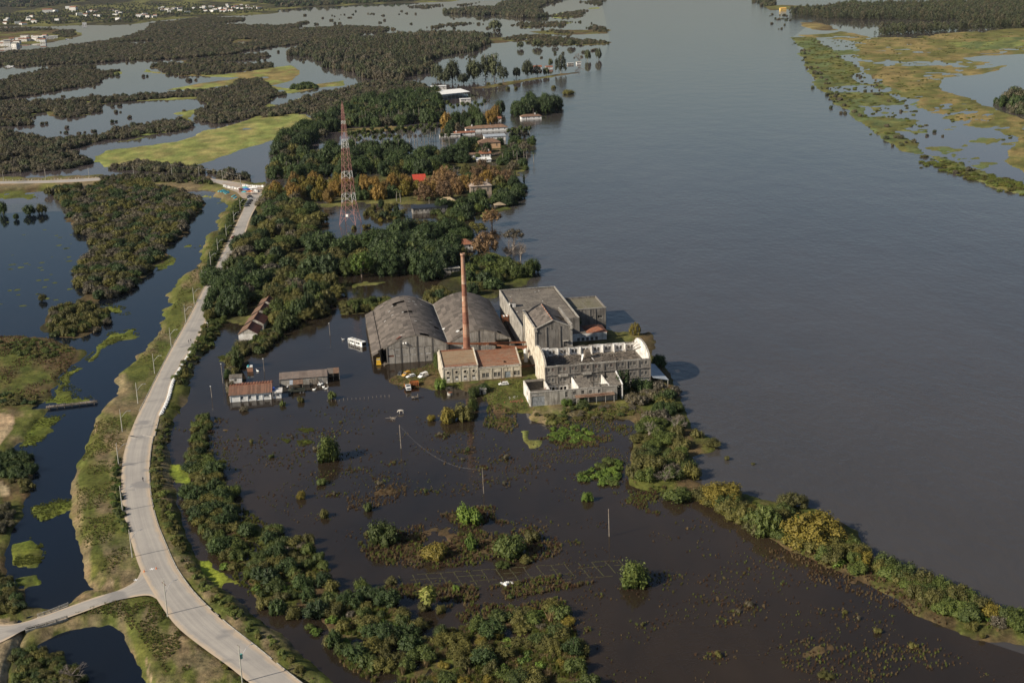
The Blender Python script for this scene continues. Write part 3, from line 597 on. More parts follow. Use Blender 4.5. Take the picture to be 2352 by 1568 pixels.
def strip(name,L,R,z,mat,label,n,crown=0.0):
    L,R = resample(L,n),resample(R,n)
    k = 7; t = np.linspace(0,1,k)
    V = (L[:,None,:] * (1 - t)[None,:,None] + R[:,None,:] * t[None,:,None])
    zz = np.broadcast_to((z + crown * (1 - (2 * t - 1) ** 2))[None,:,None],(n,k,1))
    V = np.concatenate([V,zz],2).reshape(-1,3)
    i = np.arange(n - 1)[:,None] * k + np.arange(k - 1)[None,:]
    Fq = np.stack([i,i + 1,i + k + 1,i + k],-1).reshape(-1,4)
    me = np_mesh(name,V,Fq,mat)
    uv = me.uv_layers.new(name='UVMap')
    li = Fq.ravel()
    uv.data.foreach_set('uv',np.stack([t[li % k],(li // k) / 4.0],1).astype(np.float32).ravel())
    return tag(inst(name,me),label,kind='structure'),L,R
_Lp = W2(Z5((1475,130),(1440,205),(1400,290),(1350,400),(1300,500),(1262,580),(1210,668),(1150,785),(1090,900),(1010,1040),(920,1215),(860,1335),(800,1455),(755,1568)) + Z6((758,110),(730,210),(716,310),(713,450),(733,600),(778,760),(825,900),(895,1030),(985,1168),(1060,1255),(1200,1365),(1340,1465),(1480,1575),(1800,1800)),RZ)
_Rp = W2(Z5((1545,150),(1500,225),(1468,290),(1435,390),(1395,470),(1360,550),(1310,640),(1260,770),(1222,870),(1170,975),(1122,1062),(1062,1152),(1010,1245),(985,1340),(938,1440),(905,1568)) + Z6((900,112),(882,220),(876,330),(886,470),(921,620),(976,760),(1041,900),(1152,1050),(1320,1208),(1500,1350),(1662,1482),(1800,1590),(2100,1820)),RZ)
_Lp,_Rp = smooth(_Lp),smooth(_Rp)
road,RL,RR = strip('road',_Lp,_Rp,RZ,_mr,'pale worn asphalt road curving along the canal',260,.06)
_A = smooth(W2(Z6((830,905),(795,965),(700,1020),(560,1062),(420,1112),(250,1172),(120,1213),(0,1222),(-250,1200)),RZ - .012))
_B = smooth(W2(Z6((935,1080),(870,1052),(760,1066),(650,1092),(400,1182),(250,1226),(140,1256),(0,1330),(-250,1420)),RZ - .012))
strip('side_road',_A,_B,RZ - .012,_mr,'sandy side road crossing the canal to the left',60)
_A = smooth(W2(Z2((-200,1232),(0,1225),(300,1219),(560,1207),(800,1192),(1050,1180),(1260,1196),(1420,1208),(1560,1225),(1680,1246)),RZ - .012))
_B = smooth(W2(Z2((-200,1252),(0,1243),(300,1238),(560,1228),(800,1210),(1050,1195),(1260,1213),(1420,1228),(1540,1262),(1660,1300)),RZ - .012))
strip('causeway_road',_A,_B,RZ - .012,_mr,'dirt causeway road along the far side of the pools',60)
sheet('checkpoint_yard',Z2((1500,1235),(1600,1238),(1650,1252),(1790,1262),(1800,1290),(1770,1340),(1720,1345),(1640,1340),(1600,1300),(1520,1270)),RZ - .006,M_sandyard if 'M_sandyard' in globals() else mk('yard_sand',(.40,.32,.25),(.30,.25,.20),(.46,.38,.30),.15,0),'sandy forecourt where the causeway meets the road')

# kerbs,broken here and there,as separate stones along the field side
def kerb(line,off,label):
    root = empty('kerb',(float(line[0][0]),float(line[0][1]),RZ),0,label,'kerb')
    base = np.array([line[0][0],line[0][1]])
    me = MB().box(-.5,.5,-.11,.11,-.25,.13).mesh('kerb_stone',M_conc)
    d = np.r_[0,np.cumsum(np.linalg.norm(np.diff(line,axis=0),axis=1))]
    n = int(d[-1] / 2.6)
    for i in range(n):
        s0,s1 = d[-1] * i / n,d[-1] * (i + 1) / n
        a = np.array([np.interp(s0,d,line[:,k]) for k in (0,1)]); b = np.array([np.interp(s1,d,line[:,k]) for k in (0,1)])
        if random.random() < .06: continue
        t = b - a; l = np.linalg.norm(t); nrm = np.array([t[1],-t[0]]) / l
        c = (a + b) / 2 + nrm * off - base
        inst('kerb_stone',me,root,(c[0],c[1],random.uniform(-.02,.02)),(0,0,math.atan2(t[1],t[0])),(l * .97,1,1))
kerb(RR[95:],-.2,'pale concrete kerb along the field edge of the road')
_n = [i for i in range(len(RL)) if 0 < i]
kerb(RL[60:175],.2,'concrete kerb on the canal side of the road above the junction')
# painted markings: worn centre dashes,and a give-way mark at the junction
mk_paint = mk('road_paint_worn',(.46,.44,.40),(.33,.31,.28),None,1.5)
for i in range(14,258,4):
    if random.random() < .35: continue
    a = (RL[i] + RR[i]) / 2; b = (RL[i + 1] + RR[i + 1]) / 2; t = (b - a) / np.linalg.norm(b - a); nrm = np.array([-t[1],t[0]]) * .07
    e = a + t * 2.4
    mb = MB(); mb.add([(*(a - nrm),RZ + .066),(*(a + nrm),RZ + .066),(*(e + nrm),RZ + .066),(*(e - nrm),RZ + .066)],[(0,1,2,3)])
    o = mb.build('lane_dash',mk_paint,road)
# small bridge parapets on the side road
def rail(label,pts,h=.9):
    w = [P(a,b,RZ) for a,b in pts]
    root = empty('bridge_rail',w[0],0,label,'bridge rail')
    o = Vector(w[0])
    mb = MB()
    for a,b in zip(w,w[1:]):
        a,b = Vector(a) - o,Vector(b) - o
        n = max(2,int((b - a).length / 2.2))
        for i in range(n):
            p = a.lerp(b,i / n)
            MB().box(-.12,.12,-.12,.12,-1.2,h).build('rail_post',M_conc,root,loc=p)
        t = math.atan2((b - a).y,(b - a).x); l = (b - a).length
        for z in (h - .12,h * .45): MB().box(0,l,-.07,.07,z - .08,z + .08).build('rail_bar',M_conc,root,loc=a,rot=(0,0,t))
        MB().box(0,l,-.2,.2,-1.3,-.05).build('deck_edge',M_conc,root,loc=a,rot=(0,0,t))
rail('low concrete rail on the near side of the side-road bridge',Z6((395,1186),(270,1226),(150,1256)))
rail('low concrete rail on the far side of the side-road bridge',Z6((400,1110),(300,1150),(220,1178)))
# plank footbridge over the canal
w = W2(Z5((270,1388),(575,1352)),1.0)
root = empty('footbridge',(w[0][0],w[0][1],.9),math.atan2(w[1][1] - w[0][1],w[1][0] - w[0][0]),'grey plank footbridge across the canal left of the road','footbridge')
l = float(np.linalg.norm(w[1] - w[0]))
for i in range(int(l / .8)):
    MB().box(i * .8,i * .8 + .72,-1.3,1.3,0,.12).build('plank',M_wood,root,loc=(0,0,random.uniform(-.02,.02)))
for y in (-1.2,1.2):
    MB().box(0,l,y - .12,y + .12,-.3,-.02).build('beam',M_wood,root)
    for i in range(7): MB().cyl((l * (i + .5) / 7,y,-1.6),(l * (i + .5) / 7,y,.6),.12).build('post',M_wood,root)
# ---------------------------------------------------------------- building kit
def bld(name,label,u,v,cat='building',z=0.0,rz=TH,group=None):
    return empty(name,UV(u,v,z),rz,label,cat,group)
def wall_cells(a0,a1,z0,z1,ops):
    A = sorted({a0,a1,*[o[0] for o in ops],*[o[1] for o in ops]}); Zs = sorted({z0,z1,*[o[2] for o in ops],*[o[3] for o in ops]})
    for i in range(len(Zs) - 1):
        run = None
        for j in range(len(A) - 1):
            ca,cz = (A[j] + A[j + 1]) / 2,(Zs[i] + Zs[i + 1]) / 2
            hole = any(o[0] < ca < o[1] and o[2] < cz < o[3] for o in ops)
            if hole:
                if run is not None: yield run,A[j],Zs[i],Zs[i + 1]; run = None
            elif run is None: run = A[j]
        if run is not None: yield run,A[-1],Zs[i],Zs[i + 1]
def wall(parent,mat,axis,a0,a1,p,t,z0,z1,ops=(),name='wall'):
    """wall along local x (axis 'x', at y=p..p+t) or along y (at x=p..p+t), with openings (a0,a1,z0,z1)"""
    mb = MB()
    for x0,x1,y0,y1 in wall_cells(a0,a1,z0,z1,[o[:4] for o in ops]):
        if axis == 'x': mb.box(x0,x1,p,p + t,y0,y1)
        else: mb.box(p,p + t,x0,x1,y0,y1)
    return mb.build(name,mat,parent)
def window(parent,axis,o,p,inner,frame=None,pane=None,bars=(1,1),sill=True,name='window'):
    """glazed opening: recessed pane with a frame and sill; p = outer face, inner = +1/-1 direction into the wall"""
    a0,a1,z0,z1 = o[:4]; frame = frame or M_frame; pane = pane or M_glass
    f = lambda m,x0,x1,y0,y1,q0,q1: (m.box(x0,x1,min(y0,y1),max(y0,y1),q0,q1) if axis == 'x' else m.box(min(y0,y1),max(y0,y1),x0,x1,q0,q1))
    w = MB(); f(w,a0,a1,p + inner * .24,p + inner * .20,z0,z1); w = w.build(name,pane,parent)
    m = MB(); e = .09
    f(m,a0,a0 + e,p + inner * .12,p + inner * .19,z0,z1); f(m,a1 - e,a1,p + inner * .12,p + inner * .19,z0,z1)
    f(m,a0 + e,a1 - e,p + inner * .12,p + inner * .19,z0,z0 + e); f(m,a0 + e,a1 - e,p + inner * .12,p + inner * .19,z1 - e,z1)
    for i in range(1,bars[0] + 1):
        x = a0 + (a1 - a0) * i / (bars[0] + 1); f(m,x - .04,x + .04,p + inner * .13,p + inner * .18,z0 + e,z1 - e)
    for i in range(1,bars[1] + 1):
        z = z0 + (z1 - z0) * i / (bars[1] + 1); f(m,a0 + e,a1 - e,p + inner * .135,p + inner * .175,z - .04,z + .04)
    m.build('frame',frame,w)
    if sill:
        m = MB(); f(m,a0 - .12,a1 + .12,p - inner * .1,p + inner * .1,z0 - .14,z0 - .003); m.build('sill',M_conc,w)
    return w
def courses(parent,mat,x0,x1,y0,z0,y1,z1,n,name='tile_course',th=.07,mats=None,holes=()):
    """roof slope of overlapping courses from eave (y0,z0) up to ridge (y1,z1)"""
    for i in range(n):
        a,b = i / n,(i + 1.12) / n
        ya,yb,za,zb = y0 + (y1 - y0) * a,y0 + (y1 - y0) * b,z0 + (z1 - z0) * a + th,z0 + (z1 - z0) * b
        j = random.uniform(-.02,.02)
        segs = [(x0,x1)]
        for hx0,hx1,ha,hb in holes:
            if ha <= a <= hb: segs = [q for s in segs for q in ((s[0],min(s[1],hx0 + random.uniform(-.3,.3))),(max(s[0],hx1 + random.uniform(-.3,.3)),s[1])) if q[1] - q[0] > .2]
        for s0,s1 in segs:
            mb = MB(); mb.hexa([(s0,ya,za - th + j),(s1,ya,za - th + j),(s1,yb,zb - th),(s0,yb,zb - th)],[(s0,ya,za + j),(s1,ya,za + j),(s1,yb,zb),(s0,yb,zb)])
            mb.build(name,mats[i] if mats else mat,parent)
def pantiles(parent,mat,x0,x1,y0,z0,y1,z1,pitch=.42):
    """slope of half-round tile rows running from eave to ridge"""
    n = max(4,int(abs(x1 - x0) / pitch)); w = (x1 - x0) / n
    mb = MB(); k = 5
    for i in range(k - 1):
        a,b = math.pi * i / (k - 1),math.pi * (i + 1) / (k - 1)
        p = lambda t: (-math.cos(t) * w * .5,math.sin(t) * w * .33)
        (xa,ha),(xb,hb) = p(a),p(b)
        mb.add([(xa,y0,z0 + ha),(xb,y0,z0 + hb),(xb,y1,z1 + hb),(xa,y1,z1 + ha)],[(0,1,2,3)])
    me = mb.mesh('tile_row',mat)
    for i in range(n): inst('tile_row',me,parent,(x0 + w * (i + .5),0,random.uniform(0,.04)))

# ---------------------------------------------------------------- twin barrel-vaulted warehouses
def barrel(t,ze,zr): return ze + (zr - ze) * (1 - abs(t) ** 1.75)
def warehouse(name,label,u0,u1,v0,v1,ze,zr,missing,rows=7,pitch=3.42):
    L,W = v1 - v0,u1 - u0
    b = bld(name,label,u0,v0)
    half = W / 2; nv = int(round(L / pitch)); dv = L / nv
    for side in (-1,1):
        for r in range(rows):
            t0,t1 = r / rows,(r + 1.06) / rows
            mb = MB(); ks = 4
            for k in range(ks):
                a,c = t0 + (t1 - t0) * k / ks,t0 + (t1 - t0) * (k + 1) / ks
                xa,xc = half * side * a,half * side * c
                za,zc = barrel(a,ze,zr) + .05 * (1 - k / ks),barrel(c,ze,zr) + .05 * (1 - (k + 1) / ks)
                mb.add([(xa,0,za),(xa,dv * 1.03,za),(xc,dv * 1.03,zc),(xc,0,zc)],[(0,1,2,3)])
            me = mb.mesh('roof_sheet',M_sheet)
            for c in range(nv):
                if (side,r,c) in missing: continue
                inst('roof_sheet',me,b,(half,c * dv,random.uniform(0,.05)),(random.uniform(-.006,.006),0,random.uniform(-.004,.004)))
    pr = [(half + half * math.copysign(abs(s) / 12,s),barrel(s / 12,ze,zr) - .35) for s in range(-12,13)]
    # tied arches inside,seen through the holes
    for i in range(0,nv + 1,3):
        mb = MB()
        for (xa,za),(xb,zb) in zip(pr,pr[1:]): mb.cyl((xa,i * dv,za),(xb,i * dv,zb),.14,n=4)
        mb.cyl((.3,i * dv,ze - .3),(W - .3,i * dv,ze - .3),.1,n=4)
        for q in range(4,22,3): mb.cyl((pr[q][0],i * dv,ze - .3),(pr[q][0],i * dv,pr[q][1]),.06,n=4)
        mb.build('roof_arch',M_wood,b)
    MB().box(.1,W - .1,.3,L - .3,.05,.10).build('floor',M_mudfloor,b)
    mb = MB(); mb.cyl((half,-.1,zr + .04),(half,L + .1,zr + .04),.16,n=6); mb.build('ridge_cap',M_sheet,b)
    # gable walls follow the vault
    def gable(y,t,nm,ops=()):
        mb = MB(); n = 24
        for i in range(n):
            s0,s1 = -1 + 2 * i / n,-1 + 2 * (i + 1) / n
            x0,x1 = half + half * s0,half + half * s1
            mb.hexa([(x0,y,ze),(x1,y,ze),(x1,y + t,ze),(x0,y + t,ze)],[(x0,y,max(ze + .01,barrel(s0,ze,zr) - .1)),(x1,y,max(ze + .01,barrel(s1,ze,zr) - .1)),(x1,y + t,max(ze + .01,barrel(s1,ze,zr) - .1)),(x0,y + t,max(ze + .01,barrel(s0,ze,zr) - .1))])
        return mb.build(nm,M_grey2,b)
    return b,gable,half,W,L
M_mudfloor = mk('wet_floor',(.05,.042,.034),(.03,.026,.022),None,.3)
M_grey2 = mk('warehouse_render',(.36,.335,.30),(.25,.23,.205),(.12,.11,.10),.22,1,bump=.3,slo=.5,shi=.70)
miss = {(-1,1,18),(-1,2,18),(-1,2,17),(-1,0,18),(1,4,21),(1,5,21),(1,6,21),(1,3,21),(-1,0,12),(1,0,12),(1,1,0),(1,2,0),(1,5,6)}
wh,gable,half,Wd,Ln = warehouse('vaulted_warehouse','left of two long vaulted warehouses, grey sheet roof full of holes',-23.4,6.5,36.5,112,7.4,12.9,miss)
grid_ops = [(a,a + 2.6,z,z + .9) for z in (3.2,6.35) for a in (2.0,5.2,8.5,12.2,15.6,19.2)]
grid_ops[0] = (2.0,4.6,3.2,4.1)
front = wall(wh,M_grey2,'x',1.5,Wd,0,.3,0,7.4,grid_ops + [(19.6,20.5,1.2,2.4)])
gable(0,.3,'gable_wall')
wall(wh,M_grey2,'x',0,Wd,Ln - .3,.3,0,7.4); gable(Ln - .3,.3,'gable_wall')
wall(wh,M_grey2,'y',.3,Ln - .3,1.5,.3,0,7.2,[(a,a + 3,2,4) for a in range(6,70,9)])
for x in (1.5,7.7,15.4,22.3,28.9): MB().box(x - .25,x + .25,-.22,0,0,barrel((x - half) / half,7.4,12.9) - .25).build('pilaster',M_grey,wh)
for x in (4.8,11.6,18.6): MB().box(x - .22,x + .22,-.10,0,0,7.4).build('pilaster',M_grey2,wh)
mb = MB().box(2,4.6,.08,.2,3.2,4.1); mb.build('panel',M_tile_dark,wh)
for i,o in enumerate(grid_ops[1:]):       # pierced block grilles
    MB().box(o[0],o[1],.26,.29,o[2],o[3]).build('grille_void',M_dark,wh)
    m = MB()
    for k in range(1,8): m.box(o[0] + 2.6 * k / 8 - .05,o[0] + 2.6 * k / 8 + .05,.02,.2,o[2],o[3])
    for k in range(1,3): m.box(o[0],o[1],.03,.19,o[2] + .9 * k / 3 - .05,o[2] + .9 * k / 3 + .05)
    m.build('grille',M_white,wh)
window(wh,'x',(19.6,20.5,1.2,2.4),0,1)
for x in (9.3,10.5): MB().cyl((x,-.9,9.2),(x,.1,9.5),.32,n=10).build('vent_pipe',M_clean,wh)
# lean-to aisle along the left
for c in range(22):
    for r in range(2):
        if c == 0 and r == 1: continue
        x0,x1 = -5.3 + r * 2.75,-5.3 + (r + 1.05) * 2.75; z0,z1 = 3.9 + r * 1.35,3.9 + (r + 1.05) * 1.35
        MB().hexa([(x0,c * 3.42,z0),(x1,c * 3.42,z1),(x1,c * 3.42 + 3.5,z1),(x0,c * 3.42 + 3.5,z0)],[(x0,c * 3.42,z0 + .05),(x1,c * 3.42,z1 + .05),(x1,c * 3.42 + 3.5,z1 + .05),(x0,c * 3.42 + 3.5,z0 + .05)]).build('lean_to_sheet',M_sheet,wh,loc=(0,1,random.uniform(0,.04)))
for c in range(0,76,6): MB().cyl((-5,c + 1.2,0),(-5,c + 1.2,3.9),.14,n=6).build('lean_to_post',M_wood,wh)
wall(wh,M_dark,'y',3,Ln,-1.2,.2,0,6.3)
for k in range(14):
    u = random.uniform(-14,13); MB().box(-.6,.6,-.12,.12,0,.05).build('loose_strip',M_clean,wh,loc=(half + u,random.uniform(5,70),barrel(u / half,7.4,12.9) + .09),rot=(0,-math.atan(1.75 * (12.9 - 7.4) / half * math.copysign(abs(u / half) ** .75,u)) * -1,random.uniform(-.5,.5)))
mb = MB().box(-1.4,1.4,-.6,.6,0,.06); mb.build('fallen_sheet',M_tile_dark,wh,loc=(7.3,1.6,11.75),rot=(0,-.38,.5))

wh2,gable,half,Wd,Ln = warehouse('vaulted_warehouse','right of two vaulted warehouses, its grey sheet roof mostly whole',6.9,36.2,38.2,112,7.4,12.7,{(1,4,0),(-1,3,2)})
gops = [(a,a + 2.4,4.6,5.3) for a in (13,16,19)] + [(a,a + 2.2,1.6,2.3) for a in (13,16,19)] + [(22.0,28.6,0,7.4)]
wall(wh2,M_grey2,'x',.2,Wd,0,.3,0,7.4,gops); g = gable(0,.3,'gable_wall')
wall(wh2,M_grey2,'x',0,Wd,Ln - .3,.3,0,7.4); gable(Ln - .3,.3,'gable_wall')
wall(wh2,M_grey2,'y',.3,Ln - .3,Wd - .3,.3,0,7.2,[(a,a + 3,2,4) for a in range(6,70,9)])
MB().box(22,28.6,2.2,2.4,0,7.3).build('recessed_wall',M_wood,wh2)
for o in gops[:6]:
    MB().box(o[0],o[1],.26,.29,o[2],o[3]).build('grille_void',M_dark,wh2)
    m = MB()
    for k in range(1,8): m.box(o[0] + 2.4 * k / 8 - .05,o[0] + 2.4 * k / 8 + .05,.02,.2,o[2],o[3])
    m.build('grille',M_white,wh2)
for x in (.4,7,14,21.7,28.9): MB().box(x - .25,x + .25,-.22,0,0,max(7.2,barrel((x - half) / half,7.4,12.7) - .25)).build('pilaster',M_grey,wh2)
for dx,dy in ((0,0),(.5,-.6)): MB().box(-.7,.7,-.3,.3,0,.05).build('loose_strip',M_clean,wh2,loc=(5 + dx,8 + dy,10.55),rot=(0,-.42,.3))
# valley between the two
mb = MB(); mb.hexa([(-.35,0,6.9),(.35,0,6.9),(.35,74,6.9),(-.35,74,6.9)],[(-.25,0,7.42),(.25,0,7.42),(.25,74,7.42),(-.25,74,7.42)])
mb.build('valley_gutter',M_conc,wh,loc=(30.1,.5,0))
mb = MB(); mb.hexa([(-.9,-.5,0),(.6,-.7,0),(.9,.3,.1),(-.5,.6,0)],[(-.6,-.3,.4),(.3,-.5,.6),(.7,.2,.7),(-.3,.4,.3)])
o = mb.build('white_tarpaulin',M_clean,None,loc=UV(7.2,62,7.5)); tag(o,'crumpled white tarpaulin in the valley between the vaulted roofs','tarpaulin')

# ---------------------------------------------------------------- chimney
ch = bld('brick_chimney','tall tapering brick chimney behind the boiler house',14.0,26.0,'chimney')
top,z = 52.0,0.0
MB().box(-2.3,2.3,-2.3,2.3,0,7.3).build('pedestal',M_plaster,ch)
MB().box(-2.05,2.05,-2.05,2.05,7.3,8.0).build('pedestal_cap',M_grey2,ch)
bands = [(8,13.5,M_brick3),(13.5,19.5,M_brick),(19.5,25,M_brick3),(25,30,M_brick),(30,32.5,M_brick2),(32.5,38,M_brick3),(38,42,M_brick2),(42,50.6,M_brick)]
rad = lambda z: 1.62 - (z - 8) / (top - 8) * .78
for a,b,m in bands: MB().cyl((0,0,a),(0,0,b),rad(a),rad(b),28,cap=False).build('shaft_band',m,ch,smooth=True)
for zz in (14.2,20,27.5,33): MB().cyl((0,0,zz),(0,0,zz + .14),rad(zz) + .05,rad(zz) + .05,28).build('iron_hoop',M_rust,ch)
MB().cyl((0,0,50.6),(0,0,51.2),rad(50.6),1.12,28).build('crown_moulding',M_brick3,ch)
mb = MB(); n = 28
for i in range(n):
    a,b = 2 * math.pi * i / n,2 * math.pi * (i + 1) / n
    for r0,r1,fl in ((1.12,1.12,0),(.82,.82,1)):
        q = [(r0 * math.cos(a),r0 * math.sin(a),51.2),(r0 * math.cos(b),r0 * math.sin(b),51.2),(r0 * math.cos(b),r0 * math.sin(b),52),(r0 * math.cos(a),r0 * math.sin(a),52)]
        mb.add(q if not fl else q[::-1],[(0,1,2,3)])
    mb.add([(1.12 * math.cos(a),1.12 * math.sin(a),52),(1.12 * math.cos(b),1.12 * math.sin(b),52),(.82 * math.cos(b),.82 * math.sin(b),52),(.82 * math.cos(a),.82 * math.sin(a),52)],[(0,1,2,3)])
mb.build('mouth_rim',M_brick,ch)
mb = MB()
for i in range(40): mb.box(-.2,.2,-rad(9 + i) - .14,-rad(9 + i) + .02,9 + i,9.06 + i)
mb.build('rungs',M_rust,ch)

# ---------------------------------------------------------------- boiler house in front of the chimney
bh = bld('boiler_house','cream boiler house with round windows and worn tile roof below the chimney',0,0)
ops1 = [(1.75 + 3.75 * i,3.15 + 3.75 * i,1.3,3.2) for i in range(4)]
ops2 = [(17.4,18.9,1.6,3.6),(19.1,20.5,1.6,3.6),(22.6,24.0,1.6,3.6),(24.2,25.6,1.6,3.6),(27.4,30.0,.3,3.6),(31.4,32.8,1.6,3.6),(33.0,34.2,1.6,3.6)]
wall(bh,M_cream,'x',0,15.6,0,.45,0,7.0,ops1)
wall(bh,M_cream,'x',15.6,34.8,.1,.45,0,5.9,ops2)
wall(bh,M_cream,'y',.45,22,0,.45,0,7.0,[(6,7.6,1.5,3.5),(12,13.6,1.5,3.5)]); wall(bh,M_cream,'y',.5,22,34.35,.45,0,5.9); wall(bh,M_cream,'x',0,34.8,22,.4,0,6)
mb = MB().prism([(0,7.0),(15,10.75),(22.4,8.2),(22.4,7)],0,.45,'x'); mb.build('gable_wall',M_cream,bh)
mb = MB().prism([(.1,5.9),(13.4,10.0),(22.4,6.9),(22.4,5.9)],34.35,34.8,'x'); mb.build('gable_wall',M_cream,bh)
mb = MB().prism([(.1,5.9),(.1,7.6),(15,11.35),(22.4,8.8),(22.4,5.9)],15.4,15.85,'x'); mb.build('party_wall',M_cream,bh)
MB().prism([(-.15,7.35),(15,11.15),(15.1,11.3),(-.15,7.6)],-.12,.5,'x').build('verge',M_cream,bh)
MB().prism([(0,6.35),(13.4,10.3),(13.5,10.45),(0,6.6)],34.3,34.9,'x').build('verge',M_cream,bh)
MB().box(-.15,15.65,-.18,.5,6.72,7.0).build('cornice',M_cream,bh); MB().box(-.05,15.6,-.08,.45,7.0,7.55).build('parapet',M_plaster,bh)
MB().box(15.66,34.95,-.1,.5,5.5,5.75).build('cornice',M_cream,bh); MB().box(15.86,34.8,0,.45,5.75,6.45).build('parapet',M_plaster,bh)
n = 40
edge = lambda f: M_tile_red if f < .10 or f > .93 else (M_tile if f < .2 else M_tile_old)
courses(bh,None,.46,15.4,.45,7.1,15,10.75,n,mats=[edge(i / n) for i in range(n)],holes=[(.6,1.6,.03,.06),(13.4,15.0,.93,1)])
courses(bh,None,15.86,34.34,.45,6.0,13.4,9.9,n,mats=[M_tile if i % 3 else M_tile_red for i in range(n)],holes=[(27.6,28.7,.2,.28)])
courses(bh,M_tile_red,.46,15.4,22.3,8.15,15,10.75,12); courses(bh,M_tile_red,15.86,34.34,22.3,6.9,13.4,9.9,12)
MB().box(.5,34.3,.5,21.9,.3,.35).build('floor',M_mudfloor,bh)
MB().box(.46,15.4,14.8,15.2,10.78,10.98).build('ridge_tiles',M_tile_red,bh); MB().box(15.86,34.34,13.2,13.6,9.9,10.1).build('ridge_tiles',M_tile_red,bh)
for i,o in enumerate(ops1):
    window(bh,'x',o,0,1,bars=(1,1))
    MB().box(o[0] + .1,o[1] - .1,.02,.11,o[2] + .05,o[2] + .95).build('boarded_panel',M_white,bh)
    c = ((o[0] + o[1]) / 2,-.02,5.05)
    ro = MB(); k = 18
    for q in range(k):
        a,b = 2 * math.pi * q / k,2 * math.pi * (q + 1) / k
        P4 = [(c[0] + r * math.cos(t),y,c[2] + r * math.sin(t)) for r,y in ((.92,-.02),(.92,-.16),(.6,-.16),(.6,-.02)) for t in (a,b)]
        ro.add(P4,[(0,1,3,2),(2,3,5,4),(4,5,7,6)])
    w = ro.build('round_window',M_cream,bh)
    MB().cyl((c[0],-.035,c[2]),(c[0],.02,c[2]),.6,.6,18).build('pane',M_dark,w)
for o in ops2:
    if o[2] < 1:
        MB().box(o[0],o[1],.3,.36,.3,3.6).build('door',M_door,bh); continue
    window(bh,'x',o,.1,1,bars=(1,2))
for x in (.3,3.95,7.7,11.45,15.3): MB().box(x - .3,x + .3,-.14,-.003,0,6.72).build('pilaster',M_cream,bh)
for x in (21.5,26.5,30.7,34.5): MB().box(x - .3,x + .3,-.05,.097,0,5.5).build('pilaster',M_cream,bh)
MB().box(25.7,26.3,-.02,.097,.2,5.5).build('damp_stain_strip',M_grey,bh)

# ---------------------------------------------------------------- flat-roofed block at the back,with its annex
fb = bld('flat_roofed_block','long windowless grey block with a flat roof and low parapet behind the gabled hall',41.8,39.5)
ring = [(0,0),(18,0),(18,9.5),(29.4,9.5),(29.4,73.6),(0,73.6)]
for i in range(6):
    (xa,ya),(xb,yb) = ring[i],ring[(i + 1) % 6]
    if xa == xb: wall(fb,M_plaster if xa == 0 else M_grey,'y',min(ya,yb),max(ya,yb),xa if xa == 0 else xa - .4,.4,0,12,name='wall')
    else: wall(fb,M_grey,'x',min(xa,xb) + .4,max(xa,xb) - .4,ya if yb < 70 else ya - .4,.4,0,12)
for x0,x1,y0,y1 in ((0,18,.4,9.5),(0,29,9.5,73.2)):
    nx,ny = max(2,int((x1 - x0) / 9)),max(1,int((y1 - y0) / 10))
    for i in range(nx):
        for j in range(ny):
            MB().box(x0 + .4 + (x1 - x0 - .8) * i / nx + .06,x0 + .4 + (x1 - x0 - .8) * (i + 1) / nx - .06,y0 + (y1 - y0) * j / ny + .06,y0 + (y1 - y0) * (j + 1) / ny - .06,10.9,11.15 + random.uniform(0,.06)).build('roof_slab',M_flat,fb)
MB().box(.4,17.6,.4,9.6,10.7,10.95).build('roof_deck',M_dark,fb); MB().box(.4,29,9.7,73.2,10.7,10.95).build('roof_deck',M_dark,fb)
for y in range(3,72,5): MB().box(-.18,-.003,y - .2,y + .2,0,11.6).build('pilaster',M_plaster,fb)
mb = MB().box(-.06,.46,0,73.6,12,12.12); mb.build('coping',M_conc,fb); MB().box(28.94,29.46,9.5,73.6,12,12.12).build('coping',M_conc,fb); MB().box(.47,28.93,73.1,73.66,12,12.12).build('coping',M_conc,fb)
hut = empty('roof_hut',(1.9,41.5,11.1),0,parent=fb)
MB().box(-1.5,1.5,-1.4,1.4,0,2.4).build('hut_wall',M_white,hut); MB().box(-1.7,1.7,-1.6,1.6,2.4,2.6).build('hut_roof',M_flat,hut)
MB().box(-1.2,-.4,-1.45,-1.40,0,1.8).build('hut_door',M_dark,hut); MB().cyl((-.4,.4,2.6),(-.4,.4,3.8),.12).build('hut_pipe',M_brick,hut)
for k in range(26):
    MB().box(-.5,.5,-.1,.1,0,.06).build('roof_litter',random.choice([M_clean,M_conc,M_wood]),fb,loc=(random.uniform(2,27),random.uniform(12,72),11.22),rot=(0,0,random.uniform(0,3)))
mb = MB().box(0,7,0,.4,0,1.0); mb.build('upstand',M_plaster,fb,loc=(7.5,12,11.2),rot=(0,0,.05)); MB().box(0,.5,-5,0,0,1.1).build('upstand',M_plaster,fb,loc=(7.3,12,11.2),rot=(0,0,-.2))
an = bld('river_annex','square flat-roofed grey annex standing in the river beside the block',72.6,71.0)
wall(an,M_grey,'x',0,16.6,0,.4,-1,10.2,[(9.2,10.3,5.0,6.0),(12.4,14.6,4.7,6.2)]); wall(an,M_grey,'y',.4,23.6,16.2,.4,-1,10.2); wall(an,M_grey,'x',0,16.2,23.2,.4,-1,10.2); wall(an,M_grey,'y',.4,23.2,0,.4,-1,10.2)
for i in range(2):
    for j in range(3): MB().box(.45 + i * 7.85,.45 + (i + 1) * 7.85 - .12,.45 + j * 7.55,.45 + (j + 1) * 7.55 - .12,9.0,9.25 + .05 * ((i + j) % 2)).build('roof_slab',M_moss,an)
MB().box(.4,16.2,.4,23.2,8.85,9.05).build('roof_deck',M_dark,an)
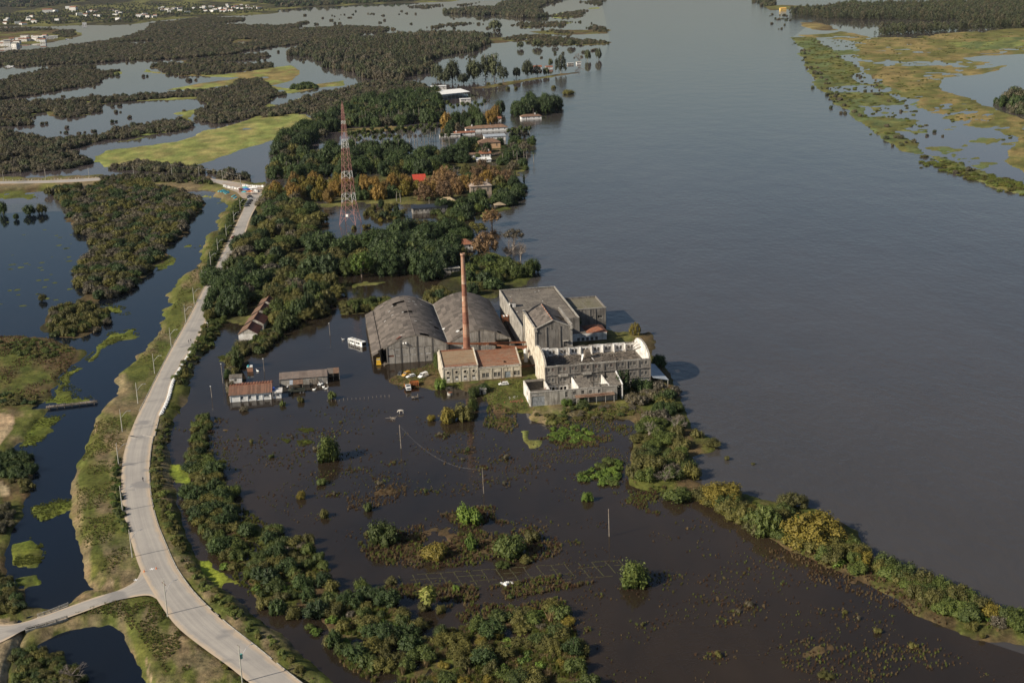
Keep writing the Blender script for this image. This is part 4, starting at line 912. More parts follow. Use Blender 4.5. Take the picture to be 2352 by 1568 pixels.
for x in (4,8.4,11.2,16.2): MB().box(x - .22,x + .22,-.18,-.003,-1,9.6).build('pilaster',M_grey,an)
for o in ((9.2,10.3,5.0,6.0),(12.4,14.6,4.7,6.2)): window(an,'x',o,0,1,bars=(1,0))
MB().box(-.1,16.7,-.12,-.003,9.8,10.3).build('coping',M_conc,an)

# ---------------------------------------------------------------- gabled hall
gh = bld('gabled_hall','tall blind grey hall with a gabled sheet roof between high parapets',42.3,6.8)
GW,GL,GE,GR = 17.0,31.0,20.6,23.1
side = [(a,a + 1.3,z,z + 2.2) for z in (4,9,14) for a in (3,8,13,18,23)]
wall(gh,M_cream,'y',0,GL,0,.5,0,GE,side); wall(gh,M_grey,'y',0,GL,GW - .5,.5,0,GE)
fops = [(13.2,14.5,10.6,13.4),(.8,4.2,5.4,7.0)]
wall(gh,M_grey,'x',.5,GW - .5,0,.5,0,19.0,fops); wall(gh,M_grey,'x',.5,GW - .5,GL - .5,.5,0,19.2)
MB().prism([(.5,19.0),(.5,20.0),(GW / 2,GR + .25),(GW - .5,20.0),(GW - .5,19.0)],.003,.5,'y').build('gable',M_grey,gh)
MB().prism([(.5,19.2),(.5,20.0),(GW / 2,GR + .25),(GW - .5,20.0),(GW - .5,19.2)],GL - .5,GL - .003,'y').build('gable',M_grey,gh)
for s in (-1,1):
    x = GW / 2 + s * (GW / 2)
    mb = MB(); xa,xb = GW / 2,GW / 2 + s * (GW / 2 - .3)
    a = [(xa,-.35,GR + .2),(xb,-.35,19.75),(xb,.3,19.75),(xa,.3,GR + .2)]; mb.hexa(a,[(p[0],p[1],p[2] + .42) for p in a]); mb.build('raking_cornice',M_plaster,gh)
    MB().box(min(x,x - s * 1.3),max(x,x - s * 1.3),-.6,.7,18.6,19.1).build('corbel',M_plaster,gh)
    MB().box(min(x + s * .15,x - s * 1.0),max(x + s * .15,x - s * 1.0),-.45,1.0,19.1,20.4).build('corner_block',M_plaster,gh)
    MB().box(x - .35 if s < 0 else x - .45,x + .45 if s < 0 else x + .35,1.0,GL,20.6,20.85).build('parapet_coping',M_plaster,gh)
for x in (5.2,6.2 + 5.2): MB().box(x - .3,x + .3,-.25,-.003,0,20.6).build('pilaster',M_grey,gh)
for x in (.5,GW - .5): MB().box(x - .5,x + .5,-.25,-.003,0,18.6).build('corner_pilaster',M_plaster,gh)
MB().box(-.15,-.003,0,GL,19.3,19.8).build('string_course',M_cream,gh)
for s in (-1,1):
    rows,cols = 5,12
    for r in range(rows):
        for c in range(cols):
            if s > 0 and (r,c) in ((2,4),(3,4),(3,5),(4,5),(4,4),(3,3)): continue
            t0,t1 = r / rows,(r + 1.06) / rows
            x0,x1 = GW / 2 + s * (GW / 2 - 1.0) * t0,GW / 2 + s * (GW / 2 - 1.0) * t1
            z0,z1 = GR - (GR - 19.5) * t0 + .04,GR - (GR - 19.5) * t1
            y0 = .4 + c * (GL - .8) / cols; y1 = y0 + (GL - .8) / cols * 1.03; j = random.uniform(0,.04)
            MB().hexa([(x0,y0,z0 + j),(x1,y0,z1 + j),(x1,y1,z1 + j),(x0,y1,z0 + j)],[(x0,y0,z0 + j + .05),(x1,y0,z1 + j + .05),(x1,y1,z1 + j + .05),(x0,y1,z0 + j + .05)]).build('roof_sheet',M_sheet,gh)
for i in range(30): MB().cyl((GW / 2,.4 + i,GR + .05),(GW / 2,1.35 + i,GR + .13),.22,.26,6).build('ridge_tile',M_tile_red if i % 4 else M_conc,gh)
for i in range(9): MB().cyl((GW / 2,2 + i * 3.4,GR - .3),(GW - .6,2 + i * 3.4,19.2),.12,n=5).build('rafter',M_wood,gh)
for o in side: MB().box(.3,.36,o[0],o[1],o[2],o[3]).build('blocked_window',M_plaster,gh)
window(gh,'x',fops[0],0,1,pane=M_dark); MB().box(12.6,15.1,-1.2,0,13.6,13.75).build('door_canopy',M_conc,gh)
MB().box(.8,4.2,.4,.45,5.4,7).build('dark_opening',M_dark,gh)
MB().hexa([(7.6,-1.6,6.2),(10.2,-1.6,6.2),(10.2,-.01,7.6),(7.6,-.01,7.6)],[(7.6,-1.6,6.4),(10.2,-1.6,6.4),(10.2,-.01,8.4),(7.6,-.01,8.4)]).build('small_tiled_roof',M_tile_dark,gh)
mb = MB()
for i in range(12): mb.box(12.6 + i * .33,13.0 + i * .33,-1.1,-.01,9.9 - i * .38,10.2 - i * .38)
mb.build('outside_stair',M_plaster,gh)

# ---------------------------------------------------------------- roofless three-storey ruin
ru = bld('roofless_mill','roofless three-storey mill ruin with arched end walls and debris on its top floor',41.0,-25.9)
RW,RD,RT,RF = 45.3,25.5,12.8,9.2
bays = 9; bw = RW / bays
fo = []
for i in range(bays):
    c = bw * (i + .5)
    for z0,z1 in ((10.2,11.7),(5.6,7.1),(1.4,3.2)):
        if z0 == 1.4 and i not in (0,1,2,7,8): continue
        fo += [(c - 1.35,c - .25,z0,z1),(c + .25,c + 1.35,z0,z1)]
lower = mk('ruin_lower_white',(.74,.72,.68),(.45,.42,.38),(.22,.2,.18),.25,1,slo=.5,shi=.75)
M_grey3 = mk('ruin_grey',(.29,.265,.235),(.19,.17,.15),(.075,.066,.058),.2,1,bump=.3,slo=.46,shi=.70)
wall(ru,M_grey3,'x',0,RW,0,.5,4.6,RT - .5,[o for o in fo if o[2] > 4]); wall(ru,lower,'x',0,RW,0,.5,0,4.6,[o for o in fo if o[2] < 4],name='lower_wall')
bo = [(bw * (i + .5) - 1.3,bw * (i + .5) - .2,10.1,11.7) for i in range(bays)] + [(bw * (i + .5) + .2,bw * (i + .5) + 1.3,10.1,11.7) for i in range(bays)]
wall(ru,M_white,'x',0,RW,RD - .5,.5,0,RT - .3,bo,name='back_wall')
x = 0
while x < RW - .1:
    w_ = min(random.uniform(1.0,3.4),RW - x); MB().box(x + .003,x + w_,RD - .48,RD - .02,RT - .3,RT + random.uniform(-.28,.25)).build('broken_coping',random.choice([M_white,M_plaster,M_grey3]),ru); x += w_
for o in fo:
    if o[2] > 4 or o[0] > 30: window(ru,'x',o,0,1,bars=(1,2),pane=random.choice([M_glass,M_dark,M_glass,M_tile_dark]) if o[2] > 10 else None)
for o in bo: window(ru,'x',o,RD - .5,1,bars=(1,2),sill=False)
# ragged broken top of the front wall
x = 0
while x < RW - .1:
    w_ = min(random.uniform(1.2,3.0),RW - x); MB().box(x + .003,x + w_,.02,.48,RT - .5,RT - random.uniform(0,.35)).build('broken_coping',random.choice([M_grey3,M_conc,M_plaster]),ru); x += w_
for i in range(bays + 1):
    x = bw * i
    MB().box(x - .28,x + .28,-.2,-.003,0,RT - .6).build('pilaster',M_grey3,ru)
    if 0 < i < bays: MB().prism([(RD - .5,8.8),(RD - .5,RT - .2),(RD - 1.6,RT - .5),(RD - 1.9,9.2)],x - .2,x + .2,'x').build('inner_buttress',M_white,ru)
for z0,z1 in ((8.5,8.9),(4.4,4.65)): MB().box(-.25,RW + .25,-.35,-.201,z0,z1).build('cornice',M_grey3,ru)
for x in (bw,3 * bw): MB().box(x + .5,x + bw - .5,-.75,-.36,7.9,8.9).build('balcony',M_plaster,ru)
for e,m in ((0,M_cream),(RW - .5,M_white)):
    wall(ru,M_cream if e == 0 else M_white,'y',.5,RD - .5,e,.5,0,RT - .8,[(RD / 2 - 1.6,RD / 2 - .4,10.2,11.7),(RD / 2 + .4,RD / 2 + 1.6,10.2,11.7)] if e else (),name='end_wall')
    pts = [(RD * .5 + RD * .5 * math.cos(math.pi * i / 20),RT - .8 + 4.9 * math.sin(math.pi * i / 20)) for i in range(21)]
    MB().prism(pts,e,e + .5,'x').build('arched_gable',m,ru)
    mb = MB()
    for i in range(20):
        (ya,za),(yb,zb) = pts[i],pts[i + 1]
        mb.hexa([(e - .12,ya,za),(e + .62,ya,za),(e + .62,yb,zb),(e - .12,yb,zb)],[(e - .12,ya,za + .22),(e + .62,ya,za + .22),(e + .62,yb,zb + .22),(e - .12,yb,zb + .22)])
    mb.build('gable_coping',M_plaster,ru)
MB().box(.5,RW - .5,.5,RD - .5,RF - .3,RF).build('top_floor',M_flat,ru)
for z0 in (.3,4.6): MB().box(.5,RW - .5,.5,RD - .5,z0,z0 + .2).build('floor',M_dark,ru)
pl = [MB().box(-l / 2,l / 2,-w / 2,w / 2,0,.1).mesh('plank',m) for l,w,m in ((4.5,.22,M_wood),(3,.3,M_wood),(2.2,.6,M_sheet),(5.5,.18,M_wood),(1.6,.9,M_sheet))]
for i in range(285):
    x,y = random.uniform(2,RW - 2),random.uniform(2,RD - 3)
    inst('plank',random.choice(pl),ru,(x,y,RF + .1 + random.uniform(0,.9) * random.random()),(random.gauss(0,.12),random.gauss(0,.16),random.choice((0.1,1.5)) + random.gauss(0,.45)))
mb = MB()
for i in range(520):
    x,y = random.uniform(1.5,RW - 1.5),random.uniform(1.5,RD - 2); l = random.uniform(.5,1.8); a = random.uniform(0,3.14); z = RF + random.uniform(.02,.5)
    dx,dy = math.cos(a) * l / 2,math.sin(a) * l / 2; nx,ny = -math.sin(a) * .1,math.cos(a) * .1; h1,h2 = random.uniform(0,.35),random.uniform(0,.35)
    q = [(x - dx - nx,y - dy - ny,z + h1),(x + dx - nx,y + dy - ny,z + h2),(x + dx + nx,y + dy + ny,z + h2),(x - dx + nx,y - dy + ny,z + h1)]
    mb.hexa(q,[(p[0],p[1],p[2] + .08) for p in q])
tag(mb.build('rubble',M_wood,ru),kind='stuff')
for i in range(4): MB().cyl((RW - 5.5 + i * 1.5,RD - 1,RF + .3),(RW - .7,RD - 3 - i * 3.2,RT + 2.3 - i * .3),.12,n=5).build('hanging_rafter',M_wood,ru)
for i in range(5): MB().cyl((3 + i * 2.4,RD - 1.2,RT - .6),(7 + i * 2.4,RD - 7,RF + .2),.1,n=5).build('fallen_rafter',M_wood,ru)
MB().hexa([(20.5,17,RF),(23.5,17,RF),(23.5,20.5,RF),(20.5,20.5,RF)],[(20.8,17,RF + 3),(23.2,17,RF + 3),(23.2,20.2,RF + 3.4),(20.8,20.2,RF + 3.4)]).build('stair_box',M_wood,ru)
MB().hexa([(18.2,13.6,RF + .2),(18.5,13.4,RF + .2),(19.9,15.7,RF + 2.6),(19.0,16.0,RF + 2.6)],[(18.2,13.7,RF + .3),(18.5,13.5,RF + .3),(19.9,15.9,RF + 2.7),(19.0,16.2,RF + 2.7)]).build('white_funnel',M_clean,ru)
MB().box(-.1,.1,-1.2,1.2,0,.12).build('white_pipe',M_clean,ru,loc=(23.5,13.5,RF + .7),rot=(.5,0,.5))

# ---------------------------------------------------------------- low ruined front range
lr = bld('ruined_front_range','low whitewashed ruin with collapsed dark roofs in front of the mill',31.8,-41.0)
fo = [(14.6,15.7,3.6,6.0),(18.0,19.2,4.4,5.9),(21.4,22.7,4.5,6.0),(24.7,25.9,4.4,5.9),(28.4,29.6,4.4,5.9),(18.0,19.3,.6,2.6),(20.6,23.6,0,3.6),(24.8,26.2,1.0,3.2),(.6,6.0,.1,5.0),(.6,5.8,5.3,6.2)]
wall(lr,M_plaster,'x',0,36.5,0,.45,0,6.7,fo)
wall(lr,M_white,'y',.45,17,0,.45,0,6.7,[(6,8,3,5)]); wall(lr,M_white,'y',.45,14.8,8.6,.4,0,6.4); wall(lr,M_white,'y',.45,14.8,20.2,.4,0,7.2); wall(lr,M_white,'y',.45,14.8,33.0,.4,0,7.2)
wall(lr,M_flat,'x',.45,8.6,16.6,.4,0,6.9)
MB().box(.4,8.6,.6,3.4,6.3,6.6).build('flat_roof',M_flat,lr); MB().box(.4,8.6,14.8,17,6.5,6.8).build('flat_roof',M_flat,lr)
MB().box(-.05,36.6,-.1,.5,6.7,6.9).build('coping',M_plaster,lr)
for i in range(9): MB().box(.62 + i * .6,.62 + (i + 1) * .6 - .03,.12,.18 + .05 * (i % 2),.15,4.95).build('gate_plank',M_zinc,lr)
MB().box(.6,5.8,.35,.4,5.3,6.2).build('grille_void',M_dark,lr)
m = MB()
for k in range(1,13): m.box(.6 + .4 * k - .04,.6 + .4 * k + .04,.1,.2,5.3,6.2)
for k in range(1,3): m.box(.6,5.8,.11,.19,5.3 + .3 * k - .04,5.3 + .3 * k + .04)
m.build('grille',M_white,lr)
for o in fo[:6] + [fo[7]]: window(lr,'x',o,0,1,bars=(1,1),pane=random.choice((M_dark,M_glass)))
MB().box(20.6,23.6,.4,.44,0,3.6).build('doorway',M_dark,lr); MB().box(22.6,23.5,.2,.26,0,3.4).build('door',mk('teal_door',(.10,.22,.20)),lr)
for z in (4.1,): MB().hexa([(18.6,-2.6,3.7),(35,-2.6,3.9),(35,-.01,4.2),(18.6,-.01,4.1)],[(18.6,-2.6,3.8),(35,-2.6,4.0),(35,-.01,4.32),(18.6,-.01,4.22)]).build('porch_roof',M_tile_brown,lr)
for x in (18.9,23.8,27.2,31,34.6): MB().cyl((x,-2.4,.3),(x,-2.4,3.8),.1,n=6).build('porch_post',M_conc,lr)
for i in range(5): MB().box(-2.2,2.2,-.1,.1,0,.1).build('fallen_batten',random.choice((M_clean,M_tile_dark,M_wood)),lr,loc=(24 + i * 2.3,-2.2 + .3 * i,4.15),rot=(0,.03,random.uniform(-.25,.25)))
def slope(x0,x1,y0,z0,y1,z1,nx,ny,skip):
    for i in range(nx):
        for j in range(ny):
            if (i,j) in skip: continue
            xa,xb = x0 + (x1 - x0) * i / nx,x0 + (x1 - x0) * (i + .97) / nx; a,c = j / ny,(j + 1.05) / ny; q = random.uniform(-.04,.04)
            ya,yb,za,zb = y0 + (y1 - y0) * a,y0 + (y1 - y0) * c,z0 + (z1 - z0) * a + q,z0 + (z1 - z0) * c + q
            MB().hexa([(xa,ya,za),(xb,ya,za),(xb,yb,zb),(xa,yb,zb)],[(xa,ya,za + .08),(xb,ya,za + .08),(xb,yb,zb + .08),(xa,yb,zb + .08)]).build('roof_panel',M_flat,lr)
slope(20.6,26.6,.6,6.8,12.5,8.3,6,5,{(5,4),(4,4),(5,3),(5,0),(0,4)})
slope(27.5,33,.6,6.8,2.6,7.1,6,1,{(2,0)})
slope(33.4,38.6,.6,6.8,11.5,8.8,5,5,{(0,4),(0,3)})
MB().box(38.6,39.0,.45,12,0,7).build('end_wall',M_white,lr); mb = MB().hexa([(38.55,.4,7),(39.05,.4,7),(39.05,12,9),(38.55,12,9)],[(38.55,.4,7.3),(39.05,.4,7.3),(39.05,12,9.3),(38.55,12,9.3)]); mb.build('verge',M_clean,lr)
for k in range(3): MB().cyl((7 + .4 * k,3.5,1),(6.6 + k * .5,4.2 + k,6.6),.12,n=5).build('broken_post',M_rust,lr)

# ---------------------------------------------------------------- sheds and workshop
ws = bld('riverside_workshop','low white workshop with flat dark roof in the shade of the hall',60.5,47.0)
wo = [(9.0 + i * 2.2,10.3 + i * 2.2,.8,2.4) for i in range(5)]
wall(ws,M_white,'x',0,23.5,0,.4,-.8,4.4,wo); wall(ws,M_white,'y',.4,13,23.1,.4,-.8,4.4); wall(ws,M_grey,'x',0,12,13,.4,0,8); wall(ws,M_grey,'y',.4,13,0,.4,0,7.6)
MB().box(0,13.5,.2,13,4.4,4.7).build('flat_roof',M_flat,ws); MB().box(9.2,12.4,12.8,20,0,8).build('upper_wall',M_grey,ws); MB().box(0,12.4,12.8,24,7.8,8.1).build('flat_roof',M_flat,ws)
for o in wo: window(ws,'x',o,0,1)
cx,cy = 18.8,6.5
for k,(q0,q1) in enumerate((((13.5,.0),(24,.0)),((24,0),(24,13)),((24,13),(13.5,13)),((13.5,13),(13.5,0)))):
    mb = MB(); mb.add([(q0[0],q0[1],4.4),(q1[0],q1[1],4.4),(cx,cy,6.8)],[(0,1,2)]); mb.build('hip_slope',M_tile_red,ws)
ml = bld('tin_lean_to','pale tin lean-to on posts over the water at the mill end',86.9,-28.0,'shed')
for i in range(5): MB().hexa([(.1,i * 4.4,4.6),(6.6,i * 4.4 - (1.5 if i == 0 else 0),3.5),(6.6,i * 4.4 + 4.45,3.5),(.1,i * 4.4 + 4.45,4.6)],[(.1,i * 4.4,4.66),(6.6,i * 4.4 - (1.5 if i == 0 else 0),3.56),(6.6,i * 4.4 + 4.45,3.56),(.1,i * 4.4 + 4.45,4.66)]).build('tin_sheet',M_tin,ml,loc=(0,0,random.uniform(0,.05)))
for y in (-1,7,14,21): MB().cyl((6.3,y,-1),(6.3,y,3.5),.14,n=6).build('post',M_conc,ml)
rb = bld('rusty_bin','rusty slatted box with red and white tin top against the long block',38.2,78.5,'shed')
for i in range(9): MB().box(i * .36,i * .36 + .26,0,.1,4.4,7.0).build('slat',M_rust,rb)
MB().box(0,3.2,.1,2.6,4.4,7.0).build('box',M_rust,rb);
for i in range(5): MB().box(-.2 + i * .72,-.2 + i * .72 + .7,-.2,2.8,7.0,7.12).build('tin_strip',M_clean if i in (1,3) else M_rust,rb)
for x in (.1,3.1): MB().cyl((x,.2,0),(x,.2,4.4),.12).build('leg',M_rust,rb)
# collapsed rusty conveyor beams between warehouse,boiler house and hall
def beam(p0,p1,label,r=.28,tilt=0):
    a,b = Vector(UV(*p0)),Vector(UV(*p1)); d = b - a
    o = empty('rusty_beam',a,0,label,'beam')
    mb = MB(); n = Vector((-d.y,d.x,0)).normalized() * r
    mb.hexa([-n,d - n,d + n,n],[q + Vector((0,0,.10)) for q in (-n,d - n,d + n,n)]); mb.build('lower_flange',M_rust,o)
    mb = MB(); mb.hexa([q + Vector((0,0,.6)) for q in (-n,d - n,d + n,n)],[q + Vector((0,0,.7)) for q in (-n,d - n,d + n,n)]); mb.build('upper_flange',M_rust,o)
    mb = MB(); nn = n * .2; mb.hexa([q + Vector((0,0,.101)) for q in (-nn,d - nn,d + nn,nn)],[q + Vector((0,0,.599)) for q in (-nn,d - nn,d + nn,nn)]); mb.build('web',M_rust,o)
beam((5.0,37.0,7.4),(24,33,6.6),'long rusty beam from the vaulted warehouse past the chimney')
beam((14,35,7.0),(42,30,7.0),'longest rusty beam reaching from chimney to the gabled hall')
beam((24,31.5,7.2),(41,22,6.4),'slanting rusty beam over the boiler house roof')
beam((30,27,6.4),(41.5,24,6.7),'short rusty beam beside the gabled hall')
beam((35.5,6,3.0),(42,6.5,3.0),'thin rusty beam between boiler house and gabled hall',.12)
yw = bld('yard_walls','roofless white yard walls behind the boiler house under the rusty beams',16.5,24.5,'wall')
wall(yw,M_white,'x',0,17,6.5,.3,0,4.5,[(a,a + 2.0,2.0,2.7) for a in (2,5,8)]); wall(yw,M_white,'y',0,6.5,8.5,.3,0,5.8); wall(yw,M_white,'y',0,6.5,17,.3,0,4.5); wall(yw,M_plaster,'y',0,11,-10,.3,0,5);
tk = bld('white_tank','upright white tank against the gabled hall wall',40.3,21.0,'tank')
MB().cyl((0,0,0),(0,0,6.6),.95,.95,16).build('shell',M_clean,tk); MB().cyl((0,0,6.6),(0,0,7.1),.95,.4,16).build('lid',M_white,tk)
mb = MB().tube([(.8,-.6,6),(1.6,-.8,5.6),(1.7,-.8,4.4),(1.0,-.6,3.8)],.09,5); mb.build('pipe',M_rust,tk)
# ---------------------------------------------------------------- small houses
HOUSE_ZONES = []
def house(name,label,base,w,d,h,roof='gable',rz=TH,wallm=None,roofm=None,rise=1.6,over=.5,wins=2,door=True,chimney=None,group=None,cat='house',storeys=1,cols=9):
    """base = world point of the middle of the front wall; local x along the front, y away from the viewer"""
    wallm,roofm = wallm or M_clean,roofm or M_tile_brown
    HOUSE_ZONES.append((base[0],base[1],w)); b = empty(name,base,rz,label,cat,group)
    ops = []
    for s in range(storeys):
        hs = h / storeys
        for i in range(wins):
            c = -w / 2 + w * (i + .5) / wins + (.0 if wins == 1 else 0); ops.append((c - .55,c + .55,s * hs + hs * .38,s * hs + hs * .80))
    if door and wins > 1: c = (ops[0][0] + ops[1][1]) / 2; dr = (c - .45,c + .45,.05,h / storeys * .8); ops.append(dr)
    wall(b,wallm,'x',-w / 2,w / 2,0,.25,-.6,h,ops); wall(b,wallm,'x',-w / 2,w / 2,d - .25,.25,-.6,h)
    sops = [(d * .4,d * .4 + 1.1,h * .4,h * .78)] if d > 4 else []
    wall(b,wallm,'y',.25,d - .25,-w / 2,.25,-.6,h,sops); wall(b,wallm,'y',.25,d - .25,w / 2 - .25,.25,-.6,h)
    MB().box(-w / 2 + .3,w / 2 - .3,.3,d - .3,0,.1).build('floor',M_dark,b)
    for o in ops[:len(ops) - (1 if door and wins > 1 else 0)]: window(b,'x',o,0,1,bars=(1,0))
    for o in sops: window(b,'y',o,-w / 2,1,bars=(1,0),sill=False)
    if door and wins > 1: MB().box(dr[0],dr[1],.12,.18,dr[2],dr[3]).build('door',M_wood,b)
    X,Y0,Y1,ym = w / 2 + over,-over,d + over,d / 2
    if roof == 'gable':
        for s,ya in ((1,Y0),(-1,Y1)):
            n = max(4,min(28,int(w * 1.2)))
            for i in range(n):
                x0,x1 = -X + 2 * X * i / n,-X + 2 * X * (i + .98) / n
                MB().hexa([(x0,ya,h - .05),(x1,ya,h - .05),(x1,ym,h + rise),(x0,ym,h + rise)],[(x0,ya,h + .1),(x1,ya,h + .1),(x1,ym,h + rise + .15),(x0,ym,h + rise + .15)]).build('tile_row',roofm,b)
        for x in (-w / 2,w / 2 - .25): MB().prism([(0,h),(ym,h + rise - .1),(d,h)],x,x + .25,'x').build('gable_wall',wallm,b)
        MB().cyl((-X,ym,h + rise + .12),(X,ym,h + rise + .12),.14,n=6).build('ridge',roofm,b)
    elif roof == 'hip':
        k = min(w,d) * .45; A = [(-X,Y0),(X,Y0),(X,Y1),(-X,Y1)]; r0,r1 = (-X + k,ym),(X - k,ym)
        if w < d: r0,r1 = (0,Y0 + k),(0,Y1 - k)
        hv = [(p[0],p[1],h) for p in A]; R0_,R1_ = (*r0,h + rise),(*r1,h + rise)
        faces = [[hv[0],hv[1],R1_,R0_],[hv[1],hv[2],R1_],[hv[2],hv[3],R0_,R1_],[hv[3],hv[0],R0_]] if w >= d else [[hv[0],hv[1],R0_],[hv[1],hv[2],R1_,R0_],[hv[2],hv[3],R1_],[hv[3],hv[0],R0_,R1_]]
        for f in faces:
            mb = MB(); mb.add(f,[tuple(range(len(f)))]); mb.add([(p[0],p[1],p[2] - .12) for p in f],[tuple(range(len(f)))[::-1]]); mb.build('hip_slope',roofm,b)
        MB().cyl(R0_,R1_,.14,n=6).build('ridge',roofm,b)
        MB().box(-X,X,Y0,Y1,h - .2,h - .13).build('eaves_board',M_frame,b)
    elif roof == 'flat': MB().box(-X,X,Y0,Y1,h,h + .22).build('roof_slab',roofm,b)
    elif roof == 'shed':
        n = max(3,int(w / 2.5))
        for i in range(n):
            x0,x1 = -X + 2 * X * i / n,-X + 2 * X * (i + .985) / n
            MB().hexa([(x0,Y0,h),(x1,Y0,h),(x1,Y1,h + rise),(x0,Y1,h + rise)],[(x0,Y0,h + .12),(x1,Y0,h + .12),(x1,Y1,h + rise + .12),(x0,Y1,h + rise + .12)]).build('roof_sheet',roofm,b)
    if chimney is not None:
        c = MB().box(-.5,.5,-.4,.4,0,rise + 1.6).build('chimney',wallm,b,loc=(chimney,ym * .8,h)); MB().box(-.6,.6,-.5,.5,rise + 1.6,rise + 1.8).build('chimney_cap',roofm,c)
    return b
def at0(pt,z=0.0): w = P(*pt,z); return (float(w[0]),float(w[1]),0.0)

# ---------------------------------------------------------------- white house in the flood,its annex and neighbours
M_tile_wh = mk('weathered_pantile',(.23,.115,.075),(.17,.10,.07),(.30,.22,.16),.4,0,rnd=.25)
b = bld('white_house','long whitewashed house with red pantile roof standing in the flood',-91.3,-1.5,'house')
ops = [(4.6,5.7,.9,2.3),(7.9,9.0,.9,2.3),(11.2,12.3,.2,2.3),(14.3,16.5,1.2,2.2)]
wall(b,M_clean,'x',0,17.4,0,.3,-.8,3.2,ops); wall(b,M_clean,'y',.3,15,0,.3,-.8,3.2); wall(b,M_clean,'y',.3,15,17.1,.3,-.8,3.2); wall(b,M_clean,'x',0,17.4,15,.3,-.8,3.2)
for x in (0,17.1): MB().prism([(0,3.2),(7.6,4.6),(15.2,3.2)],x,x + .3,'x').build('gable_wall',M_clean,b)
pantiles(b,M_tile_wh,-.5,17.9,-.6,3.1,7.6,4.75); pantiles(b,M_tile_red,-.5,17.9,15.8,3.1,7.6,4.75,1.2)
MB().cyl((-.5,7.6,4.8),(17.9,7.6,4.8),.18,n=6).build('ridge',M_tile_red,b)
for o in ops[:2] + ops[3:]: window(b,'x',o,0,1,frame=M_tin)
MB().box(11.2,12.3,.14,.2,.2,2.3).build('door',M_door,b)
for x in (.2,4.2,7.4,10.8,13.6,17.2): MB().box(x - .15,x + .15,-.14,-.003,-.8,3.1).build('buttress',M_clean,b)
MB().box(.3,17,.3,14.9,0,.1).build('floor',M_dark,b)
b = bld('house_annex','small flat-roofed white annex at the right end of the white house',-73.6,-1.0,'house')
wall(b,M_clean,'x',0,3.9,0,.25,-.8,2.6,[(.5,1.2,1.1,1.9),(2.2,3.0,1.2,1.9)]); wall(b,M_clean,'y',.25,5.5,3.65,.25,-.8,2.6); wall(b,M_clean,'x',0,3.9,5.5,.25,-.8,2.6)
MB().box(-.1,4.4,-.5,6.2,2.6,2.8).build('roof_slab',M_white,b); window(b,'x',(.5,1.2,1.1,1.9),0,1); window(b,'x',(2.2,3.0,1.2,1.9),0,1)
for x in (.4,1.9): MB().cyl((x,-1.2,-.6),(x,-1.2,3.4),.08,n=5).build('porch_post',M_log,b)
MB().box(.2,2.1,-1.3,-1.1,3.3,3.42).build('porch_beam',M_log,b)
o = MB().cyl((0,0,0),(0,0,1.1),.6,.5,14).build('water_tank',M_blue,None,loc=UV(-72.8,2.5,2.82)); tag(o,'blue water tank on the roof of the white house annex','water tank')
b = bld('grey_shed','long grey rendered shed with narrow tiled roof behind the white house',-70.7,15.4,'shed')
wall(b,M_plaster,'x',0,20.9,0,.3,-.6,3.1); wall(b,M_plaster,'y',.3,7,0,.3,-.6,3.1); wall(b,M_plaster,'y',.3,7,20.6,.3,-.6,3.1); wall(b,M_plaster,'x',0,20.9,7,.3,-.6,3.7)
M_shedroof = mk('old_shed_tiles',(.20,.165,.14),(.14,.115,.10),(.26,.15,.10),.4,0,rnd=.15)
n = 17
for i in range(n): MB().hexa([(21.2 * i / n - .1,-.3,3.1),(21.2 * (i + .98) / n - .1,-.3,3.1),(21.2 * (i + .98) / n - .1,7.5,4.0),(21.2 * i / n - .1,7.5,4.0)],[(21.2 * i / n - .1,-.3,3.2),(21.2 * (i + .98) / n - .1,-.3,3.2),(21.2 * (i + .98) / n - .1,7.5,4.1),(21.2 * i / n - .1,7.5,4.1)]).build('roof_sheet',M_shedroof,b)
b = bld('shed_wing','darker open wing at the right end of the grey shed',-49.7,18.6,'shed')
for i in range(4): MB().hexa([(i * 1.35,0,3.0),(i * 1.35 + 1.32,0,3.0),(i * 1.35 + 1.32,5,4.1),(i * 1.35,5,4.1)],[(i * 1.35,0,3.1),(i * 1.35 + 1.32,0,3.1),(i * 1.35 + 1.32,5,4.2),(i * 1.35,5,4.2)]).build('roof_sheet',M_tile_brown if i > 1 else M_sheet,b)
wall(b,M_wood,'x',0,5.4,4.7,.2,-.6,4); wall(b,M_grey,'y',0,4.7,5.1,.25,-.6,3.4)
for x in (.1,2.6): MB().cyl((x,.1,-.6),(x,.1,3),.1,n=5).build('post',M_log,b)
for i,(u,dv) in enumerate(((-57.5,0),(-57,.2),(-56.4,.1),(-55.7,.3),(-54.9,.1),(-54.2,.5),(-53.9,.9))):
    o = MB().hexa([(-.22,-.04,0),(.22,-.04,0),(.22,.04,0),(-.22,.04,0)],[(-.2,.85,2.4 + .25 * (i % 3)),(.2,.85,2.4 + .25 * (i % 3)),(.2,.93,2.4 + .25 * (i % 3)),(-.2,.93,2.4 + .25 * (i % 3))]).build('leaning_board',M_wood,None,loc=UV(u,14.25 - dv * .2),rot=(0,0,TH + random.uniform(-.08,.08)))
    tag(o,'grey board leaning against the front of the long shed','board','boards leaning on the shed')
lean = bld('lumber_lean_to','brown tin lean-to in front of the grey shed behind the army truck',-66.2,8.6,'shed')
for i in range(4): MB().hexa([(i * 1.45,0,2.5),(i * 1.45 + 1.4,0,2.5),(i * 1.45 + 1.4,5,3.0),(i * 1.45,5,3.0)],[(i * 1.45,0,2.57),(i * 1.45 + 1.4,0,2.57),(i * 1.45 + 1.4,5,3.07),(i * 1.45,5,3.07)]).build('tin_sheet',M_tile_brown if i else M_tin,lean)
for x in (.1,5.6): MB().cyl((x,.1,-.6),(x,.1,2.5),.09,n=5).build('post',M_log,lean)
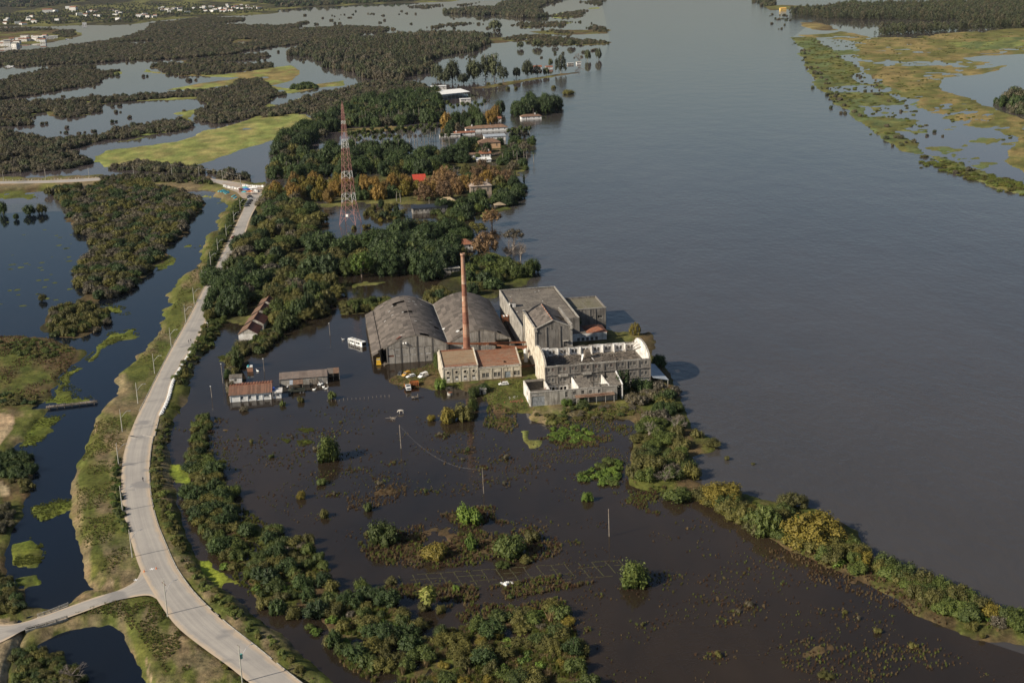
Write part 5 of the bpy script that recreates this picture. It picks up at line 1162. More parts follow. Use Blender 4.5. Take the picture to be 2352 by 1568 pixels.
wall(lean,M_wood,'x',0,5.8,4.8,.15,-.6,2.9)
house('white_hut','small white hut with dark flat roof behind the white house',UV(-90.2,25.0),5.4,4.0,2.5,'shed',TH,M_white,M_flat,.4,.2,1,False)
b = bld('brick_kiosk','small brick kiosk with white and blue tubs on top in the flood',-84.6,41.0,'kiosk')
MB().box(-1.3,1.3,0,2,-.8,2.0).build('wall',M_brick,b); MB().box(-1.45,1.45,-.15,2.15,2.0,2.12).build('slab',M_conc,b)
MB().cyl((-.7,.9,2.12),(-.7,.9,2.9),.42,.5,12).build('tub',M_cyan,b); MB().box(.1,1.3,.3,1.7,2.12,2.7).build('tub',M_clean,b)
# row of four gabled houses
A,B = np.array(UV(-87.5,94.5)[:2]),np.array(UV(-78.0,163)[:2])
rzr = math.atan2(B[1] - A[1],B[0] - A[0]) - math.pi / 2
for i,(lb,tm) in enumerate((('nearest of the four gabled row houses, white end wall and rust tile roof',M_tile_dark),('second of the four gabled row houses from the near end',M_tile_dark),('third of the four gabled row houses from the near end',M_tile_dark),('farthest of the four gabled row houses',M_tile_dark))):
    p = A + (B - A) * i / 3.75
    b = empty('row_house',(float(p[0]),float(p[1]),0),rzr,lb,'house','gabled row houses by the road')
    Lh,wd = 14.0,9.4
    wall(b,M_white if i == 0 else M_plaster,'x',-wd / 2,wd / 2,0,.3,-.6,3.4,[(2.2,3.0,.2,2.2)] if i == 0 else ()); wall(b,M_plaster,'x',-wd / 2,wd / 2,Lh - .3,.3,-.6,3.4)
    for x in (-wd / 2,wd / 2 - .3): wall(b,M_white,'y',.3,Lh - .3,x,.3,-.6,3.4)
    for y in (0,Lh - .3): MB().prism([(-wd / 2,3.4),(0,6.0),(wd / 2,3.4)],y,y + .3,'y').build('gable_wall',M_plaster,b)
    nn = 30
    for s in (-1,1):
        mb = MB(); xe = s * (wd / 2 + .4)
        mb.hexa([(xe,0,3.1),(xe,Lh / nn * .9,3.1),(0,Lh / nn * .9,6.05),(0,0,6.05)],[(xe,0,3.25),(xe,Lh / nn * .9,3.25),(0,Lh / nn * .9,6.2),(0,0,6.2)])
        me = mb.mesh('tile_row',M_tile_brown if s < 0 else M_tile_dark)
        for k in range(nn):
            if random.random() < .04: continue
            inst('tile_row',me,b,(0,-.2 + k * (Lh + .4) / nn,random.uniform(0,.05)))
    MB().cyl((0,-.2,6.2),(0,Lh + .2,6.2),.16,n=6).build('ridge',M_tile_red,b)
    if i == 0: MB().hexa([(4.7,1,2.6),(8.2,1,2.2),(8.2,7,2.2),(4.7,7,2.6)],[(4.7,1,3.2),(8.2,1,2.35),(8.2,7,2.35),(4.7,7,3.2)]).build('side_lean_to',M_tile_dark,b)

# ---------------------------------------------------------------- riverside villas,from the far end to the near
HS = [
 ('riverside_villa','white villa with two chimneys on the wooded river point',Z3((1790,806))[0],24,10,3.2,'hip',M_clean,M_tile_brown,2.2,4,5.0),
 ('riverside_villa','brown-roofed villa highest up behind the palms',Z3((1530,790))[0],15,9,3.0,'hip',M_white,M_tile_brown,2.4,3,None),
 ('garden_house','small pink-roofed house between the upper villas',Z3((1560,820))[0],9,7,3.0,'gable',M_white,M_tile_red,2.0,2,None),
 ('long_villa','long white villa with brown tile roof and tall white chimney',Z3((1490,888))[0],46,12,3.6,'hip',M_clean,M_tile_brown,2.6,7,-16.0),
 ('garden_house','low white outbuilding behind the long villa',Z3((1420,832))[0],10,6,2.6,'flat',M_clean,M_conc,.3,2,None),
 ('garden_house','low orange-topped wall house behind the palms',Z3((1350,828))[0],9,4,2.4,'flat',M_conc,M_tile_red,.3,2,None),
 ('garage','red-roofed garage with a white chimney below the long villa',Z3((1340,915))[0],22,7,2.6,'shed',M_clean,M_tile_red,1.0,3,-9.0),
 ('garden_house','pale long outbuilding left of the red-roofed garage',Z3((1240,925))[0],22,6,2.4,'flat',M_white,M_conc,.3,3,None),
 ('pavilion','open pavilion villa with big orange hipped roof',Z3((1510,1005))[0],21,15,6.0,'hip',mk('peach_wall',(.62,.40,.24)),M_tile_brown,3.2,3,None),
 ('glass_villa','grey metal-roofed villa behind the pavilion',Z3((1545,955))[0],22,10,5.0,'shed',M_white,M_tin,1.2,4,None),
 ('garden_house','low brown-roofed house left of the small red gable',Z3((1410,1064))[0],22,7,2.8,'gable',M_clean,M_tile_brown,1.2,4,None),
 ('garden_house','small red-gabled white house below the pavilion',Z3((1480,1062))[0],10,8,3.2,'gable',M_clean,M_tile_red,2.2,2,3.5),
 ('carport','bright white flat roof in front of the red-gabled house',Z3((1470,1098))[0],13,9,2.4,'shed',M_clean,M_clean,1.0,2,None),
 ('red_house','house with vivid red roof among the golden trees',Z3((1040,1262))[0],10,14,4.2,'shed',M_tile_dark,mk('vivid_red_roof',(.48,.065,.035),(.40,.05,.03)),4.0,2,None),
 ('stone_villa','two-storey stone villa with balconies and hipped roof in the brown trees',Z3((1450,1318))[0],17,11,7.2,'hip',mk('stone_wall',(.42,.34,.27),(.30,.25,.2)),mk('pale_slate',(.42,.34,.28),(.30,.25,.21)),2.6,3,5.5),
 ('gate_lodge','tiny red-topped white lodge left of the stone villa',Z3((1252,1275))[0],4,4,2.8,'gable',M_clean,M_tile_red,.8,1,None),
 ('kiosk_house','cream house with pyramid roof above the glass-roofed house',Z3((1222,1385))[0],12,9,2.8,'hip',M_white,mk('cream_roof',(.55,.43,.26),(.42,.32,.19)),2.4,2,None),
 ('glass_roofed_house','low house with long dark glass roof and brick band',Z3((1105,1440))[0],26,8,4.0,'shed',M_plaster,M_pblack,1.2,9,None),
 ('red_roof_house','tile-roofed house just behind the top of the chimney',D1((1064,572))[0],13,10,3.0,'hip',M_white,M_tile_red,2.6,3,None),
 ('stone_hut','pale stone hut under the trees right of the chimney',ZA((1485,690))[0],9,5,2.6,'flat',M_plaster,M_conc,.3,2,None),
 ('flooded_house','white house on the far spit, larger of two',Z3((1825,470))[0],18,10,4,'gable',M_clean,M_tile_red,2.2,3,None),
 ('flooded_house','white house on the far spit, smaller of two',Z3((1910,466))[0],12,8,3,'gable',M_clean,M_tile_red,1.8,2,None),
 ('flooded_house','small white house at the far river point by the dead tree',Z3((2110,434))[0],8,6,3.2,'gable',M_clean,M_conc,1.0,2,None),
 ('flooded_house','dark-fronted white cabin left of the dead tree',Z3((2055,440))[0],11,6,3,'flat',M_conc,M_white,.3,3,None),
 ('flooded_house','low white building drowned behind the white shed',Z3((1345,690))[0],14,8,4.0,'flat',M_white,M_clean,.3,3,None),
 ('yellow_house','yellow house at the head of the right bank',Z4((408,80))[0],20,12,5.0,'gable',mk('yellow_wall',(.72,.50,.16)),mk('ochre_roof',(.6,.36,.10)),3.5,4,None),
]
for nm,lb,pt,w_,d_,h_,rf,wm,rm,rise,wn,chm in HS: house(nm,lb,at0(pt),w_,d_,h_,rf,TH,wm,rm,rise,.6,wn,True,chm)
# thatched gazebo in the water
p = at0(Z3((1575,1400))[0]); b = empty('gazebo',p,TH,'thatched gazebo in the water at the river corner','gazebo')
for x in (-3.5,3.5):
    for y in (-2.5,2.5): MB().cyl((x,y,-.6),(x,y,2.2),.15,n=6).build('post',M_log,b)
for f in ([(-4.5,-3.4),(4.5,-3.4)],[(4.5,-3.4),(4.5,3.4)],[(4.5,3.4),(-4.5,3.4)],[(-4.5,3.4),(-4.5,-3.4)]):
    mb = MB(); mb.add([(*f[0],2.0),(*f[1],2.0),(0,0,4.0)],[(0,1,2)]); mb.build('thatch_slope',mk('thatch',(.34,.27,.18),(.24,.18,.12)) if 'thatch' not in MATS else MATS['thatch'],b)
# marina sheds: long white roofs
def bigshed(label,pts,z,posts=True):
    w = [P(a,c,z) for a,c in pts]; o = Vector(w[0]); b = empty('marina_shed',(o.x,o.y,0),0,label,'shed')
    q = [Vector(p) - Vector((o.x,o.y,0)) for p in w]; n = 9
    for i in range(n):
        a0,a1 = q[0].lerp(q[1],i / n),q[0].lerp(q[1],(i + .985) / n); b0,b1 = q[3].lerp(q[2],i / n),q[3].lerp(q[2],(i + .985) / n)
        MB().hexa([a0,a1,b1,b0],[p + Vector((0,0,.3)) for p in (a0,a1,b1,b0)]).build('roof_sheet',M_clean,b)
    for i in range(n + 1):
        for e,f in ((q[0],q[1]),(q[3],q[2])):
            p = e.lerp(f,i / n); MB().cyl((p.x,p.y,-1),(p.x,p.y,z),.25,n=5).build('post',M_steel,b)
    c = (q[0] + q[1] + q[2] + q[3]) / 4
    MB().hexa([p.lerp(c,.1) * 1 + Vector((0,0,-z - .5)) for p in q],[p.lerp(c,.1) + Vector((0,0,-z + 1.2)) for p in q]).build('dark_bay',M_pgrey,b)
bigshed('long bright white marina shed roof beyond the palms',Z3((1145,645),(1375,622),(1310,600),(1145,614)),7)
bigshed('narrow white jetty roof left of the marina shed',Z3((915,632),(1010,624),(1005,614),(930,618)),6)
house('marina_office','small white office behind the marina shed',at0(Z3((1165,612))[0]),22,12,6,'flat',TH,M_white,M_clean,.3,.5,3)

# ---------------------------------------------------------------- the far town: little white houses
def town(spots,label,group,s=1.0):
    spots = sorted(spots); n = len(spots)
    for i,(x,y) in enumerate(spots):
        a = ZT((x,y))[0]; w = P(*a,2.0); wd = random.uniform(13,26) * s; dp = random.uniform(10,16) * s; h = random.uniform(6,10) * s; rz = random.uniform(-.5,.5)
        z = max(0,float(terrain(np.array([w[0]]),np.array([w[1]]))[0][0]))
        gb = random.random() < .6; rm,rw = random.choice(((M_tile_red,'red gabled'),(M_tile_brown,'brown gabled'),(M_conc,'grey gabled')) if gb else ((M_clean,'flat white'),(M_conc,'flat grey')))
        b = empty('town_house',(float(w[0]),float(w[1]),z),rz,f'{label}, {rw} roof, {ONUM(i)} from the left' if n > 1 else label,'house',group)
        MB().box(-wd / 2,wd / 2,0,dp,-1,h).build('wall',random.choice((M_clean,M_clean,M_white)),b)
        if gb: MB().prism([(-.6,h),(dp / 2,h + 2.4 * s),(dp + .6,h)],-wd / 2 - .5,wd / 2 + .5,'x').build('roof',rm,b)
        else: MB().box(-wd / 2 - .4,wd / 2 + .4,-.4,dp + .4,h,h + .4).build('roof',rm,b)
        for k in range(2): MB().box(-wd / 4 + wd / 2 * k - .8,-wd / 4 + wd / 2 * k + .8,-.06,-.01,1.4,3.2).build('window',M_glass,b)
def ONUM(i):
    a = ['first','second','third','fourth','fifth','sixth','seventh','eighth','ninth','tenth','eleventh','twelfth','thirteenth','fourteenth','fifteenth','sixteenth','seventeenth','eighteenth','nineteenth']
    t = ['','','twenty','thirty','forty','fifty']
    return a[i] if i < 19 else (t[(i + 1) // 10][:-1] + 'ieth' if (i + 1) % 10 == 0 else t[(i + 1) // 10] + '-' + a[(i + 1) % 10 - 1])
R9 = random.Random(4)
def line(x0,y0,x1,y1,n,jx,jy): return [(x0 + (x1 - x0) * R9.random() + R9.gauss(0,jx),y0 + (y1 - y0) * R9.random() + R9.gauss(0,jy)) for _ in range(n)]
town([(R9.uniform(1850,2290),0) for _ in range(0)] + [(x,100 - (x - 1450) * .045 + R9.gauss(0,14)) for x in [R9.uniform(1380,1900) for _ in range(22)]] + [(x,92 - (x - 1850) * .05 + R9.gauss(0,12)) for x in [R9.uniform(1850,2290) for _ in range(26)]],'house in the right part of the far town','far town houses right')
town(line(1210,135,1440,160,9,10,8) + line(960,100,1060,140,6,10,8) + line(560,105,860,145,9,10,8),'house in the middle of the far town','far town houses middle')
town(line(1260,8,1500,18,9,8,3) + line(1780,3,1950,12,8,8,3),'house on the upper edge of the far town','far town houses upper')
town([(420,118),(470,112),(615,92),(640,98)],'large warehouse of the far town','far town warehouses',2.0)
town(line(10,165,330,225,9,10,8) + [(745,218),(1035,182),(300,205),(160,215),(500,185)],'house among the trees of the far town','far town houses left')
town(line(0,355,190,405,18,10,8) + line(200,340,480,360,13,10,10),'house on the flooded spit','spit houses')
town([(705,142)],'long green-roofed hall in the far town',None,1.6)
w = P(*ZT((590,350))[0]); b = empty('motor_boat',(float(w[0]),float(w[1]),0),.3,'white motor boat moored off the town spit','boat')
MB().hexa([(-5,-1.5,-.2),(4,-1.2,-.2),(4,1.2,-.2),(-5,1.5,-.2)],[(-5.5,-2,1.6),(7,-.2,2.0),(7,.2,2.0),(-5.5,2,1.6)]).build('hull',M_pwhite,b); MB().box(-3,1,-1.2,1.2,1.7,3.4).build('cabin',M_pwhite,b); MB().box(.6,1.06,-1,1,2.4,3.1).build('windscreen',M_glass,b)
w = P(*ZT((90,650))[0] if False else Z2((60,452))[0]); b = empty('motor_boat',(float(w[0]),float(w[1]),0),.1,'white boat on the far channel at the left edge','boat')
MB().hexa([(-8,-1.5,-.2),(7,-1.2,-.2),(7,1.2,-.2),(-8,1.5,-.2)],[(-8.5,-2,1.4),(11,-.2,1.8),(11,.2,1.8),(-8.5,2,1.4)]).build('hull',M_pwhite,b); MB().box(-4,3,-1.2,1.2,1.5,3.0).build('cabin',M_pwhite,b)
# ---------------------------------------------------------------- lattice tower
tw = P(805,514); b = empty('lattice_tower',(float(tw[0]),float(tw[1]),0),R_(-14),'tall red and white lattice tower standing in the flood','tower')
TZ = 85.0
def hw(z): return 6.2 - 2.3 * min(z,16) / 16 if z < 16 else 3.9 * (1 - (z - 16) / (TZ - 16) * .86)
levels = [0,8,16] + [16 + 69 * (1 - .93 ** i) / (1 - .93 ** 22) for i in range(1,23)]
for i in range(len(levels) - 1):
    z0,z1 = levels[i],levels[i + 1]; a,c = hw(z0),hw(z1); white = (12 < z0 < 20) or (28 < z0 < 37) or (52 < z0 < 58) or (70 < z0 < 73)
    m = M_twhite if white else M_red; s = empty('tower_section',(0,0,0),0,parent=b)
    leg,br = MB(),MB(); cs = [(-1,-1),(1,-1),(1,1),(-1,1)]; r = .17 - .10 * z0 / TZ
    for sx,sy in cs: leg.cyl((sx * a,sy * a,z0 - (.8 if i == 0 else 0)),(sx * c,sy * c,z1),r,r,4)
    for k in range(4):
        (x0,y0),(x1,y1) = cs[k],cs[(k + 1) % 4]; rr = r * .55
        if i == 0:
            mid = ((x0 + x1) / 2 * c,(y0 + y1) / 2 * c,z1); br.cyl((x0 * a,y0 * a,z0),mid,rr,rr,4); br.cyl((x1 * a,y1 * a,z0),mid,rr,rr,4)
            for t in (.35,.65):
                for (xa,ya) in ((x0,y0),(x1,y1)): br.cyl((xa * (a + (c - a) * t),ya * (a + (c - a) * t),z0 + (z1 - z0) * t),tuple((np.array((xa * a,ya * a,z0)) * (1 - t) + np.array(mid) * t)),rr * .7,rr * .7,4)
        else:
            br.cyl((x0 * a,y0 * a,z0),(x1 * c,y1 * c,z1),rr,rr,4); br.cyl((x1 * a,y1 * a,z0),(x0 * c,y0 * c,z1),rr,rr,4)
        br.cyl((x0 * c,y0 * c,z1),(x1 * c,y1 * c,z1),rr,rr,4)
    leg.build('tower_legs',m,s); br.build('tower_braces',m,s)
MB().cyl((0,0,TZ - .5),(0,0,TZ + 2.5),.22,.06,6).build('top_spike',M_red,b)
MB().box(-.9,.9,-6.0,-4.6,6.2,7.8).build('equipment_box',M_clean,b)

# ---------------------------------------------------------------- lamp poles and power lines
def lamp_pole(x,y,z,toward,label,h=9.5,group='lamp poles along the road',lean=0.0,double=False,arm=True):
    b = empty('lamp_pole',(x,y,z),math.atan2(toward[1],toward[0]),label,'lamp pole',group); b.rotation_euler[0] = lean
    MB().cyl((0,0,-.6),(0,0,h),.19,.12,8).build('post',M_pole,b)
    if arm:
        MB().tube([(.1,0,h * .62),(1.2,0,h * .76),(2.1,0,h * .86),(2.8,0,h * .90),(3.4,0,h * .90)],.055,6).build('arm',M_steel,b)
        MB().hexa([(3.3,-.14,h * .885),(4.1,-.1,h * .89),(4.1,.1,h * .89),(3.3,.14,h * .885)],[(3.3,-.14,h * .905),(4.1,-.08,h * .9),(4.1,.08,h * .9),(3.3,.14,h * .905)]).build('lamp_head',M_steel,b)
    if double:
        for zz in (h - .25,h - 1.3): MB().box(-.06,.06,-1.3 if zz < h - 1 else -.5,1.3 if zz < h - 1 else .5,zz,zz + .12).build('crossarm',M_wood,b)
        for yy in (-1.1,-.4,.4,1.1): MB().cyl((0,yy,h - 1.18),(0,yy,h - .95),.07,n=6).build('insulator',M_brick3,b)
    return b
ORD = ['first','second','third','fourth','fifth','sixth','seventh','eighth','ninth','tenth','eleventh','twelfth','thirteenth','fourteenth','fifteenth']
up = Z6((778,830),(722,560),(700,298),(720,92)) + Z5((812,1370),(910,1193),(1007,1032),(1093,893),(1143,785),(1195,678),(1241,566),(1283,482),(1333,396),(1378,313),(1414,236))
for i,a in enumerate(up):
    w = P(*a,RZ - .2); j = min(len(RL) - 2,int(np.argmin(np.linalg.norm((RL + RR) / 2 - w[:2],axis=1)))); d = (RL[j] + RR[j]) / 2 - w[:2]; d = d / np.linalg.norm(d)
    lamp_pole(float(w[0]),float(w[1]),ground_z(float(w[0]),float(w[1])) if i > 20 else RZ - .25,d,f'{ORD[i]} concrete lamp pole up the canal side of the road from the junction',double=(i == 2))
for i,a in enumerate(Z6((985,1168),(1425,1568))):
    w = P(*a,RZ - .2); d = np.array([.8,.6]); b = lamp_pole(float(w[0]),float(w[1]),RZ - .25,d,['tall power pole with crossarms at the side-road junction','tall power pole with green transformer at the bottom edge'][i],11.0,'power poles at the junction',double=(i == 0))
    if i == 1:
        MB().cyl((.45,.2,6.9),(.45,.2,8.1),.42,.42,12).build('transformer',M_green_plastic,b); MB().box(-.06,.06,-.7,.7,10.6,10.72).build('crossarm',M_wood,b)
for i,a in enumerate(Z2((1762,1345),(1630,1290))):
    w = P(*a,RZ - .2); lamp_pole(float(w[0]),float(w[1]),RZ - .2,(-.7,-.7),['lamp pole right of the checkpoint tents','lamp pole beside the brick guard hut'][i],9.5,'checkpoint lamp poles',arm=True)
cw = Z2((25,1225),(310,1212),(603,1198),(905,1190),(1162,1178),(1347,1196),(1505,1222),(1628,1252)); cpt = []
for i,a in enumerate(cw):
    w = P(*a,RZ); cpt.append(Vector((float(w[0]),float(w[1]),RZ + 9.0))); lamp_pole(float(w[0]),float(w[1]),RZ - .3,(0,-1),f'{ORD[i]} wooden power pole along the causeway from the left edge',9.6,'causeway power poles',arm=False,double=True)
M_wire = mk('weathered_wire',(.20,.20,.20),None)
def wire(pts,label,sag=.9,r=.035,off=(0,)):
    mb = MB()
    for o in off:
        for a,b_ in zip(pts,pts[1:]):
            prev = None
            for k in range(11):
                t = k / 10; p = a.lerp(b_,t) + Vector((o,0,-sag * 4 * t * (1 - t)))
                if prev is not None: mb.cyl(prev,p,r,r,3,cap=False)
                prev = p
    return tag(mb.build('power_wire',M_wire),label,'wire')
wire(cpt,'power wires strung along the causeway poles',1.2,.035,(-.5,.5))
# bare field poles with sagging wires
fp = []
for i,(a,lb) in enumerate(zip(Z7((400,352),(1008,684),(1930,1000)),('bare log pole in the water, left end of the sagging wires','bare log pole in the water, right end of the sagging wires','bare pale log pole in the water without wires'))):
    w = P(*a); b = empty('log_pole',(float(w[0]),float(w[1]),0),0,lb,'pole','log poles in the field')
    MB().cyl((0,0,-.8),(-.12,0,9.4),.17,.11,7).build('post',M_log if i != 1 else M_wood,b); MB().box(-.3,.1,-.05,.05,8.9,9.05).build('bracket',M_rust,b)
    fp.append(Vector((float(w[0]) - .1,float(w[1]),9.2)))
wire(fp[:2],'two sagging wires between the log poles in the field',5.2,.010,(-.12,.12))
for a,h,lb in ((Z7((0,0))[0],0,None),) + tuple((ZB(p)[0],h,lb) for p,h,lb in (((185,1165),9,'lamp post in the flood left of the white hut'),((690,1020),6,'short lamp post in the flood behind the white hut'),((1495,575),6,'white lamp post standing on the little reed island'),((48,1340),5,'short post at the left of the white house'),((1470,1270),4,'short post between shed and fence'),((8,545),5,'pale post on the verge left of the row houses'))):
    if not lb: continue
    w = P(*a); b = empty('lamp_post',(float(w[0]),float(w[1]),0),0,lb,'lamp post'); MB().cyl((0,0,-.8),(-.1,0,h),.13,.09,7).build('post',M_log,b); MB().box(-.45,.1,-.12,.12,h,h + .22).build('lamp_head',M_clean,b)

# ---------------------------------------------------------------- sandbag wall,big bags at the checkpoint
bagme = MB().hexa([(-.42,-.26,0),(.42,-.26,0),(.42,.26,0),(-.42,.26,0)],[(-.34,-.2,.24),(.34,-.2,.24),(.34,.2,.24),(-.34,.2,.24)]).mesh('sandbag',M_bag)
sl = smooth(W2(Z5((940,1437),(985,1342),(1012,1244),(1062,1152),(1122,1062),(1166,978)),RZ)); sl = resample(sl,75)
n = 0
for i in range(74):
    t = sl[i + 1] - sl[i]; a = math.atan2(t[1],t[0]); nr = np.array([t[1],-t[0]]) / np.linalg.norm(t)
    for lay,offs in ((0,(-.45,.45)),(1,(-.25,.3)),(2,(0,))):
        for o in offs:
            if n >= 296: break
            if lay == 2 and i % 2: continue
            p = sl[i] + t * random.uniform(.2,.8) + nr * (o + .3); n += 1
            tag(inst('sandbag',bagme,None,(p[0],p[1],RZ + .02 + lay * .24),(0,0,a + random.gauss(0,.12)),(1.25,1.35,1.15)),'white sandbag in the long low wall along the road edge','sandbag','sandbags along the road edge')
def bigbags(pts,n,label,group,s=1.0,m=None,name='bulk_bag'):
    w = resample(W2(pts,RZ),n)
    for p in w:
        k = s * random.uniform(.8,1.15); mb = MB().hexa([(-.5,-.5,0),(.5,-.5,0),(.5,.5,0),(-.5,.5,0)],[(-.42,-.42,.95),(.42,-.42,.9),(.42,.42,1),(-.42,.42,.9)])
        o = mb.build(name,m or M_bag,None,loc=(float(p[0]) + random.uniform(-.3,.3),float(p[1]) + random.uniform(-.6,.6),RZ + .01),rot=(0,0,random.uniform(0,1.5))); o.scale = (k,k,k); tag(o,label,'bag',group)
bigbags(Z2((1515,1262),(1560,1272),(1620,1282)),12,'white bulk bag in the line at the left of the checkpoint','bulk bags left of the checkpoint',1.5)
bigbags(Z2((1645,1258),(1720,1262),(1790,1264)),20,'white bulk bag in the line behind the checkpoint','bulk bags behind the checkpoint',1.25)
bigbags(Z2((1770,1330),(1785,1305),(1795,1290)),6,'white bulk bag on the right rim of the forecourt','bulk bags right of the forecourt',1.3)
bigbags(Z2((1690,1285),(1720,1290),(1740,1300),(1700,1300)),16,'white bag in the heap beside the blue tents','bags heaped beside the tents',1.5)
bigbags(Z2((820,1196),(900,1192),(970,1188)),16,'white bulk bag heaped along the causeway','bulk bags on the causeway',1.3)
bigbags(Z2((0,1222),(300,1216),(560,1205),(740,1196)),34,'small grey bag in the row along the causeway edge','bags along the causeway edge',.8,M_conc)
def tent(pt,w,d,h,m,rz,label):
    p = P(*pt,RZ); b = empty('tent',(float(p[0]),float(p[1]),RZ),rz,label,'tent','checkpoint tents')
    for x in (-w / 2,w / 2):
        for y in (-d / 2,d / 2): MB().cyl((x,y,0),(x,y,h * .7),.05,n=5).build('pole',M_steel,b)
    for f in (((-1,-1),(1,-1)),((1,-1),(1,1)),((1,1),(-1,1)),((-1,1),(-1,-1))):
        mb = MB(); mb.add([(f[0][0] * w / 2,f[0][1] * d / 2,h * .7),(f[1][0] * w / 2,f[1][1] * d / 2,h * .7),(0,0,h)],[(0,1,2)]); mb.build('canopy',m,b)
tent(Z2((1668,1300))[0],6,5,3.6,M_blue,.2,'blue tent canopy at the checkpoint, the front one'); tent(Z2((1660,1287))[0],5,5,3.4,M_cyan,.5,'turquoise tent canopy behind the blue one'); tent(Z2((1692,1312))[0],6,4,3.2,M_orange,-.3,'orange-brown awning at the front of the checkpoint'); tent(Z2((1650,1315))[0],4,4,3.0,M_cyan,.1,'small turquoise awning left of the orange one'); tent(Z2((1712,1290))[0],7,5,3.6,M_clean,.2,'white tent canopy right of the blue ones')
house('guard_hut','little brick guard hut beside the tents',at0(Z2((1632,1300))[0],RZ)[:2] + (RZ,),4,4,2.6,'flat',.2,M_brick,M_tile_dark,.2,.3,1,False)
def boat(pt,rz,m,label,s=1.0,z=None):
    p = P(*pt,.4); b = empty('small_boat',(float(p[0]),float(p[1]),.3 if z is None else z),rz,label,'boat','tarp-covered boats at the landing')
    sec = [(-2.6,.9,.7),(-1,1.05,.75),(1,.95,.8),(2.4,.35,.95)]
    hull = MB()
    for (x0,w0,h0),(x1,w1,h1) in zip(sec,sec[1:]): hull.hexa([(x0,-w0 * .6,0),(x1,-w1 * .6,0),(x1,w1 * .6,0),(x0,w0 * .6,0)],[(x0,-w0,h0),(x1,-w1,h1),(x1,w1,h1),(x0,w0,h0)])
    hull.build('hull',M_pwhite,b)
    cov = MB()
    for (x0,w0,h0),(x1,w1,h1) in zip(sec,sec[1:]): cov.hexa([(x0,-w0 - .05,h0),(x1,-w1 - .05,h1),(x1,w1 + .05,h1),(x0,w0 + .05,h0)],[(x0,-w0 * .3,h0 + .8),(x1,-w1 * .3,h1 + .75),(x1,w1 * .3,h1 + .75),(x0,w0 * .3,h0 + .8)])
    cov.build('tarp_cover',m,b); b.scale = (s,s,s)
for i,(a,m) in enumerate(zip(Z2((1498,1302),(1512,1306),(1530,1310),(1538,1318),(1580,1338),(1592,1350)),(M_cyan,) * 6)): boat(a,.9 + .1 * i,m,f'turquoise covered boat, {ORD[i]} from the left at the landing',1.25,.5)

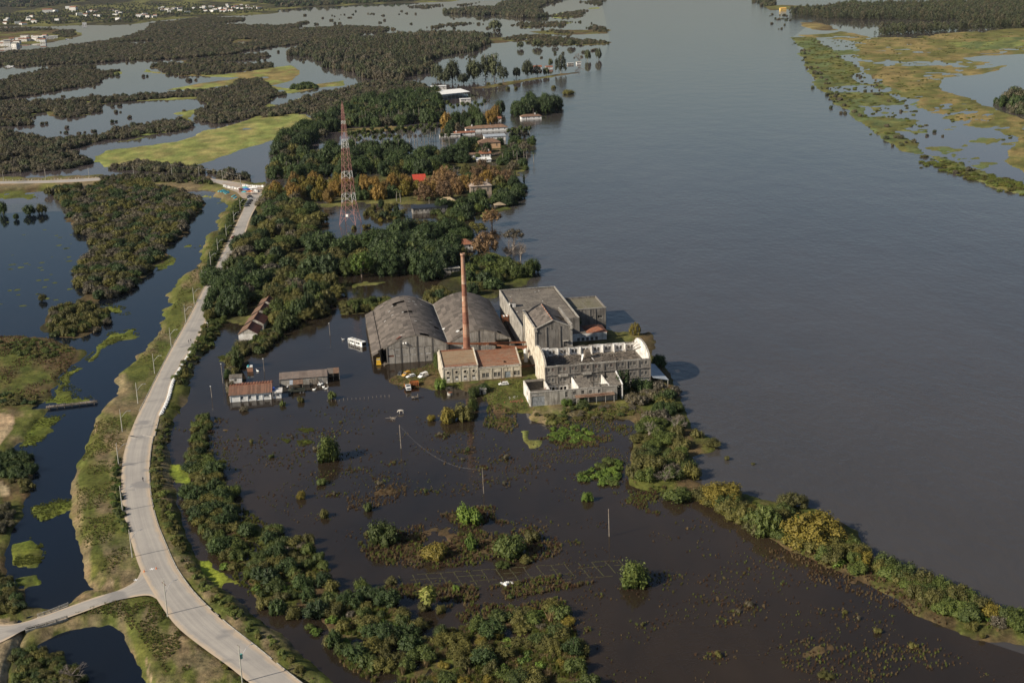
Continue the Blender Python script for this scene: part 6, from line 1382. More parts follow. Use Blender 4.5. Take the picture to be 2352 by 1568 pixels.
# ---------------------------------------------------------------- vehicles
def wheels(b,xs,hwid,r,dual=False):
    for x in xs:
        for s in (-1,1):
            w = MB().cyl((x,s * (hwid - .22),r),(x,s * hwid,r),r,r,14).build('wheel',M_tyre,b); MB().cyl((x,s * hwid,r),(x,s * (hwid + .02),r),r * .58,r * .5,10).build('rim',M_rim,w)
def car(pt,rz,m,label,kind='hatch',z=None,zpt=0.0,sink=0.0,group=None,s=1.0):
    p = P(*pt,zpt); zz = zpt if z is None else z
    b = empty('parked_car' if kind != 'van' else 'parked_van',(float(p[0]),float(p[1]),zz - sink),rz,label,'car' if kind != 'van' else 'van',group); b.scale = (s,s,s)
    if kind == 'van': L,W_,hood,belt,top,cab = 4.6,.90,1.05,1.15,1.95,(-2.2,-2.15,.75,1.35)
    elif kind == 'estate': L,W_,hood,belt,top,cab = 4.4,.84,.88,.95,1.45,(-2.05,-1.8,.35,1.0)
    else: L,W_,hood,belt,top,cab = 4.1,.84,.88,.95,1.45,(-1.75,-1.2,.35,1.0)
    x0,x1 = -L / 2,L / 2
    prof = [(x0,.35),(x0 + .02,belt - .08),(x0 + .15,belt),(cab[3],belt),(x1 - .25,hood - .12),(x1 - .02,hood - .3),(x1,.35)]
    mb = MB(); n = len(prof)
    for w0 in (0,):
        v = [(x,-W_,z_) for x,z_ in prof] + [(x,W_,z_) for x,z_ in prof]
        mb.add(v,[tuple(range(n)),tuple(range(2 * n - 1,n - 1,-1))] + [(i,i + n,(i + 1) % n + n,(i + 1) % n) for i in range(n)])
    mb.build('body',m,b)
    a,b0,c,d = cab; ti = W_ - .16
    MB().hexa([(a,-W_ + .04,belt),(d,-W_ + .04,belt),(d,W_ - .04,belt),(a,W_ - .04,belt)],[(b0,-ti,top),(c,-ti,top),(c,ti,top),(b0,ti,top)]).build('cabin',m,b)
    e = .012
    def pane(nm,q): mb = MB(); mb.add(q,[(0,1,2,3)]); mb.build(nm,M_glass,b)
    lx = lambda xa,xb,t: xa + (xb - xa) * t
    pane('windscreen',[(lx(d,c,.12) + e * 3,-W_ + .14,lx(belt,top,.12)),(lx(d,c,.12) + e * 3,W_ - .14,lx(belt,top,.12)),(lx(d,c,.9) + e * 3,ti - .06,lx(belt,top,.9)),(lx(d,c,.9) + e * 3,-ti + .06,lx(belt,top,.9))])
    pane('rear_window',[(lx(a,b0,.2) - e * 3,W_ - .14,lx(belt,top,.2)),(lx(a,b0,.2) - e * 3,-W_ + .14,lx(belt,top,.2)),(lx(a,b0,.85) - e * 3,-ti + .06,lx(belt,top,.85)),(lx(a,b0,.85) - e * 3,ti - .06,lx(belt,top,.85))])
    spans = ((.10,.48),(.54,.93)) if kind != 'van' else ((.66,.95),)
    for sd in (-1,1):
        for f0,f1 in spans:
            y0,y1 = sd * (lx(W_ - .04,ti,.15) + e),sd * (lx(W_ - .04,ti,.85) + e); q = [(lx(a,d,f0),y0,lx(belt,top,.15)),(lx(a,d,f1),y0,lx(belt,top,.15)),(lx(b0,c,f1),y1,lx(belt,top,.85)),(lx(b0,c,f0),y1,lx(belt,top,.85))]
            pane('side_window',q if sd < 0 else q[::-1])
        MB().box(x1 - .06,x1 + .015,sd * (W_ - .28) - .16,sd * (W_ - .28) + .16,hood - .36,hood - .2).build('headlight',M_light,b); MB().box(x0 - .015,x0 + .06,sd * (W_ - .2) - .1,sd * (W_ - .2) + .1,belt - .35,belt - .1).build('tail_light',M_tail,b)
    MB().box(x1 - .02,x1 + .08,-W_ + .05,W_ - .05,.32,.5).build('bumper',M_pgrey,b); MB().box(x0 - .08,x0 + .02,-W_ + .05,W_ - .05,.32,.5).build('bumper',M_pgrey,b)
    wheels(b,(x0 + .8,x1 - .85),W_ + .01,.32)
    return b
car(ZV((358,315))[0],R_(260),M_pblack,'black hatchback at the back of the stranded cars',zpt=.45,sink=.1)
car(ZV((470,340))[0],R_(235),M_porange,'mustard yellow van behind the white estate car','van',zpt=.45,sink=.1)
car(ZV((552,370))[0],R_(215),M_pwhite,'white estate car with red roof marks in the flooded yard','estate',zpt=.45,sink=.15)
car(ZV((785,370))[0],R_(232),M_pwhite,'white delivery van nearest the boiler house','van',zpt=.5,sink=.1,s=1.12)
b = car(ZF((1075,790))[0],R_(190),M_pwhite,'abandoned white car with its bonnet up on the grass','estate',zpt=.8,sink=.05)
MB().hexa([(1.0,-.7,.9),(1.05,-.7,.9),(1.05,.7,.9),(1.0,.7,.9)],[(1.35,-.68,1.9),(1.4,-.68,1.9),(1.4,.68,1.9),(1.35,.68,1.9)]).build('raised_bonnet',M_pwhite,b)
car(Z5((1377,397))[0],R_(20),M_pred,'dark red car in the shade at the left kerb of the road',zpt=RZ + .02)
for i,(x,y) in enumerate(((812,500),(820,525),(830,555),(822,590),(800,620),(780,650),(760,690))):
    car(ZK((x,y + 16))[0],R_(200),(M_pblack,M_pgrey,M_pwhite,M_pblack,M_pgrey,M_pblack,M_pgrey)[i],f'{ORD[i]} of the dark cars parked below the tents, counting from the tents','estate' if i % 2 else 'hatch',zpt=RZ,group='cars parked below the tents',s=1.1)
# bus
pa,pb = P(*ZB((1690,690))[0]),P(*ZB((1880,722))[0]); cc = (pa + pb) / 2
b = empty('white_bus',(float(cc[0]) + 1.5,float(cc[1]) + 2.0,-.7),math.atan2(*(np.array(UV(-33,68.1)[:2]) - np.array(UV(-40.1,78.7)[:2]))[::-1]),'white city bus standing wheel-deep in the flood','bus')
BL,BW,BH = 11.6,1.27,3.1
MB().prism([(-BL / 2,.4),(-BL / 2,BH - .15),(-BL / 2 + .15,BH),(BL / 2 - .3,BH),(BL / 2 - .05,BH - .3),(BL / 2,1.0),(BL / 2 - .05,.4)],-BW,BW,'y').build('body',M_pwhite,b)
for i in range(6):
    for s in (-1,1):
        x = -BL / 2 + .9 + i * 1.62
        if s < 0 and i in (0,3): MB().box(x - .45,x + .45,s * BW - .015,s * BW + .015,.55,2.7).build('door',M_glass,b)
        else: MB().box(x - .7,x + .7,s * BW - .015,s * BW + .015,1.55,2.6).build('side_window',M_glass,b)
MB().hexa([(BL / 2 - .02,-1.15,1.2),(BL / 2 + .02,-1.15,1.2),(BL / 2 + .02,1.15,1.2),(BL / 2 - .02,1.15,1.2)],[(BL / 2 - .1,-1.15,2.85),(BL / 2 - .03,-1.15,2.85),(BL / 2 - .03,1.15,2.85),(BL / 2 - .1,1.15,2.85)]).build('windscreen',M_pblack,b)
MB().box(-BL / 2 - .02,-BL / 2 + .02,-1.0,1.0,1.6,2.6).build('rear_window',M_glass,b)
for x in (-3.6,-.4,2.6): MB().box(x - .8,x + .8,-.6,.6,BH,BH + .22).build('roof_unit',M_conc,b)
for s in (-1,1): MB().box(BL / 2 - .02,BL / 2 + .04,s * .9 - .18,s * .9 + .18,.65,.85).build('headlight',M_light,b)
wheels(b,(-3.0,3.4),BW + .01,.5)
# army truck
b = empty('army_truck',(*UV(-63.3,5.0)[:2],-.5),TH + math.pi,'dark green army truck with open cargo bed between white house and shed','truck')
MB().prism([(1.1,1.0),(1.1,2.3),(1.4,2.9),(2.0,2.95),(2.3,2.05),(3.5,1.9),(3.6,1.0)],-.85,.85,'y').build('cab',M_parmy,b)
MB().box(2.0,3.5,-1.15,-.86,1.1,1.5).build('mudguard',M_parmy,b); MB().box(2.0,3.5,.86,1.15,1.1,1.5).build('mudguard',M_parmy,b)
mb = MB(); mb.add([(2.28,-.7,2.15),(2.28,.7,2.15),(2.03,.7,2.88),(2.03,-.7,2.88)],[(0,1,2,3)]); mb.build('windscreen',M_glass,b)
MB().box(-3.6,1.0,-1.2,1.2,1.15,1.3).build('bed_floor',M_parmy,b)
for y0,y1 in ((-1.22,-1.12),(1.12,1.22)): MB().box(-3.6,1.0,y0,y1,1.3,2.2).build('bed_side',M_parmy,b)
MB().box(-3.68,-3.6,-1.2,1.2,1.3,2.1).build('tailgate',M_parmy,b); MB().box(.92,1.02,-1.1,1.1,1.3,2.8).build('headboard',M_parmy,b)
for i in range(5): MB().box(-3.4 + i * .95,-3.3 + i * .95,-1.25,-1.22,1.3,2.5).build('stake',M_parmy,b)
wheels(b,(-2.9,-1.6,2.75),1.15,.55)
for s in (-1,1): MB().cyl((3.6,s * .6,1.4),(3.66,s * .6,1.4),.13,n=10).build('headlight',M_light,b)
# orange and white dump truck plus its lifted-off body
p = P(*ZV((490,600))[0],.45)
b = empty('dump_truck',(float(p[0]),float(p[1]) + 1.5,.2),R_(282),'white-cabbed tipper truck with an orange bed among the stranded cars','truck')
MB().prism([(1.2,.7),(1.2,2.5),(1.9,2.55),(2.3,1.75),(3.4,1.6),(3.5,.7)],-1.05,1.05,'y').build('cab',M_pwhite,b)
mb = MB(); mb.add([(2.29,-.85,1.82),(2.29,.85,1.82),(1.95,.85,2.48),(1.95,-.85,2.48)],[(0,1,2,3)]); mb.build('windscreen',M_glass,b)
MB().box(3.5,3.56,-.7,.7,.9,1.4).build('grille',M_pblack,b); MB().box(3.5,3.7,-1.05,1.05,.55,.75).build('bumper',M_pwhite,b)
MB().box(-3.2,1.1,-1.1,1.1,.9,1.05).build('bed_floor',M_pdump,b)
for y0,y1 in ((-1.15,-1.07),(1.07,1.15)): MB().box(-3.2,1.1,y0,y1,1.05,1.75).build('bed_side',M_pdump,b)
MB().box(1.02,1.1,-1.05,1.05,1.05,2.0).build('headboard',M_pdump,b); wheels(b,(-2.2,2.6),1.08,.5)
p = P(*ZV((590,530))[0],.5); b = empty('orange_skip',(float(p[0]) + .6,float(p[1]) + 1,.5),R_(8),'orange tipper skip set down beside the white-cabbed truck','skip')
MB().box(-1.9,1.9,-1.2,1.2,.2,.32).build('floor',M_pdump,b)
for i in range(6): MB().box(-1.85 + i * .72,-1.73 + i * .72,-1.32,-1.22,.2,1.7).build('rib',M_pdump,b)
for y0,y1 in ((-1.22,-1.14),(1.14,1.22)): MB().box(-1.9,1.9,y0,y1,.32,1.65).build('side',M_pdump,b)
for x0,x1 in ((-1.9,-1.82),(1.82,1.9)): MB().box(x0,x1,-1.14,1.14,.32,1.5).build('end',M_pdump,b)
for x in (.6,1.5): MB().box(x,x + .15,-3.2,-1.2,.1,.25).build('chassis_rail',M_rust,b)
# sunken trailer,yellow loader in the lean-to,drum,rubble heap
p = P(*ZV((650,760))[0]); b = empty('sunken_trailer',(float(p[0]),float(p[1]),0),.15,'grey wooden cart half sunk in front of the stranded cars','cart')
for i in range(5): MB().box(-1.8 + i * .5,-1.35 + i * .5,-.9,.9,.45,.6).build('plank',M_wood,b)
MB().box(.7,1.0,-.9,.9,.4,1.5).build('headboard',M_wood,b); MB().tube([(1,0,.3),(2.6,-.2,.4),(3.2,-.1,.2)],.09,5).build('drawbar',M_rust,b); wheels(b,(-.6,),.95,.4)
b = empty('yellow_loader',UV(-26.0,38.0,0),TH - math.pi / 2,'yellow wheel loader parked under the lean-to corner','loader')
MB().box(-2,1.2,-.9,.9,.5,1.5).build('body',M_pyellow,b); MB().box(-.8,.6,-.8,.8,1.5,2.0).build('cab_base',M_pyellow,b); MB().box(-.75,.55,-.75,.75,2.0,2.7).build('cab_glass',M_tin,b); MB().box(-.85,.65,-.85,.85,2.7,2.82).build('cab_roof',M_pyellow,b)
MB().prism([(1.5,.2),(2.6,.2),(2.7,.3),(1.7,.4),(1.7,1.2),(1.5,1.2)],-1.1,1.1,'y').build('bucket',M_pyellow,b); wheels(b,(-1.3,.8),.95,.6)
p = P(*ZV((1285,690))[0],.3); b = empty('concrete_well',(float(p[0]),float(p[1]),.2),0,'round concrete well with rusty lid in the yard before the boiler house','well')
MB().cyl((0,0,-.3),(0,0,.9),1.1,1.1,18).build('ring',M_conc,b); MB().cyl((.15,0,.9),(.15,0,1.0),.95,.95,18).build('lid',M_rust,b)
p = P(*ZV((1905,690))[0],.5); b = empty('overgrown_hut',(float(p[0]),float(p[1]),.4),TH,'tiny overgrown concrete hut in the yard','hut')
wall(b,M_plaster,'x',-1.5,1.5,0,.2,0,2.2,[(-.8,0,0,1.8)]); wall(b,M_plaster,'y',.2,2.6,-1.5,.2,0,2.2); wall(b,M_plaster,'y',.2,2.6,1.3,.2,0,2.2); MB().box(-1.7,1.7,-.2,2.8,2.2,2.4).build('roof_slab',M_conc,b); MB().box(-.8,0,.12,.16,0,1.8).build('doorway',M_dark,b)
p = P(*ZF((1175,915))[0],.5); b = empty('tile_heap',(float(p[0]),float(p[1]),.5),.2,'heap of broken red tiles left of the low ruin','heap')
tm = MB().box(-.35,.35,-.2,.2,0,.06).mesh('tile',M_tile_red)
for i in range(60): inst('tile',tm,b,(random.gauss(0,1.6),random.gauss(0,1.0),random.uniform(0,.35)),(random.gauss(0,.3),random.gauss(0,.3),random.uniform(0,3)))
for x,y,n,lb in ((1150,890,14,'pale litter behind the tile heap'),(195,640,12,'pale timber offcuts at the foot of the lean-to')):
    p = P(*ZF((x,y))[0],.3); b = empty('litter_pile',(float(p[0]),float(p[1]),.3),.3,lb,'pile'); lm = MB().box(-.7,.7,-.09,.09,0,.1).mesh('scrap',M_clean if n == 14 else M_log)
    for i in range(n): inst('scrap',lm,b,(random.gauss(0,1.2),random.gauss(0,.8),random.uniform(0,.4)),(random.gauss(0,.2),random.gauss(0,.2),random.uniform(0,3)))
# drifted branches in the water,rubble on the plots,planks
p = P(*Z7((330,140))[0]); b = empty('driftwood',(float(p[0]),float(p[1]),0),0,'tangle of pale drift branches in the water above the log poles','driftwood')
for i in range(22):
    a = random.uniform(0,6.28); MB().cyl((math.cos(a) * .3,math.sin(a) * .3,.7),(math.cos(a) * random.uniform(1.5,3),math.sin(a) * random.uniform(1.2,2.2),random.uniform(-.1,.9)),.09,.03,5).build('branch',M_log,b)
p = P(*Z7((1180,1345))[0],.2); b = empty('stone_heap',(float(p[0]),float(p[1]),.05),0,'small heap of white stones by the sunken plots','heap')
sm = MB().hexa([(-.4,-.3,-.2),(.4,-.35,-.2),(.35,.3,-.2),(-.35,.35,-.2)],[(-.25,-.2,.3),(.2,-.25,.35),(.25,.2,.25),(-.2,.2,.35)]).mesh('stone',M_clean)
for i in range(14): inst('stone',sm,b,(random.gauss(0,1.1),random.gauss(0,.6),random.uniform(0,.3)),(0,0,random.uniform(0,3)),(random.uniform(.7,1.2),) * 3)
# grid of little dykes of the sunken plots
q0,q1,q2 = P(*Z7((380,1290))[0]),P(*Z7((2000,1175))[0]),P(*Z7((440,1400))[0]); U_,V_ = q1 - q0,q2 - q0
dk = mk('dyke_soil',(.045,.036,.022),(.055,.058,.022),None,.8)
for i in range(17):
    a = q0 + U_ * i / 16; c = a + V_ * (1.0 if i % 3 else .85); l = float(np.linalg.norm(c - a)); b = empty('plot_dyke',(float(a[0]),float(a[1]),0),math.atan2(c[1] - a[1],c[0] - a[0]),f'thin earth cross dyke of the sunken plots, {ONUM(i)} from the left','dyke','cross dykes of the sunken plots')
    for k in range(4): MB().hexa([(l * k / 4,-.35,-.3),(l * (k + .9) / 4,-.35,-.3),(l * (k + .9) / 4,.35,-.3),(l * k / 4,.35,-.3)],[(l * k / 4,-.15,.05 + .06 * (k % 2)),(l * (k + .9) / 4,-.15,.10),(l * (k + .9) / 4,.15,.05),(l * k / 4,.15,.09)]).build('earth_bank',dk,b,loc=(0,random.uniform(-.15,.15),0))
    tg = np.array([a + (c - a) * t for t in np.linspace(0,1,9)]);
for j in range(4):
    a = q0 + V_ * j / 3; c = a + U_; l = float(np.linalg.norm(c - a)); b = empty('plot_dyke',(float(a[0]),float(a[1]),0),math.atan2(c[1] - a[1],c[0] - a[0]),f'long earth dyke of the sunken plots, {ONUM(j)} from the back','dyke','long dykes of the sunken plots')
    for k in range(24):
        if random.random() < .32: continue
        MB().hexa([(l * k / 24,-.35,-.3),(l * (k + .9) / 24,-.35,-.3),(l * (k + .9) / 24,.35,-.3),(l * k / 24,.35,-.3)],[(l * k / 24,-.15,.06),(l * (k + .9) / 24,-.15,.1),(l * (k + .9) / 24,.15,.04),(l * k / 24,.15,.08)]).build('earth_bank',dk,b,loc=(0,random.uniform(-.2,.2),0))
# fence posts of the flooded yard fence
for i in range(16):
    t = i / 15; a = ZB((1460 + 760 * t,1392 - 62 * t + random.uniform(-6,6)))[0]; w = P(*a); tag(MB().cyl((0,0,-.6),(random.uniform(-.1,.1),0,random.uniform(.6,1.2)),.08,.07,5).build('fence_post',M_log,None,loc=(float(w[0]),float(w[1]),0)),'short fence post in the drowned fence line right of the army truck','fence post','drowned fence posts')
# geese on the flood and a white horse-like animal
def goose(pt,label,rz):
    w = P(*pt); b = empty('goose',(float(w[0]),float(w[1]),0),rz,label,'bird','white geese on the flood'); mb = MB()
    for (x0,r0,z0),(x1,r1,z1) in zip([(-.55,.05,.25),(-.3,.2,.2),(.1,.27,.2),(.4,.16,.25)],[(-.3,.2,.2),(.1,.27,.2),(.4,.16,.25),(.5,.06,.35)]): mb.cyl((x0,0,z0),(x1,0,z1),r0,r1,8,cap=False)
    mb.cyl((.46,0,.3),(.55,0,.75),.07,.05,6); mb.cyl((.53,0,.74),(.68,0,.76),.075,.05,6); mb.build('body',M_bird,b); MB().cyl((.68,0,.76),(.82,0,.73),.03,.01,5).build('beak',M_cone,b); b.scale = (1.5,1.5,1.5)
for i,a in enumerate(ZB((1300,1250),(1355,1190),(1372,1188),(1390,1182),(1402,1176),(1415,1220),(1450,1238),(975,1220),(610,1022),(1660,635))): goose(a,'white goose swimming on the floodwater',i * 1.1)
def quadruped(pt,rz,m,label):
    w = P(*pt); x,y = float(w[0]),float(w[1]); me = bpy.data.meshes.new('horse_body')
    vs = [(-.75,0,1.25),(0,0,1.22),(.65,0,1.3),(1.05,0,1.25),(1.4,0,.75),(1.62,0,.42),(.6,.22,.75),(.62,.22,.35),(.6,.22,-.1),(.6,-.22,.75),(.75,-.22,.38),(.68,-.22,-.1),(-.75,.22,.85),(-.95,.22,.5),(-.85,.22,-.1),(-.75,-.22,.85),(-.85,-.22,.5),(-.72,-.22,-.1),(-1.05,0,1.15),(-1.2,0,.6)]
    es = [(0,1),(1,2),(2,3),(3,4),(4,5),(2,6),(6,7),(7,8),(2,9),(9,10),(10,11),(0,12),(12,13),(13,14),(0,15),(15,16),(16,17),(0,18),(18,19)]
    rs = [.33,.34,.33,.2,.15,.1,.13,.08,.07,.13,.08,.07,.16,.08,.07,.16,.08,.07,.07,.05]
    me.from_pydata(vs,es,[]); me.materials.append(m); o = inst('grazing_horse',me,None,(x,y,0),(0,0,rz)); o.modifiers.new('skin','SKIN'); o.modifiers.new('smooth','SUBSURF').render_levels = 1
    for v,r in zip(me.skin_vertices[0].data,rs): v.radius = (r,r)
    me.skin_vertices[0].data[0].use_root = True
    tag(o,label,'horse')
quadruped(Z7((400,95))[0],R_(185),M_hide,'white horse wading with lowered head above the log poles')
# ---------------------------------------------------------------- people on the road,cones
def person(pt,rz,top,legs,label,stride=.25,lean=.0):
    w = P(*pt,RZ); me = bpy.data.meshes.new('person'); s = stride
    vs = [(0,0,.95),(0 + lean * .5,0,1.2),(lean,0,1.42),(lean * 1.1,0,1.52),(lean * 1.2,0,1.66),(lean * 1.2,0,1.74),(0,.10,.88),(s * .5,.11,.50),(s,.11,.06),(s + .16,.11,.04),(0,-.10,.88),(-s * .3,-.11,.48),(-s,-.11,.08),(-s + .15,-.11,.03),
          (lean,.19,1.40),(lean - s * .5,.24,1.12),(lean - s * .3 + .12,.22,.90),(lean + .15 - s * .3,.22,.82),(lean,-.19,1.40),(lean + s * .5,-.24,1.12),(lean + s * .6 + .14,-.22,.94),(lean + s * .6 + .2,-.22,.88)]
    es = [(0,1),(1,2),(2,3),(3,4),(4,5),(0,6),(6,7),(7,8),(8,9),(0,10),(10,11),(11,12),(12,13),(2,14),(14,15),(15,16),(16,17),(2,18),(18,19),(19,20),(20,21)]
    rs = [.15,.14,.16,.065,.105,.07,.095,.065,.045,.04,.095,.065,.045,.04,.065,.045,.035,.035,.065,.045,.035,.035]
    me.from_pydata(vs,es,[]); me.materials.append(top); o = inst('person',me,None,(float(w[0]),float(w[1]),RZ + .03),(0,0,rz)); o.modifiers.new('skin','SKIN'); sb = o.modifiers.new('smooth','SUBSURF'); sb.render_levels = 2
    for v,r in zip(me.skin_vertices[0].data,rs): v.radius = (r,r)
    me.skin_vertices[0].data[0].use_root = True
    tag(o,label,'person')
    hd = MB(); cx_ = lean * 1.2
    for z0,r0,z1,r1 in ((1.54,.06,1.60,.095),(1.60,.095,1.70,.11),(1.70,.11,1.77,.07)): hd.cyl((cx_ + .02,0,z0),(cx_ + .02,0,z1),r0,r1,10)
    hd.cyl((cx_ + .11,0,1.64),(cx_ + .15,0,1.63),.02,.012,5); hd.build('head',M_skin,o,smooth=True)
    MB().cyl((cx_ - .01,0,1.66),(cx_ - .01,0,1.79),.118,.07,10).build('hair',M_hair,o)
    return o
person(Z6((842,384))[0],R_(100),M_cloth_dark,None,'person in dark clothes running along the road above the junction',.38,.10)
person(Z5((1111,1014))[0],R_(80),M_cloth_mid,None,'person walking on the road, left of the two by the sandbags',.2)
person(Z5((1123,1008))[0],R_(80),M_cloth_dark,None,'taller person walking on the road, right of the two by the sandbags',.2)
for a,lb in zip(Z6((848,914),(919,897)),('orange traffic cone, left of the two at the junction','orange traffic cone, right of the two at the junction')):
    w = P(*a,RZ); b = empty('traffic_cone',(float(w[0]),float(w[1]),RZ + .04),0,lb,'traffic cone'); MB().box(-.22,.22,-.22,.22,0,.05).build('base',M_cone,b); MB().cyl((0,0,.05),(0,0,.75),.17,.04,12).build('cone',M_cone,b); MB().cyl((0,0,.3),(0,0,.45),.123,.092,12).build('white_band',M_clean,b)
for i,(a,lb) in enumerate(((Z6((800,962))[0],'white painted star-shaped mark at the mouth of the side road'),(Z6((893,898))[0],'worn white cross mark painted on the road between the cones'))):
    w = P(*a,RZ); mb = MB()
    for t in (0,1.05,2.1):
        c,s = math.cos(t),math.sin(t); mb.add([(-.8 * c + .12 * s,-.8 * s - .12 * c,.001 * t),(.8 * c + .12 * s,.8 * s - .12 * c,.001 * t),(.8 * c - .12 * s,.8 * s + .12 * c,.001 * t),(-.8 * c - .12 * s,-.8 * s + .12 * c,.001 * t)],[(0,1,2,3)])
    tag(mb.build('road_mark',M_clean,None,loc=(float(w[0]),float(w[1]),RZ + .072)),lb,'road marking')
# ---------------------------------------------------------------- plants
rg = np.random.default_rng(11)
def leaf_cloud(centers,radii,nleaf,size,g,flat=1.0,up=.22,core=.80,elong=1.25,droop=0.0):
    """leaf-sized quads over the surface of overlapping clumps, with a leafy core so that the crown is not see-through"""
    V,Fc = [],[]; off = 0
    for c,r in zip(centers,radii):
        n = max(6,int(nleaf * (r ** 2)))
        d = g.normal(size=(n,3)); d /= np.linalg.norm(d,axis=1)[:,None]
        d[:,2] = np.where((d[:,2] < -.25) & (g.random(n) < .6),-d[:,2],d[:,2])
        p = np.array(c) + d * (r * g.uniform(.72,1.08,n))[:,None] * np.array([1,1,flat])
        nrm = d * 1.0 + g.normal(size=(n,3)) * .38; nrm[:,2] += up; nrm /= np.linalg.norm(nrm,axis=1)[:,None]
        t = np.cross(nrm,g.normal(size=(n,3))); t /= np.linalg.norm(t,axis=1)[:,None] + 1e-9
        if droop: t[:,2] -= droop; t /= np.linalg.norm(t,axis=1)[:,None]
        b = np.cross(nrm,t)
        s = size * g.uniform(.6,1.35,n)[:,None]
        q = np.stack([p - t * s * elong * .5,p + b * s * .42,p + t * s * elong * .5 + nrm * s * .12,p - b * s * .42],1)
        V.append(q.reshape(-1,3)); Fc.append(np.arange(n * 4).reshape(-1,4) + off); off += n * 4
        if core:
            o = np.array([(1,0,0),(0,1,0),(-1,0,0),(0,-1,0),(0,0,1),(0,0,-1)],float) * r * core * np.array([1,1,flat]) * g.uniform(.8,1.1,(6,1)) + np.array(c)
            f = np.array([(0,1,4,4),(1,2,4,4),(2,3,4,4),(3,0,4,4),(1,0,5,5),(2,1,5,5),(3,2,5,5),(0,3,5,5)])
            for a_,b_,c_,_ in f:
                V.append(np.stack([o[a_],o[b_],(o[b_] + o[c_]) / 2,o[c_]])); Fc.append(np.arange(4)[None] + off); off += 4
    return np.concatenate(V),np.concatenate(Fc)
def round_crown(seed,n=14,spread=.62,cr=(.34,.50),squash=.8,lift=.5,nleaf=320,size=.10,**k):
    """crown of radius ~1, bottom at z=0"""
    g = np.random.default_rng(seed); c,r = [],[]
    for i in range(n):
        a = i * 2.39996 + g.uniform(-.5,.5); el = math.asin(np.clip(-.25 + 1.22 * (i + .5) / n,-1,1)) + g.uniform(-.12,.12)
        q = spread * g.uniform(.8,1.12)
        c.append((math.cos(a) * math.cos(el) * q,math.sin(a) * math.cos(el) * q,lift + math.sin(el) * q * squash)); r.append(g.uniform(*cr))
    c.append((0,0,lift)); r.append(.55)
    return leaf_cloud(c,r,nleaf,size,g,**k)
def tall_crown(seed,n=13,nleaf=330,size=.12):
    """eucalyptus: loose clumps up a tall axis, height 2.6 for radius 1"""
    g = np.random.default_rng(seed); c,r = [],[]
    for i in range(n):
        t = (i + .5) / n; w = .68 * math.sin(math.pi * (.12 + .80 * t)); a = g.uniform(0,6.28)
        c.append((math.cos(a) * w,math.sin(a) * w,.35 + 2.1 * t)); r.append(g.uniform(.26,.42))
    return leaf_cloud(c,r,nleaf,size,g,core=.55,droop=.5)
def shrub_crown(seed,n=8,nleaf=260,size=.17,**k):
    g = np.random.default_rng(seed); c,r = [],[]
    for i in range(n):
        a = g.uniform(0,6.28); q = .62 * math.sqrt(g.uniform(0.05,1)); c.append((math.cos(a) * q,math.sin(a) * q,g.uniform(.18,.62) * (1.1 - q * .6))); r.append(g.uniform(.28,.44))
    return leaf_cloud(c,r,nleaf,size,g,**k)
def tuft(seed,n=70,h=1.0,w=.05,spread=.5):
    g = np.random.default_rng(seed); V = []
    for i in range(n):
        a = g.uniform(0,6.28); q = spread * math.sqrt(g.random()); b = np.array([math.cos(a) * q,math.sin(a) * q,0]); hh = h * g.uniform(.5,1.1)
        l = np.array([g.normal() * .28,g.normal() * .28,1]) * hh; s = np.array([math.cos(a + 1.3),math.sin(a + 1.3),0]) * w * g.uniform(.7,1.4)
        V.append([b - s,b + s,b + l * .6 + s * .8,b + l])
    V = np.array(V).reshape(-1,3); return V,np.arange(len(V)).reshape(-1,4)
def twigs(seed,n=60,R=1.0,h=1.4):
    """bare branching crown"""
    g = np.random.default_rng(seed); mb = MB()
    def grow(p,d,l,r,k):
        e = p + d * l; mb.cyl(p,e,r,r * .6,4,cap=False)
        if k == 0: return
        for i in range(3 if k > 1 else 4):
            nd = (d + Vector(g.normal(size=3)) * .55); nd.z = abs(nd.z) * .8 + .05; grow(e,nd.normalized(),l * g.uniform(.6,.85),r * .55,k - 1)
    for i in range(3): grow(Vector((0,0,0)),Vector((g.normal() * .35,g.normal() * .35,1)).normalized(),h * .28,.035,4)
    return mb
def fan_palm_crown(seed,n=26,stiff=.35,L=1.0):
    g = np.random.default_rng(seed); V = []
    for i in range(n):
        a = i * 2.4 + g.uniform(-.3,.3); el = g.uniform(-.9,1.25)
        d = np.array([math.cos(a) * math.cos(el),math.sin(a) * math.cos(el),math.sin(el)]); s = np.array([-math.sin(a),math.cos(a),0])
        b = d * .25 * L; m = d * .62 * L + np.array([0,0,-.03]); e = d * L * .98 + np.array([0,0,-stiff * .4])
        w = .22 * L
        V += [[b,m - s * w,e - s * w * .5,m + np.array([0,0,.06])],[b,m + np.array([0,0,.06]),e + s * w * .5,m + s * w],[m + np.array([0,0,.05]),m - s * w,e + np.array([0,0,-.08]),m + s * w]]
    V = np.array(V).reshape(-1,3); return V,np.arange(len(V)).reshape(-1,4)
def palm_head(seed):
    a,fa = leaf_cloud([(0,0,.12),(0,0,-.32)],[.72,.46],190,.34,np.random.default_rng(seed),core=.7,droop=.4); b,fb = fan_palm_crown(seed)
    return np.concatenate([a,b]),np.concatenate([fa,fb + len(a)])
